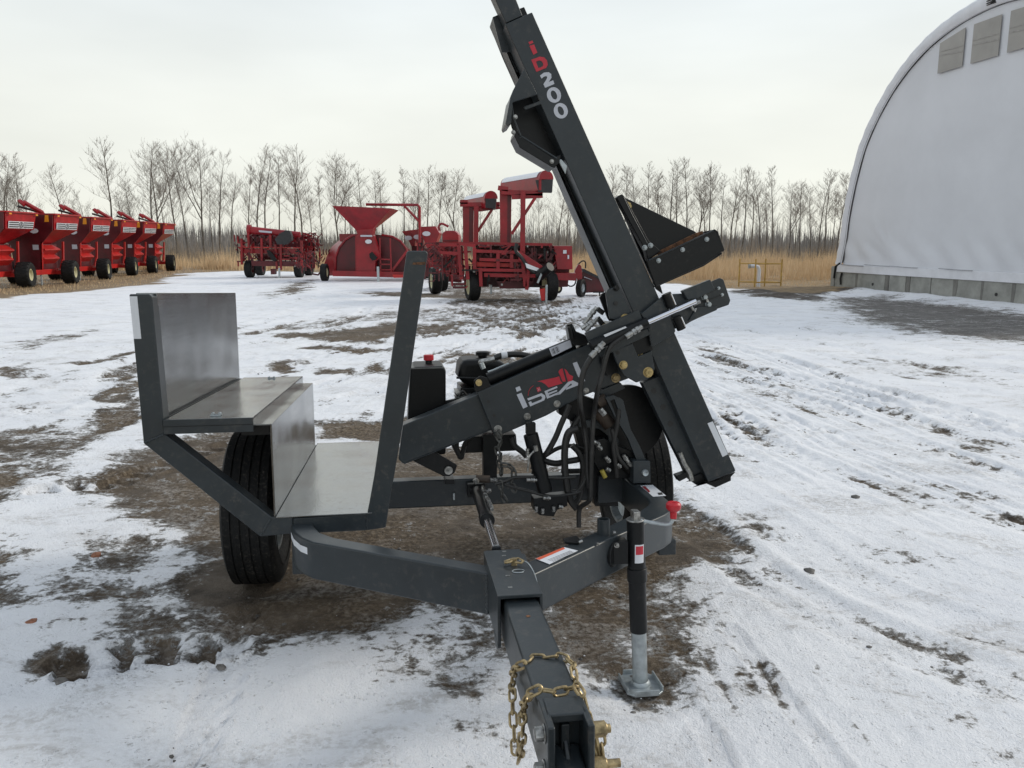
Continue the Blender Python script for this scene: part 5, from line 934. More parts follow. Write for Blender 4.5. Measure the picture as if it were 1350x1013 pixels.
def chain(path, par, m, L_=0.040, Wd=0.022, r_=0.0032, nm='chain_link', seed=1, face=(0, 0, 1)):
    P = spline(path, 12); d = [0]
    for a_, b_ in zip(P[:-1], P[1:]): d.append(d[-1] + (b_ - a_).length)
    pitch = L_ - 3.4 * r_; n = int(d[-1] / pitch); me_ = None; r = random.Random(seed); outl = []
    def pos(s_):
        s_ = min(max(s_, 0), d[-1]); i = int(np.searchsorted(d, s_)); i = min(max(i, 1), len(P) - 1); f_ = (s_ - d[i - 1]) / max(1e-6, d[i] - d[i - 1]); return P[i - 1].lerp(P[i], f_)
    for k in range(n):
        c_ = pos((k + 0.5) * pitch); t_ = (pos((k + 0.5) * pitch + 0.012) - pos((k + 0.5) * pitch - 0.012)).normalized()
        f_ = Vector(face); a_ = f_.cross(t_); 
        if a_.length < 0.2: a_ = Vector((0, 1, 0)).cross(t_)
        a_.normalize(); n_ = t_.cross(a_).normalized(); g = (k % 2) * math.pi / 2 + 0.45 + r.uniform(-0.2, 0.2)
        y_ = a_ * math.cos(g) + n_ * math.sin(g); z_ = t_.cross(y_)
        if me_ is None:
            o = link_mesh(L_, Wd, r_).build(nm, m, par); me_ = o.data
        else: o = bpy.data.objects.new(nm, me_); COL.objects.link(o); o.parent = par
        M = Matrix((t_, y_, z_)).transposed().to_4x4(); M.translation = c_; o.matrix_local = M; outl.append(o)
    return outl
hk = B(); hk.sweep(spline([(0.050, -0.87, 0.545), (0.058, -0.885, 0.50), (0.060, -0.90, 0.44), (0.060, -0.92, 0.39), (0.056, -0.945, 0.36), (0.053, -0.955, 0.39), (0.052, -0.94, 0.44)], 5), 0.0065, 8)
hk.sweep([(0.050, -0.875, 0.53), (0.054, -0.90, 0.47), (0.056, -0.93, 0.40)], 0.004, 6)
sc = T(hk, 'safety_chain', GOLD, bev=0)
chain([(0.050, -0.80, 0.50)] + [(0.045,-0.711,0.585),(0.052,-0.661,0.585),(0.045,-0.634,0.585),(0.023,-0.614,0.585)] + [(-0.007,-0.609,0.58),(-0.034,-0.605,0.58),(-0.049,-0.628,0.58)] + [(-0.068,-0.603,0.558),(-0.068,-0.533,0.495)] + [(-0.078,-0.614,0.499),(-0.078,-0.62,0.456),(-0.078,-0.639,0.417),(-0.078,-0.65,0.38),(-0.078,-0.678,0.37)], sc, GOLD, seed=2)
chain([(0.052, -0.86, 0.52)] + [(0.033,-0.825,0.608)] + [(0.017,-0.793,0.6),(-0.009,-0.803,0.6),(-0.039,-0.79,0.6),(-0.057,-0.793,0.6)] + [(-0.07,-0.763,0.563),(-0.07,-0.709,0.516)] + [(-0.08,-0.792,0.537),(-0.08,-0.782,0.5),(-0.08,-0.755,0.45),(-0.08,-0.714,0.395)], sc, GOLD, seed=3)

chain([(0.062, -0.865, 0.55), (0.066, -0.885, 0.50), (0.068, -0.91, 0.43), (0.066, -0.935, 0.36), (0.062, -0.95, 0.30)], sc, GOLD, seed=9)

# jack
ja = Vector((0.499, 0.285, 0.022)); jb = Vector((0.472, 0.276, 0.625)); jd = (jb - ja).normalized()
jt = T(B().cyl(ja + jd * 0.20, jb, 0.0305, 28), 'jack', BLACK, bev=0.002)
T(B().cyl(ja, ja + jd * 0.23, 0.0265, 28), 'inner_tube', GALV, jt, 0)
ft = B(); fx0, fx1, fy0, fy1 = 0.437, 0.562, 0.205, 0.365
ft.prism([(fx0 + 0.02, fy0), (fx1 - 0.02, fy0), (fx1, fy0 + 0.02), (fx1, fy1 - 0.02), (fx1 - 0.02, fy1), (fx0 + 0.02, fy1), (fx0, fy1 - 0.02), (fx0, fy0 + 0.02)], 0.018, 0.025, 'w')
for a_, b_ in (((fx0, fy0 + 0.02, 0.03), (fx0, fy1 - 0.02, 0.03)), ((fx1, fy0 + 0.02, 0.03), (fx1, fy1 - 0.02, 0.03)), ((fx0 + 0.02, fy0, 0.03), (fx1 - 0.02, fy0, 0.03)), ((fx0 + 0.02, fy1, 0.03), (fx1 - 0.02, fy1, 0.03))): ft.bar(a_, b_, 0.006, 0.022)
ft.lathe([(0.0, 0.036), (0.008, 0.034), (0.016, 0.028)], ja + jd * 0.002, jd, 24); T(ft, 'foot_plate', GALV, jt, 0.002)
T(B().cyl(jb, jb + jd * 0.006, 0.032, 24).cyl(jb + jd * 0.006, jb + jd * 0.03, 0.012, 12).box((jb.x - 0.012, jb.y - 0.02, jb.z + 0.004), (jb.x + 0.012, jb.y + 0.02, jb.z + 0.035)), 'jack_head', FITTING, jt, 0.002)
cr_ = T(B().sweep(spline([(0.485, 0.262, 0.628), (0.56, 0.262, 0.612), (0.590, 0.262, 0.612), (0.600, 0.262, 0.625), (0.603, 0.262, 0.655)], 5), 0.0065, 10), 'crank_handle', GALV, jt, 0)
T(B().lathe([(-0.035, 0.011), (-0.012, 0.012), (-0.004, 0.022), (0.004, 0.026), (0.016, 0.026), (0.022, 0.020), (0.022, 0.008), (0.014, 0.006), (0.014, 0.001)], (0.603, 0.262, 0.665), (0, 0, 1), 24), 'crank_knob', REDPL, jt, 0)
T(B().box((0.385, 0.262, 0.475), (0.445, 0.33, 0.555)).cyl((0.36, 0.30, 0.51), (0.40, 0.27, 0.51), 0.045).lathe([(-0.025, 0.031), (-0.025, 0.0345), (0.025, 0.0345), (0.025, 0.031)], ja + jd * 0.41, jd, 28), 'jack_mount', BLACK, jt, 0.003)
T(B().hexbolt((0.402, 0.262, 0.545), (0, -1, 0), 0.007, 0.01), 'bolt', FITTING, jt, 0)
jc = ja + jd * 0.505
lb = B()
for a0 in np.linspace(-2.0, -0.9, 7)[:-1]:
    a1 = a0 + 1.1 / 6
    lb.add([tuple(jc + Vector((0.0312 * math.cos(g), 0.0312 * math.sin(g), z_))) for g, z_ in ((a0, -0.045), (a1, -0.045), (a1, 0.02), (a0, 0.02))], [(0, 1, 2, 3)])
T(lb, 'warning_label', WHITE, jt, 0)
lb = B()
for a0 in np.linspace(-1.9, -1.0, 7)[:-1]:
    a1 = a0 + 0.9 / 6
    lb.add([tuple(jc + Vector((0.0316 * math.cos(g), 0.0316 * math.sin(g), z_))) for g, z_ in ((a0, -0.015), (a1, -0.015), (a1, 0.015), (a0, 0.015))], [(0, 1, 2, 3)])
T(lb, 'label_print', REDV, jt, 0)
so_ = B(); so_.lathe([(0.57 - 0.57, 0.022), (0.055, 0.022), (0.055, 0.018), (0.003, 0.018)], (0.367, 0.305, 0.572), (0, 0, 1), 24); T(so_, 'jack_socket', PAINT, bev=0)
T(B().hexbolt((0.395, 0.285, 0.582), (1, 0, 0), 0.006, 0.008), 'bolt', FITTING, bev=0)
T(B().prism([(0.213,0.254),(0.266,0.28),(0.269,0.227),(0.257,0.202),(0.212,0.218)], 0.572, 0.582, 'w'), 'cover_cap', BLACK, bev=0.003)
T(B().cyl([(0.256,0.195,0.583)][0], ([(0.256,0.195,0.583)][0][0] + 0.012, [(0.256,0.195,0.583)][0][1], 0.588), 0.005), 'bolt', FITTING, bev=0)
T(B().hexbolt([(0.319,0.197,0.572)][0], (0, 0, 1), 0.004, 0.005), 'bolt', FITTING, bev=0)
# labels on the yoke
flat([(0.09,0.083,0.574),(0.204,0.179,0.574),(0.24,0.142,0.573),(0.125,0.026,0.574)], 'warning_label', WHITE, frame, (0, 0, 1))
flat([(0.091,0.08,0.575),(0.198,0.176,0.575),(0.202,0.163,0.575),(0.101,0.069,0.575)], 'label_stripe', ORANGEV, frame, (0, 0, 1))
for k in range(4): 
    a_ = [(0.123,0.07,0.575),(0.221,0.155,0.575)][0]; b_ = [(0.123,0.07,0.575),(0.221,0.155,0.575)][1]
    a_ = Vector(a_); b_ = Vector(b_); s_ = Vector((0.004 * (k + 1), -0.006 * (k + 1), 0)); T(B().bar(a_ + s_, a_.lerp(b_, 0.9) + s_, 0.0015, 0.0004), 'label_print', BLACKV, frame, 0)
flat([(0.692,0.945,0.574),(0.749,0.951,0.574),(0.747,0.765,0.574),(0.691,0.763,0.573)], 'warning_label', WHITE, frame, (0, 0, 1))
flat([(0.694,0.931,0.575),(0.71,0.931,0.575),(0.704,0.843,0.575),(0.693,0.825,0.575)], 'label_stripe', mat('dark_red_vinyl', (0.25, 0.01, 0.015), 0.5), frame, (0, 0, 1))
flat([(0.727,0.816,0.575),(0.746,0.816,0.575),(0.74,0.784,0.575),(0.721,0.779,0.575)], 'label_print', BLACKV, frame, (0, 0, 1))
P_ = [(-0.7315, 0.602), (-0.7095, 0.512), (-0.6765, 0.436), (-0.6500, 0.402)]
stk = B()
for a_, b_ in zip(P_[:-1], P_[1:]): stk.add([(a_[0], a_[1] - 0.002, 0.522), (b_[0], b_[1] - 0.002, 0.522), (b_[0], b_[1] - 0.002, 0.546), (a_[0], a_[1] - 0.002, 0.546)], [(0, 1, 2, 3)])
T(stk, 'reflective_strip', WHITE, frame, 0)

# seat, step box and platform
T(B().prism([(-1.242,1.415),(-1.177,1.414),(-1.167,1.406),(-1.152,0.923),(-1.225,0.89)], 0.60, 0.675), 'seat_post', bev=0.005)
T(B().prism([(-1.226,0.89),(-1.152,0.923),(-0.798,0.603),(-0.723,0.599),(-0.725,0.537),(-0.842,0.531)], 0.602, 0.675), 'diagonal_tube', bev=0.005)
T(B().prism([(-0.723,0.595),(-0.455,0.6),(-0.457,0.535),(-0.726,0.535)], 0.603, 0.675), 'platform_tube', bev=0.005)
T(B().prism([(-0.455,0.6),(-0.45,0.619),(-0.426,0.738),(-0.288,1.555),(-0.283,1.561),(-0.218,1.561),(-0.212,1.553),(-0.316,0.93),(-0.377,0.61),(-0.388,0.544),(-0.457,0.536)], 0.60, 0.675), 'guard_post', bev=0.005)
T(B().box((-0.80, 0.68, 0.525), (-0.43, 0.72, 0.598)).box((-0.80, 1.95, 0.525), (-0.43, 2.03, 0.598)).box((-0.80, 0.7, 0.53), (-0.74, 2.0, 0.598)).box((-0.49, 0.7, 0.53), (-0.43, 2.0, 0.598)), 'platform_frame', bev=0.003)
T(B().box((-1.235, 1.93, 0.89), (-1.17, 2.0, 1.40)).bar((-1.2, 1.96, 0.92), (-0.8, 1.96, 0.56), 0.07, 0.07), 'seat_post', bev=0.005)
bk = B(); bk.box((-1.172, 0.655, 0.955), (-1.166, 1.995, 1.418)).box((-1.235, 0.65, 1.412), (-1.166, 1.995, 1.4185)).box((-1.238, 0.655, 0.96), (-1.233, 1.99, 1.415)).box((-1.235, 1.99, 0.96), (-1.166, 1.996, 1.415))
T(bk, 'seat_back', STEEL, bev=0.002)
T(B().box((-1.164, 0.66, 0.95), (-1.155, 1.99, 0.972)), 'seat_hinge', BLACK, bev=0)
ld = B(); ld.box((-1.148, 0.592, 0.966), (-0.845, 2.01, 0.974)).box((-1.148, 0.588, 0.925), (-0.845, 0.592, 0.974)).box((-0.849, 0.592, 0.930), (-0.845, 2.01, 0.974)).box((-1.148, 2.008, 0.93), (-0.845, 2.012, 0.974)).box((-1.14, 0.6, 0.93), (-0.86, 2.0, 0.935))
seat = T(ld, 'seat_lid', STEELH, bev=0.002)
T(B().box((-1.149, 0.580, 0.924), (-0.844, 0.5875, 0.9745)), 'shaded_lid_front', PAINT, seat, 0.001); T(B().box((-1.149, 0.5785, 0.950), (-0.844, 0.580, 0.9515)), 'crease_shade', BLACK, seat, 0)  # charcoal front and black crease line paint shade onto the bent steel
for p in [(-0.986,0.656,0.976),(-0.991,1.919,0.976)]:
    T(B().box((p[0] - 0.018, p[1] - 0.014, 0.974), (p[0] + 0.018, p[1] - 0.006, 0.978)).cyl((p[0] - 0.012, p[1] - 0.004, 0.98), (p[0] - 0.012, p[1] + 0.012, 0.98), 0.006).cyl((p[0] + 0.012, p[1] - 0.004, 0.98), (p[0] + 0.012, p[1] + 0.012, 0.98), 0.006).box((p[0] - 0.018, p[1] + 0.006, 0.974), (p[0] + 0.018, p[1] + 0.014, 0.978)), 'latch', GALV, seat, 0.001)
bx = B(); bx.box((-0.788, 0.605, 0.604), (-0.784, 1.93, 0.945)).box((-0.90, 0.605, 0.941), (-0.784, 1.93, 0.946)).box((-0.90, 1.926, 0.604), (-0.784, 1.93, 0.945)).box((-0.790, 0.603, 0.604), (-0.784, 0.607, 0.946))
T(bx, 'step_box', STEEL, bev=0.0015)
T(B().box((-0.90, 0.65, 0.90), (-0.80, 1.92, 0.936)), 'box_liner', BLACK, bev=0)
fl = T(B().box((-0.783, 0.597, 0.600), (-0.437, 2.045, 0.6045)), 'step_floor', STEELH, bev=0.001)
T(B().box((-0.7838, 0.6, 0.6046), (-0.7815, 2.04, 0.6052)), 'weld_seam', BLACKV, fl, 0)
dec([(-1.239,1.407),(-1.215,1.407),(-1.21,1.26),(-1.235,1.26)], 0.5993, 'reflective_strip', WHITE)
flat([(p[0], 0.5993, p[1]) for p in [(-0.266,1.519),(-0.22,1.522),(-0.222,1.511),(-0.268,1.512)]], 'rust_mark', RUST, None)

# drive mast
MD = Vector((-0.423, 0, 0.906)); MR = Vector((0.906, 0, 0.423))
mast = PV([(0.121,2.465),(0.23,2.515),(1.125,0.626),(1.001,0.577)], 0.95, 1.06, 'mast', bev=0.004)
PV([(-0.072,2.891),(0.018,2.932),(0.194,2.504),(0.127,2.473)], 0.965, 1.04, 'mast_extension', bev=0.004)
PV([(0.093,2.526),(0.216,2.573),(1.131,0.63),(0.988,0.551)], 1.065, 1.10, 'recess_shade', BLACK)  # black sheet paints the shade in the open channel behind the mast
PV([(0.083,2.522),(0.095,2.529),(0.141,2.393),(0.166,2.34),(0.998,0.561),(0.974,0.551)], 1.06, 1.17, 'guide_channel', bev=0.002)
PV([(0.083,2.523),(0.121,2.54),(0.163,2.388),(0.119,2.387)], 1.05, 1.06, 'channel_cap', bev=0.002)
PV([(0.959,0.561),(1.01,0.574),(1.132,0.613),(1.111,0.592),(1.112,0.575),(1.042,0.547),(0.984,0.573)], 0.965, 1.06, 'mast_foot', BLACK)
PV([(0.866,0.601),(0.922,0.619),(0.933,0.599),(0.882,0.575)], 0.985, 1.03, 'foot_peg', BLACK)
PV([(0.925,0.588),(0.986,0.61),(1.008,0.564),(0.961,0.556)], 0.985, 1.07, 'foot_bracket', BLACK)
PV([(0.713,1.015),(0.788,1.043),(0.925,0.782),(1.006,0.597),(0.949,0.574),(0.902,0.642),(0.838,0.765)], 1.0, 1.05, 'inner_rail', bev=0.003)
for p in [(0.764,0.98),(0.807,0.908),(0.841,0.832)]: T(B().cyl((p[0], 0.9985, p[1]), (p[0], 1.0, p[1]), 0.0125, 16), 'rail_hole', BLACKV, bev=0)
T(B().sweep([(0.88,0.985,0.706),(0.901,0.985,0.655),(0.928,0.985,0.614),(0.938,0.985,0.578)], 0.012, 8), 'grease_line', FITTING, bev=0)
dec([(0.991,0.838),(1.015,0.846),(1.087,0.698),(1.063,0.687)], 0.9494, 'reflective_strip', WHITE, mast)
def ring(outer, inner, v, nm, m_, par):      # flat letter with a counter: two loops of equal length bridged
    n = len(outer); q = B(); q.v = [(p[0], v, p[1]) for p in outer + inner] + [(p[0], v - 0.0008, p[1]) for p in outer + inner]
    for i in range(n):
        j = (i + 1) % n; q.f += [(i, j, j + n, i + n), (i + 2 * n, j + 2 * n, j + 3 * n, i + 3 * n), (i, j, j + 2 * n, i + 2 * n), (i + n, j + n, j + 3 * n, i + 3 * n)]
    return T(q, nm, m_, par, 0)
dec([(0.214,2.399),(0.23,2.406),(0.234,2.397),(0.218,2.39)], 0.9492, 'letter_dot', REDV, mast); dec([(0.218,2.385),(0.237,2.391),(0.25,2.36),(0.234,2.351)], 0.9492, 'letter', REDV, mast)
ring([(0.225,2.332),(0.242,2.338),(0.259,2.345),(0.277,2.343),(0.289,2.331),(0.292,2.314),(0.285,2.302),(0.265,2.294),(0.246,2.286),(0.236,2.307)], [(0.244,2.325),(0.249,2.327),(0.256,2.33),(0.266,2.329),(0.272,2.321),(0.274,2.314),(0.271,2.308),(0.263,2.304),(0.254,2.301),(0.249,2.312)], 0.9492, 'letter', REDV, mast)
dec([(0.26,2.272),(0.277,2.284),(0.296,2.286),(0.306,2.279),(0.307,2.265),(0.296,2.248),(0.314,2.255),(0.319,2.241),(0.281,2.225),(0.274,2.239),(0.286,2.257),(0.29,2.266),(0.286,2.271),(0.276,2.268),(0.267,2.26)], 0.9492, 'numeral', SILVERV, mast)
for c_ in [(0.317,2.198),(0.345,2.137)]:
    eo = [Vector((c_[0], 0, c_[1])) + MR * (0.0288 * math.cos(q)) + MD * (0.0305 * math.sin(q)) for q in np.linspace(0, 2 * math.pi, 29)[:-1]]
    ei = [Vector((c_[0], 0, c_[1])) + MR * (0.0115 * math.cos(q)) + MD * (0.0185 * math.sin(q)) for q in np.linspace(0, 2 * math.pi, 29)[:-1]]
    ring([(p.x, p.z) for p in eo], [(p.x, p.z) for p in ei], 0.9492, 'numeral', SILVERV, mast)
# upper hood bracket on the left of the mast
PV([(0.196,2.293),(0.205,2.292),(0.302,2.168),(0.365,1.961),(0.316,1.918),(0.183,2.026),(0.157,2.092),(0.139,2.178),(0.165,2.238)], 1.05, 1.06, 'hood_inner_shade', BLACK)  # black sheet paints the shade inside the hood
PV([(0.196,2.294),(0.245,2.197),(0.142,2.163),(0.137,2.181),(0.162,2.235)], 0.93, 0.938, 'hood_plate')
PV([(0.136,2.179),(0.145,2.164),(0.139,2.077),(0.121,2.066),(0.116,2.078)], 0.92, 1.06, 'hood_fin')
PV([(0.156,2.052),(0.177,2.032),(0.309,1.95),(0.341,1.961),(0.337,1.933),(0.316,1.909),(0.306,1.911),(0.174,1.986),(0.151,2.032)], 0.93, 1.05, 'hood_lip', BLACK)
T(B().sweep([(0.174,0.93,2.025),(0.183,0.93,2.029),(0.326,0.93,1.945)], 0.0035, 6), 'hood_edge', PAINT, bev=0)
T(B().sweep([(0.245,0.928,2.195),(0.142,0.928,2.162),(0.148,0.928,2.105),(0.177,0.928,2.032)], 0.0035, 6), 'hood_edge', PAINT, bev=0)
PV([(0.193,2.15),(0.264,2.176),(0.267,2.162),(0.2,2.137)], 0.95, 0.96, 'hood_rib', PAINT)
for p in [(0.147,2.044),(0.303,1.933),(0.156,2.104)]: T(B().hexbolt((p[0], 0.925, p[1]), (0, -1, 0), 0.007, 0.008), 'bolt', FITTING, bev=0)
PV([(0.347,1.947),(0.372,1.92),(0.365,1.887),(0.333,1.943)], 0.95, 0.955, 'stop_plate', GALV)
# driver shoe on the right of the mast
PV([(0.631,1.801),(0.943,1.66),(0.948,1.633),(0.788,1.576),(0.736,1.541)], 1.0, 1.012, 'shoe_gusset', BLACK)
PV([(0.586,1.798),(0.595,1.807),(0.611,1.812),(0.621,1.803),(0.728,1.62),(0.78,1.578),(0.725,1.54),(0.716,1.575)], 0.975, 1.02, 'shoe_flange', BLACK)
T(B().sweep([(0.615,0.974,1.802),(0.653,0.974,1.728),(0.72,0.974,1.61)], 0.002, 5), 'flange_edge', PAINT, bev=0)
PV([(0.704,1.536),(0.994,1.664),(1.005,1.656),(1.041,1.579),(0.957,1.52),(0.745,1.429),(0.715,1.503)], 0.93, 0.945, 'shoe_channel', BLACK, bev=0.004)
PV([(1.005,1.656),(0.994,1.664),(0.999,1.666),(1.013,1.657),(1.044,1.58),(1.037,1.572)], 0.93, 1.10, 'shoe_end', BLACK)
PV([(0.761,1.544),(1.043,1.667),(1.083,1.587),(0.793,1.441)], 1.08, 1.095, 'shoe_channel', BLACK)
PV([(0.767,1.574),(0.932,1.652),(0.969,1.664),(0.973,1.648),(0.775,1.56)], 0.99, 1.0, 'rusty_edge', RUST)
PV([(0.746,1.432),(0.956,1.522),(1.037,1.572),(1.042,1.565),(0.96,1.513),(0.749,1.425)], 0.945, 1.08, 'shoe_floor', BLACK)
for p in [(0.756,1.536),(0.859,1.581),(0.964,1.624)]: T(B().hexbolt((p[0], 0.93, p[1]), (0, -1, 0), 0.0078, 0.008), 'bolt', GALV, bev=0)
for p in [(0.709,1.592),(0.734,1.601)]: T(B().hexbolt((p[0], 0.975, p[1]), (0, -1, 0), 0.0088, 0.012), 'bolt', GALV, bev=0)
dec([(0.638,1.786),(0.653,1.779),(0.659,1.765),(0.653,1.753),(0.642,1.769)], 0.999, 'inspection_dot', GOLDB)
PV([(0.607,1.807),(0.625,1.817),(0.758,1.579),(0.818,1.397),(0.787,1.419),(0.71,1.579)], 1.05, 1.07, 'shoe_slide', BLACK)

# lifting arm
PV([(-0.318,0.845),(0.016,0.973),(0.08,0.819),(-0.285,0.688),(-0.319,0.674),(-0.341,0.696)], 1.10, 1.20, 'inner_beam', bev=0.005)
arm = PV([(0,0.982),(0.474,1.176),(0.708,1.265),(0.71,1.041),(0.638,1.016),(0.461,0.953),(0.302,0.872),(0.078,0.784)], 1.07, 1.22, 'outer_sleeve', bev=0.004)
for p in [(0.05,0.942),(0.074,0.881)]: T(B().lathe([(0, 0.006), (-0.001, 0.007), (-0.001, 0.005)], (p[0], 1.0695, p[1]), (0, 1, 0), 14).cyl((p[0], 1.0692, p[1]), (p[0], 1.0700, p[1]), 0.0048), 'threaded_hole', BLACKV, arm, 0)
for p, r_ in zip([(0.09,0.82),(0.219,0.872),(0.351,0.924),(0.481,0.979)], (0.014, 0.012, 0.012, 0.010)): T(B().hexbolt((p[0], 1.07, p[1]), (0, -1, 0), r_, 0.010), 'bolt', FITTING, arm, 0.001)
logo = lambda q, m_, nm='logo_letter': dec(q, 1.0692, nm, m_, arm)
logo([(0.168,0.999),(0.186,1.006),(0.193,0.989),(0.174,0.981)], SILVERV); logo([(0.173,0.969),(0.194,0.977),(0.221,0.916),(0.201,0.907)], SILVERV)
logo([(0.219,0.951),(0.282,0.973),(0.298,0.962),(0.299,0.953),(0.294,0.941),(0.232,0.916),(0.224,0.934),(0.236,0.939),(0.24,0.93),(0.281,0.945),(0.285,0.953),(0.28,0.961),(0.224,0.942)], SILVERV)
logo([(0.295,0.981),(0.35,1.002),(0.353,0.995),(0.309,0.978),(0.311,0.972),(0.35,0.986),(0.352,0.98),(0.314,0.965),(0.317,0.96),(0.358,0.976),(0.361,0.969),(0.307,0.948)], SILVERV)
logo([(0.345,0.962),(0.399,1.019),(0.421,1.026),(0.448,1.012),(0.443,1.003),(0.389,0.984),(0.393,0.993),(0.418,1.006),(0.413,1.013),(0.365,0.966)], SILVERV)
logo([(0.42,1.101),(0.439,1.107),(0.476,1.023),(0.459,1.01),(0.462,1.023),(0.443,1.044)], SILVERV)
logo([(0.263,1.025),(0.348,1.041),(0.36,1.045),(0.366,1.025),(0.376,1.014),(0.313,0.997),(0.3,1.011),(0.282,1.022)], REDV, 'logo_shape')
logo([(0.357,1.065),(0.365,1.076),(0.375,1.079),(0.38,1.059),(0.39,1.022),(0.376,1.021)], REDV, 'logo_shape'); logo([(0.383,1.078),(0.393,1.071),(0.404,1.053),(0.422,1.043),(0.418,1.024),(0.399,1.02)], REDV, 'logo_shape')
logo([(0.259,0.997),(0.274,1.001),(0.281,0.985),(0.266,0.978)], REDV, 'logo_shape')
q = [(0.263,1.068,0.995),(0.277,1.069,0.985),(0.274,1.069,0.998),(0.266,1.068,0.982)]; T(B().bar(q[0], q[1], 0.0006, 0.0028, (0, -1, 0)).bar(q[2], q[3], 0.0006, 0.0028, (0, -1, 0)), 'logo_cross', WHITE, arm, 0)
q = [(0.223,1.069,0.963),(0.226,1.069,0.982),(0.234,1.069,0.997),(0.247,1.069,1.007)]; T(B().sweep(q, 0.0012, 4), 'logo_arc', REDV, arm, 0)

# lift cylinder above the arm
lc0, lc1 = [(0.054,1.12,1.034),(0.436,1.12,1.184)]
lc = T(B().cyl(lc0, lc1, 0.0270, 28), 'lift_cylinder', BLACK, bev=0.002)
PV([(-0.012,1.033),(0.015,1.054),(0.049,1.044),(0.063,1.001),(0.014,0.979),(-0.01,0.989)], 1.075, 1.085, 'cylinder_clevis', BLACK)
p = [(0.009,1.025)][0]; T(B().lathe([(0, 0.0005), (0, 0.0135), (0.012, 0.0145), (0.02, 0.0145)], (p[0], 1.058, p[1]), (0, 1, 0), 24), 'clevis_pin', GOLDB, bev=0)
b_ = [(0.32,1.165),(0.413,1.201),(0.422,1.17),(0.334,1.13)]; cl = dec(b_, 1.0915, 'serial_label', SILVERV, lc)
for k in range(7):
    f0 = 0.06 + k * 0.055; lo = [b_[0][i] + (b_[1][i] - b_[0][i]) * f0 for i in (0, 1)]; hi = [b_[3][i] + (b_[2][i] - b_[3][i]) * f0 for i in (0, 1)]
    T(B().bar((lo[0] * 0.85 + hi[0] * 0.15, 1.0905, lo[1] * 0.85 + hi[1] * 0.15), (lo[0] * 0.15 + hi[0] * 0.85, 1.0905, lo[1] * 0.15 + hi[1] * 0.85), 0.0012 + 0.0012 * (k % 3), 0.0006, (0, 1, 0)), 'barcode_bar', BLACKV, lc, 0)
PV([(0.403,1.261),(0.42,1.271),(0.436,1.239),(0.476,1.223),(0.492,1.191),(0.48,1.176),(0.432,1.177),(0.412,1.201)], 1.07, 1.15, 'gland_block', BLACK)
T(B().cyl(*[(0.495,1.12,1.223),(0.562,1.12,1.247)], 0.0125, 16), 'lift_rod', CHROME, bev=0)
PV([(0.54,1.255),(0.588,1.281),(0.604,1.262),(0.557,1.223)], 1.05, 1.16, 'rod_eye', BLACK)

# slide cylinder, carriage and clamp end
car = PV([(0.531,1.399),(0.538,1.417),(0.584,1.434),(0.647,1.309),(0.713,1.332),(0.733,1.27),(0.549,1.296)], 0.93, 0.945, 'carriage_plate')
PV([(0.527,1.384),(0.537,1.401),(0.554,1.408),(0.612,1.283),(0.572,1.283),(0.562,1.298)], 1.02, 1.035, 'carriage_plate', BLACK)
PV([(0.559,1.162),(0.646,1.194),(0.67,1.137),(0.729,1.159),(0.745,1.082),(0.714,1.041),(0.664,1.026),(0.612,1.056),(0.589,1.093),(0.573,1.124)], 0.925, 0.94, 'carriage_plate')
PV([(0.583,1.214),(0.723,1.257),(0.74,1.162),(0.669,1.136),(0.645,1.197),(0.575,1.164)], 0.94, 0.949, 'carriage_plate', BLACK)
PV([(0.533,1.198),(0.587,1.213),(0.619,1.059),(0.565,1.045),(0.541,1.103)], 1.04, 1.065, 'carriage_side', BLACK)
T(B().prism([(0.677,1.315),(0.756,1.377),(0.781,1.396),(0.83,1.241),(0.821,1.229),(0.729,1.176),(0.709,1.266)], 0.915, 0.93), 'mast_clamp', bev=0.004)
T(B().prism([(0.682,1.314),(0.688,1.311),(0.713,1.31),(0.765,1.37),(0.759,1.377)], 0.93, 1.05), 'clamp_wall', BLACK)
for (x_, y_), r_, m_ in zip([(0.613,1.297),(0.607,1.102),(0.715,1.069),(0.574,1.423)], (0.0155, 0.0145, 0.0175, 0.010), (GOLDB, GOLDB, GOLDB, BLACK)): T(B().hexbolt((x_, 0.926, y_), (0, -1, 0), r_, 0.013), 'bolt', m_, bev=0.001)
p = [(0.686,1.134)][0]; T(B().hexbolt((p[0], 0.95, p[1]), (0.75, -0.6, 0.2), 0.013, 0.014), 'bolt', GOLDB, bev=0)
p = [(0.544,1.258)][0]; T(B().hexbolt((p[0], 0.99, p[1]), (0, -1, 0), 0.014, 0.012), 'bolt', GOLD, bev=0)
p = [(0.613,1.032)][0]; T(B().hexbolt((p[0], 1.068, p[1]), (0, -1, 0), 0.0165, 0.012), 'bolt', GOLD, arm, 0.001)
for p in [(0.573,1.361),(0.582,1.154)]: T(B().cyl((p[0], 0.9235, p[1]), (p[0], 0.931, p[1]), 0.0085, 16), 'plate_hole', BLACKV, bev=0)
sc0, sc1 = [(0.455,0.875,1.186),(0.694,0.875,1.281)]
sc_ = T(B().cyl(sc0, sc1, 0.0235, 28), 'slide_cylinder', BLACK, bev=0.002)
T(B().bar(*[(0.444,0.9,1.218),(0.671,0.9,1.309)], 0.05, 0.014, (0, -1, 0)), 'cylinder_guard', PAINT, sc_, 0.001)
T(B().bar(*[(0.497,0.905,1.152),(0.706,0.905,1.243)], 0.03, 0.012, (0, -1, 0)), 'cylinder_guard', PAINT, sc_, 0.001)
dec([(0.502,1.234),(0.593,1.268),(0.599,1.263),(0.509,1.225)], 0.8505, 'cylinder_label', WHITE, sc_)
T(B().cyl(*[(0.692,0.875,1.28),(0.9,0.875,1.367)], 0.0112, 18), 'slide_rod', CHROME, sc_, 0)
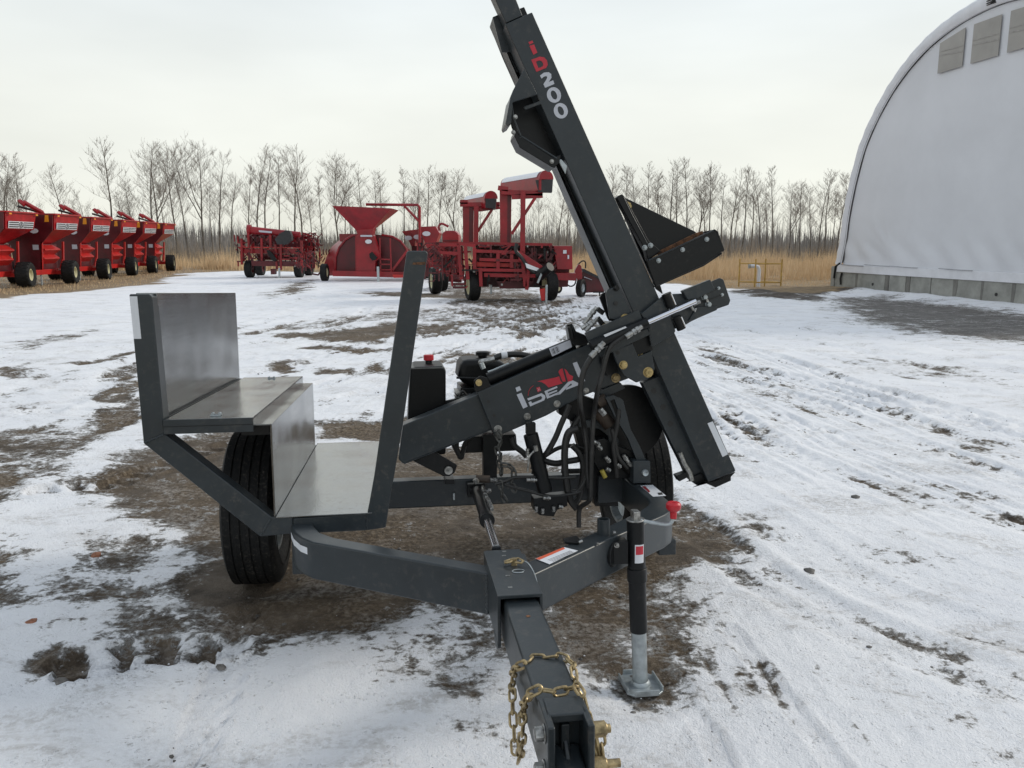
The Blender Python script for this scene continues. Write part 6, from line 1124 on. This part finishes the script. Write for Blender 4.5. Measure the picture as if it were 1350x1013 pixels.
def fitting(path, nm='hose_fitting', r_=0.0095, par=None):
    P = [Vector(p) for p in path]; q = B(); n = len(P); a_, b_ = P[0], P[-1]; d_ = (b_ - a_); L_ = d_.length
    for k, (f0, f1, rr, sd) in enumerate(((0, 0.34, 1.0, 16), (0.34, 0.42, 0.75, 12), (0.42, 0.58, 1.15, 6), (0.58, 0.64, 0.8, 12), (0.64, 0.80, 1.2, 6), (0.80, 1.0, 0.85, 12))): q.cyl(a_ + d_ * f0, a_ + d_ * f1, r_ * rr, sd)
    return T(q, nm, FITTING, par, 0.0008)
fitting([(0.594,0.845,1.224),(0.661,0.845,1.267)], r_=0.0125); fitting([(0.447,0.845,1.146),(0.503,0.845,1.204)], r_=0.0125)
fitting([(0.458,1.02,1.273),(0.515,1.02,1.343)], r_=0.0115); fitting([(0.444,1,1.254),(0.489,1,1.281)], r_=0.010); fitting([(0.459,0.99,1.243),(0.51,0.99,1.296)], r_=0.010)
fitting([(0.408,1.05,1.245),(0.401,1.05,1.268)], r_=0.010); T(B().sweep([(0.414,1.05,1.21),(0.408,1.05,1.241),(0.402,1.05,1.272)], 0.012, 10), 'elbow', BLACK, bev=0)
T(B().bar(*[(0.539,1,1.318),(0.512,1,1.337)], 0.02, 0.02).bar(*[(0.512,1,1.299),(0.54,1,1.265)], 0.02, 0.02), 'port_block', BLACK, bev=0)
ep = PV([(0.79,1.396),(0.868,1.399),(1.025,1.463),(1.042,1.456),(1.075,1.368),(1.068,1.349),(1.018,1.333),(0.902,1.28),(0.866,1.259),(0.832,1.25),(0.816,1.307)], 0.93, 0.942, 'end_plate', bev=0.003)
PV([(0.85,1.41),(0.972,1.456),(0.993,1.414),(0.924,1.381),(0.875,1.372)], 0.90, 0.93, 'end_block', PAINT)
PV([(0.886,1.283),(0.925,1.344),(1.014,1.343),(1.012,1.328),(0.906,1.285)], 0.92, 0.93, 'end_block', PAINT)
for a_, b2, r_ in (([(0.782,0.905,1.399),(0.807,0.905,1.343)][0], [(0.782,0.905,1.399),(0.807,0.905,1.343)][1], 0.021), ([(0.827,0.905,1.303),(0.852,0.905,1.249)][0], [(0.827,0.905,1.303),(0.852,0.905,1.249)][1], 0.019)):
    kn = T(B().cyl(a_, b2, r_, 20), 'hinge_barrel', BLACK, bev=0.001); o_ = Vector((0.013, -0.016, 0.004)); T(B().cyl(Vector(a_).lerp(Vector(b2), 0.1) + o_, Vector(a_).lerp(Vector(b2), 0.9) + o_, 0.0045, 8), 'barrel_highlight', CHROME, kn, 0)  # chrome strip along each barrel is its painted highlight
for s_ in [(0.933,0.92,1.414),(0.948,0.92,1.419)], [(0.956,0.92,1.383),(0.966,0.92,1.364)], [(0.974,0.92,1.352),(0.984,0.92,1.343)]:
    T(B().hexbolt((s_[0][0], 0.93, s_[0][2]), (0, -1, 0), 0.010, 0.018), 'stud', GALV, bev=0)
T(B().bar(*[(0.926,0.915,1.426),(0.953,0.915,1.395)], 0.010, 0.012, (0, -1, 0)).bar(*[(0.949,0.915,1.4),(0.967,0.915,1.362)], 0.010, 0.012, (0, -1, 0)), 'slide_pin', FITTING, bev=0.001)
T(B().bar(*[(0.873,0.928,1.372),(1.02,0.928,1.42)], 0.003, 0.006, (0, -1, 0)).bar(*[(0.888,0.928,1.339),(1.036,0.928,1.392)], 0.003, 0.006, (0, -1, 0)), 'plate_slot', BLACKV, bev=0)
for p in [(1.021,1.42),(1.037,1.392),(0.868,1.263)]: T(B().hexbolt((p[0], 0.93, p[1]), (0, -1, 0), 0.0055, 0.006), 'bolt', GALV, bev=0)
T(B().sweep([(0.89,0.9,1.344),(0.898,0.9,1.33),(0.91,0.9,1.335),(0.903,0.9,1.324)], 0.007, 8).sweep([(0.897,0.9,1.354),(0.927,0.9,1.365)], 0.010, 8), 'rod_yoke', FITTING, bev=0)

# pivot group at the right of the frame
PV([(0.668,0.678),(0.675,0.68),(0.739,0.677),(0.744,0.672),(0.746,0.578),(0.669,0.579)], 0.97, 1.03, 'brace_lug', bev=0.003)
p = [(0.72,0.626)][0]; T(B().lathe([(0, 0.0005), (-0.006, 0.013), (0, 0.0155), (0.01, 0.0155)], (p[0], 0.965, p[1]), (0, 1, 0), 24), 'lug_pin', GALV, bev=0)
PV([(0.549,0.956),(0.585,0.965),(0.617,0.95),(0.629,0.942),(0.663,0.815),(0.707,0.734),(0.737,0.663),(0.696,0.664),(0.651,0.773),(0.606,0.848),(0.614,0.86),(0.618,0.871),(0.589,0.947),(0.571,0.941),(0.606,0.856),(0.594,0.864)], 1.0, 1.02, 'slotted_link', bev=0.002)
cD = [(0.701,0.814)][0]; T(B().cyl((cD[0], 1.18, cD[1]), (cD[0], 1.21, cD[1]), 0.172, 48), 'turntable_disc', BLACK, bev=0.003)
PV([(0.52,0.968),(0.633,1.013),(0.658,0.985),(0.593,0.959),(0.561,0.944)], 1.07, 1.14, 'pivot_bracket', PAINT)
PV([(0.449,0.849),(0.559,0.833),(0.604,0.799),(0.638,0.749),(0.639,0.651),(0.605,0.652),(0.588,0.767),(0.547,0.801),(0.457,0.812)], 1.10, 1.14, 'curved_arm', PAINT)
PV([(0.364,0.929),(0.469,0.954),(0.551,0.924),(0.585,0.829),(0.502,0.815),(0.429,0.834),(0.372,0.868)], 1.13, 1.2, 'pivot_plate', BLACK)
PV([(0.435,0.829),(0.509,0.827),(0.619,0.637),(0.654,0.43),(0.544,0.435),(0.493,0.621)], 1.15, 1.22, 'pivot_stand', BLACK)
PV([(0.551,0.583),(0.666,0.587),(0.667,0.459),(0.548,0.455)], 1.12, 1.25, 'stand_base', PAINT)
T(B().cyl(*[(0.53,1.05,0.89),(0.583,1.05,0.825)], 0.030, 16).cyl(*[(0.523,1.04,0.923),(0.564,1.04,0.946)], 0.026, 14), 'rotary_motor', mat('greasy_cast_iron', (0.05, 0.035, 0.025), 0.6, metal=0.3, var=0.4), bev=0.002)
T(B().cyl(*[(0.526,1,0.905),(0.546,1,0.881)], 0.013, 6), 'motor_port', FITTING, bev=0)
vb = PV([(0.519,0.763),(0.555,0.769),(0.624,0.731),(0.698,0.7),(0.704,0.586),(0.56,0.583),(0.511,0.666)], 1.04, 1.10, 'valve_block', BLACK)
rv = random.Random(3)
for s_ in ([(0.551,1,0.696),(0.571,1,0.671)], [(0.555,1,0.644),(0.573,1,0.631)], [(0.603,1,0.662),(0.619,1,0.645)], [(0.631,1,0.701),(0.647,1,0.676)], [(0.647,1,0.676),(0.668,1,0.651)], [(0.498,1,0.765),(0.526,1,0.748)], [(0.514,1,0.748),(0.534,1,0.728)]): fitting(s_, 'valve_fitting', 0.0095, vb)
T(B().cyl(*[(0.535,1,0.636),(0.551,1,0.604)], 0.010, 10), 'yellow_cap', mat('yellow_cap', (0.45, 0.36, 0.06), 0.5), vb, 0)
T(B().cyl(*[(0.625,1.05,0.679),(0.691,1.05,0.623)], 0.035, 16), 'valve_spool', BLACK, vb, 0.002)

# tanks and engine behind the arm
tk = T(B().prism([(-0.28,1.067),(-0.256,1.077),(-0.136,1.078),(-0.119,1.064),(-0.126,0.667),(-0.309,0.674)], 1.30, 1.62), 'hydraulic_tank', PLASTIC, bev=0.012)
p = [(-0.192,1.098)][0]; T(B().cyl((p[0], 1.45, p[1] - 0.035), (p[0], 1.45, p[1]), 0.016), 'filler_neck', BLACK, tk, 0); T(B().cyl((p[0], 1.45, p[1] - 0.005), (p[0], 1.45, p[1] + 0.022), 0.024, 12), 'tank_cap', REDPL, tk, 0.003)
T(B().box((-0.30, 1.30, 1.066), (-0.125, 1.61, 1.0735)), 'tank_top', mat('lit_tank_top', (0.11, 0.11, 0.105), 0.5, var=0.2, dirt=0.4), tk, 0.004)  # paler slab paints skylight on the tank top, dust speckle over it
fu = T(B().prism([(-0.06,1.019),(-0.051,1.077),(-0.036,1.096),(-0.013,1.101),(0.067,1.102),(0.125,1.095),(0.167,1.081),(0.184,1.051),(0.183,0.967),(0.056,0.953),(0.015,0.967),(-0.044,0.989)], 1.35, 1.62), 'fuel_tank', PLASTIC, bev=0.03)
p = [(0.064,1.124)][0]; T(B().lathe([(-0.04, 0.020), (-0.012, 0.022), (-0.012, 0.034), (0.004, 0.034), (0.008, 0.026), (0.008, 0.001)], (p[0], 1.45, p[1]), (0, 0, 1), 16), 'fuel_cap', PLASTIC, fu, 0.001)
T(B().cyl(*[(-0.07,1.33,1.021),(0.026,1.33,1.015)], 0.006, 6), 'tank_flange', BLACK, fu, 0)
T(B().sweep(spline([(0.037,1.2,1.085),(0.031,1.2,1.101),(0.055,1.2,1.107),(0.084,1.2,1.112),(0.108,1.2,1.123),(0.132,1.2,1.131)], 5), 0.012, 10), 'elbow', FITTING, bev=0)
T(B().sweep(spline([(0.092,1.2,1.119),(0.132,1.2,1.131),(0.189,1.2,1.134),(0.238,1.2,1.127),(0.287,1.2,1.108)], 5), 0.014, 10), 'hydraulic_hose', HOSE, bev=0)
T(B().cyl(*[(0.123,1.19,1.13),(0.149,1.19,1.133)], 0.0155, 12), 'hose_tag', WHITE, bev=0)
T(B().sweep([(0.051,1.09,1.069),(0.071,1.09,1.075),(0.142,1.09,1.104)], 0.004, 6).cyl(*[(0.022,1.08,1.108),(0.031,1.08,1.084)], 0.011, 6), 'hydraulic_pipe', GALV, bev=0)
eg = B(); eg.box((-0.05, 1.36, 0.84), (0.17, 1.62, 0.97)).box((-0.10, 1.40, 0.80), (0.22, 1.60, 0.86)); e0 = T(eg, 'engine', BLACK, bev=0.006)
for k in range(6): T(B().box((-0.07, 1.35, 0.86 + k * 0.016), (-0.03, 1.55, 0.866 + k * 0.016)), 'cooling_fin', FITTING, e0, 0)
T(B().cyl((-0.20, 1.42, 0.875), (-0.06, 1.42, 0.90), 0.016, 6).cyl((-0.20, 1.42, 0.875), (-0.24, 1.42, 0.87), 0.02, 6), 'suction_fitting', BLACK, e0, 0)
T(B().sweep(spline([(-0.061,1.3,0.937),(-0.044,1.3,0.962),(-0.019,1.3,0.936),(0.006,1.3,0.94)], 4), 0.006, 6).sweep(spline([(-0.057,1.3,0.929),(-0.032,1.3,0.941),(-0.007,1.3,0.948)], 4), 0.004, 6), 'fuel_line', HOSE, e0, 0)
T(B().cyl((0.10, 1.7, 0.95), (0.32, 1.7, 1.0), 0.07, 20), 'muffler', BLACK, bev=0.003)
PV([(-0.037,0.737),(0.208,0.744),(0.215,0.665),(-0.034,0.662),(-0.023,0.707)], 1.35, 1.5, 'engine_mount', BLACK)
PV([(0.042,0.762),(0.111,0.76),(0.105,0.552),(0.043,0.551)], 1.26, 1.33, 'engine_post', BLACK)
T(B().sweep(spline([(-0.092,1.3,0.719),(-0.071,1.3,0.674),(-0.056,1.3,0.651),(-0.049,1.3,0.673),(-0.037,1.3,0.717),(0.003,1.3,0.76)], 5), 0.011, 8).sweep(spline([(-0.069,1.3,0.755),(-0.077,1.3,0.703),(-0.06,1.3,0.651)], 5), 0.012, 8), 'hydraulic_hose', HOSE, bev=0)
PV([(-0.278,0.677),(-0.184,0.716),(-0.085,0.651),(-0.096,0.619),(-0.12,0.603),(-0.148,0.605)], 1.14, 1.16, 'foot_link', BLACK)
p = [(-0.124,0.632)][0]; T(B().lathe([(0, 0.0005), (0, 0.010), (0.003, 0.010), (0.003, 0.018), (0.012, 0.019)], (p[0], 1.122, p[1]), (0, 1, 0), 24), 'link_pin', FITTING, bev=0)
PV([(-0.14,0.59),(-0.098,0.588),(-0.098,0.566),(-0.141,0.568)], 1.14, 1.25, 'link_lug', BLACK)
# tilt cylinder and its fittings
tc0, tc1 = [(0.222,1,0.807),(0.285,1,0.552)]
tcy = T(B().cyl(tc0, tc1, 0.032, 24).box((tc0[0] - 0.02, 1.0 - 0.02, tc0[2]), (tc0[0] + 0.02, 1.02, tc0[2] + 0.05)), 'tilt_cylinder', BLACK, bev=0.003)
T(B().sweep(spline([(0.239,0.955,0.758),(0.233,0.955,0.745),(0.21,0.955,0.721),(0.205,0.955,0.689),(0.201,0.955,0.653)], 4), 0.0045, 8).cyl(*[(0.234,0.95,0.766),(0.238,0.95,0.743)], 0.010, 8), 'steel_pipe', FITTING, tcy, 0)
tb = PV([(0.23,0.531),(0.377,0.539),(0.377,0.492),(0.331,0.476),(0.317,0.448),(0.257,0.456),(0.229,0.48)], 0.97, 1.05, 'cylinder_base', BLACK)
for s_ in ([(0.239,0.96,0.5),(0.239,0.96,0.475)], [(0.266,0.96,0.489),(0.266,0.96,0.466)], [(0.314,0.96,0.496),(0.314,0.96,0.473)], [(0.269,0.96,0.535),(0.301,0.96,0.532)], [(0.337,0.96,0.495),(0.355,0.96,0.49)], [(0.197,0.96,0.616),(0.242,0.96,0.614)], [(0.202,0.96,0.752),(0.202,0.96,0.72)]): fitting(s_, 'hose_fitting', 0.008, tb)
# steering cylinder to the receiver
q0, q1, q2 = [(0.004,1.194,0.52)][0], [(-0.01,0.617,0.555)][0], [(-0.027,0.133,0.595)][0]
sy = T(B().cyl(q0, q1, 0.024, 20), 'tongue_cylinder', BLACK, bev=0.002); T(B().cyl(q1, q2, 0.0155, 18), 'cylinder_rod', CHROME, sy, 0)
T(B().cyl(Vector(q1) + Vector((0, 0.02, 0)), Vector(q1) + Vector((0, -0.03, 0.001)), 0.029, 20), 'gland', BLACK, sy, 0.001)
a_ = Vector((0.026, 0, 0.015)); fitting([Vector(q0) + a_, Vector(q0).lerp(Vector(q1), 0.55) + a_], r_=0.0085, par=sy); fitting([Vector(q0).lerp(Vector(q1), 0.5) + a_ * 1.1, Vector(q0).lerp(Vector(q1), 0.85) + a_ * 1.1], r_=0.009, par=sy)
T(B().cyl(Vector(q0) + Vector((-0.03, 0.01, 0)), Vector(q0) + Vector((0.04, 0.01, 0)), 0.02, 12).box((q0[0] - 0.04, q0[1], q0[2] - 0.03), (q0[0] + 0.04, 1.25, q0[2] + 0.03)), 'cylinder_lug', BLACK, sy, 0.002)
fitting([(-0.006,1.15,0.584),(0.003,1.15,0.564)], r_=0.012); fitting([(0.062,1.15,0.576),(0.093,1.15,0.573)], r_=0.010); fitting([(0.045,1.15,0.524),(0.066,1.15,0.531)], r_=0.010)
T(B().cyl(*[(0.001,1.17,0.581),(0.062,1.17,0.576)], 0.017, 12), 'swivel_tee', mat('worn_hose_sleeve', (0.06, 0.045, 0.035), 0.6, var=0.3), bev=0)
T(B().box((-0.10, 1.235, 0.47), (-0.092, 1.25, 0.50)), 'plate_mark', GALV, bev=0)
# hoses
def hose(p, r_=0.011, nm='hydraulic_hose'): return T(B().sweep(spline(p, 7), r_, 10), nm, HOSE, None, 0)
hose([(0.649,0.86,1.265),(0.616,0.86,1.245),(0.578,0.86,1.22),(0.536,0.86,1.188),(0.514,0.86,1.138),(0.499,0.86,1.073),(0.48,0.86,0.999)] + [(0.483,0.93,0.905),(0.476,0.93,0.809),(0.472,0.93,0.712),(0.47,0.93,0.615),(0.465,0.93,0.527)] + [(0.433,0.98,0.476),(0.429,0.98,0.393)], 0.0105)
hose([(0.465,0.86,1.153),(0.442,0.86,1.125),(0.418,0.86,1.075),(0.407,0.86,1.001),(0.409,0.86,0.936)] + [(0.444,0.95,0.845),(0.457,0.95,0.748),(0.459,0.95,0.65),(0.469,0.95,0.571)], 0.0115)
hose([(0.428,1,0.823),(0.391,1,0.811),(0.375,1,0.77),(0.37,1,0.706),(0.373,1,0.636),(0.382,1,0.566),(0.396,1,0.51),(0.424,1,0.471)], 0.0155)
hose([(0.402,1.05,0.922),(0.385,1.05,0.881),(0.364,1.05,0.835),(0.341,1.05,0.78),(0.313,1.05,0.73),(0.294,1.05,0.703)] + [(0.262,1.08,0.665),(0.243,1.08,0.633)], 0.013)
hose([(0.493,1.12,0.677),(0.459,1.12,0.663),(0.411,1.12,0.656),(0.354,1.12,0.648),(0.307,1.12,0.66),(0.278,1.12,0.67)] , 0.014); hose([(0.505,1.15,0.699),(0.451,1.15,0.718),(0.398,1.15,0.717),(0.36,1.15,0.706),(0.322,1.15,0.684),(0.283,1.15,0.659),(0.264,1.15,0.631),(0.257,1.15,0.597)], 0.0095)
hose([(0.157,1.12,0.774),(0.17,1.12,0.735),(0.203,1.12,0.706),(0.222,1.12,0.686)] , 0.013)
hose([(0.065,0.99,0.596),(0.111,0.99,0.608),(0.147,0.99,0.622),(0.21,0.99,0.622),(0.279,0.99,0.619),(0.348,0.99,0.612),(0.417,0.99,0.614)], 0.007); hose([(0.105,0.98,0.597),(0.163,0.98,0.576),(0.218,0.98,0.56),(0.277,0.98,0.541),(0.336,0.98,0.536),(0.401,0.98,0.543),(0.438,0.98,0.551)], 0.0065)
hose([(0.489,1,0.646),(0.461,1,0.6),(0.433,1,0.555),(0.405,1,0.547),(0.377,1,0.567)], 0.009); hose([(0.424,1.1,0.732),(0.457,1.1,0.695),(0.474,1.1,0.641),(0.47,1.1,0.571),(0.457,1.1,0.494),(0.437,1.1,0.462)], 0.014)
hose([(0.457,1.1,0.861),(0.428,1.1,0.813),(0.4,1.1,0.749),(0.388,1.1,0.66)] + [(0.392,1.1,0.636),(0.408,1.1,0.529)], 0.013)
hose([(0.609,1,0.903),(0.602,1,0.832),(0.586,1,0.746),(0.595,1,0.674),(0.604,1,0.602)], 0.010); hose([(0.578,1,0.817),(0.594,1,0.753),(0.611,1,0.689),(0.652,1,0.64)], 0.009)
hose([(0.395,1.2,0.597),(0.429,1.2,0.592),(0.505,1.2,0.591)], 0.012)
hc = T(B().sweep(spline([(0.085,1.02,0.821),(0.08,1.02,0.803),(0.093,1.02,0.789),(0.098,1.02,0.807),(0.085,1.02,0.826)], 4), 0.006, 8), 'hanging_chain', CHAINM, bev=0)
chain([(0.078,1.02,0.806),(0.093,1.02,0.771),(0.079,1.02,0.74),(0.093,1.02,0.712),(0.088,1.02,0.684),(0.097,1.02,0.652),(0.092,1.02,0.611)], hc, CHAINM, L_=0.048, Wd=0.028, r_=0.0048, seed=5, face=(0, -1, 0))
chain([(0.094,1,0.679),(0.121,1,0.674),(0.142,1,0.659),(0.148,1,0.631),(0.139,1,0.595),(0.148,1,0.567),(0.134,1,0.531)], hc, CHAINM, L_=0.048, Wd=0.028, r_=0.0048, seed=6, face=(0, -1, 0))
chain([(0.088,0.99,0.609),(0.092,0.99,0.572),(0.101,0.99,0.539),(0.114,0.99,0.516)], hc, CHAINM, L_=0.048, Wd=0.028, r_=0.0048, seed=7, face=(0, -1, 0))

# weld beads along the main joints
def weld(a_, b_, r_=0.0036):
    a_ = Vector(a_); b_ = Vector(b_); n = max(6, int((b_ - a_).length / 0.0045)); r = random.Random(int(a_.x * 1000)); q = [a_.lerp(b_, i / n) + Vector((r.uniform(-1, 1), 0, r.uniform(-1, 1))) * 0.0006 for i in range(n + 1)]
    T(B().sweep(q, [r_ * (1 + 0.28 * math.sin(i * 2.1)) for i in range(n + 1)], 7), 'weld_bead', PAINT, None, 0)
weld(*[(-1.223,0.6,0.893),(-1.155,0.601,0.92)]); weld(*[(-0.839,0.602,0.537),(-0.801,0.602,0.597)]); weld(*[(-0.455,0.602,0.596),(-0.457,0.602,0.538)])
weld((-0.0735, -0.018, 0.445), (-0.0735, -0.018, 0.568), 0.005); weld((0.0535, -0.058, 0.445), (0.0535, -0.058, 0.568), 0.005)
weld((-0.066, 0.02, 0.573), (-0.066, 0.095, 0.573)); weld(*[(0.682,0.968,0.57),(0.757,0.968,0.568)]); weld(*[(0.708,0.914,1.264),(0.727,0.915,1.18)])
weld(*[(0.714,0.929,1.538),(0.992,0.929,1.661)], 0.003); weld((-0.655, 1.247, 0.44), (-0.655, 1.247, 0.56), 0.005); weld((0.655, 1.247, 0.44), (0.655, 1.247, 0.56), 0.005)
weld(*[(-0.316,1.099,0.676),(0.076,1.099,0.818)], 0.002); weld(*[(1.009,0.949,0.584),(1.122,0.949,0.624)], 0.0025)
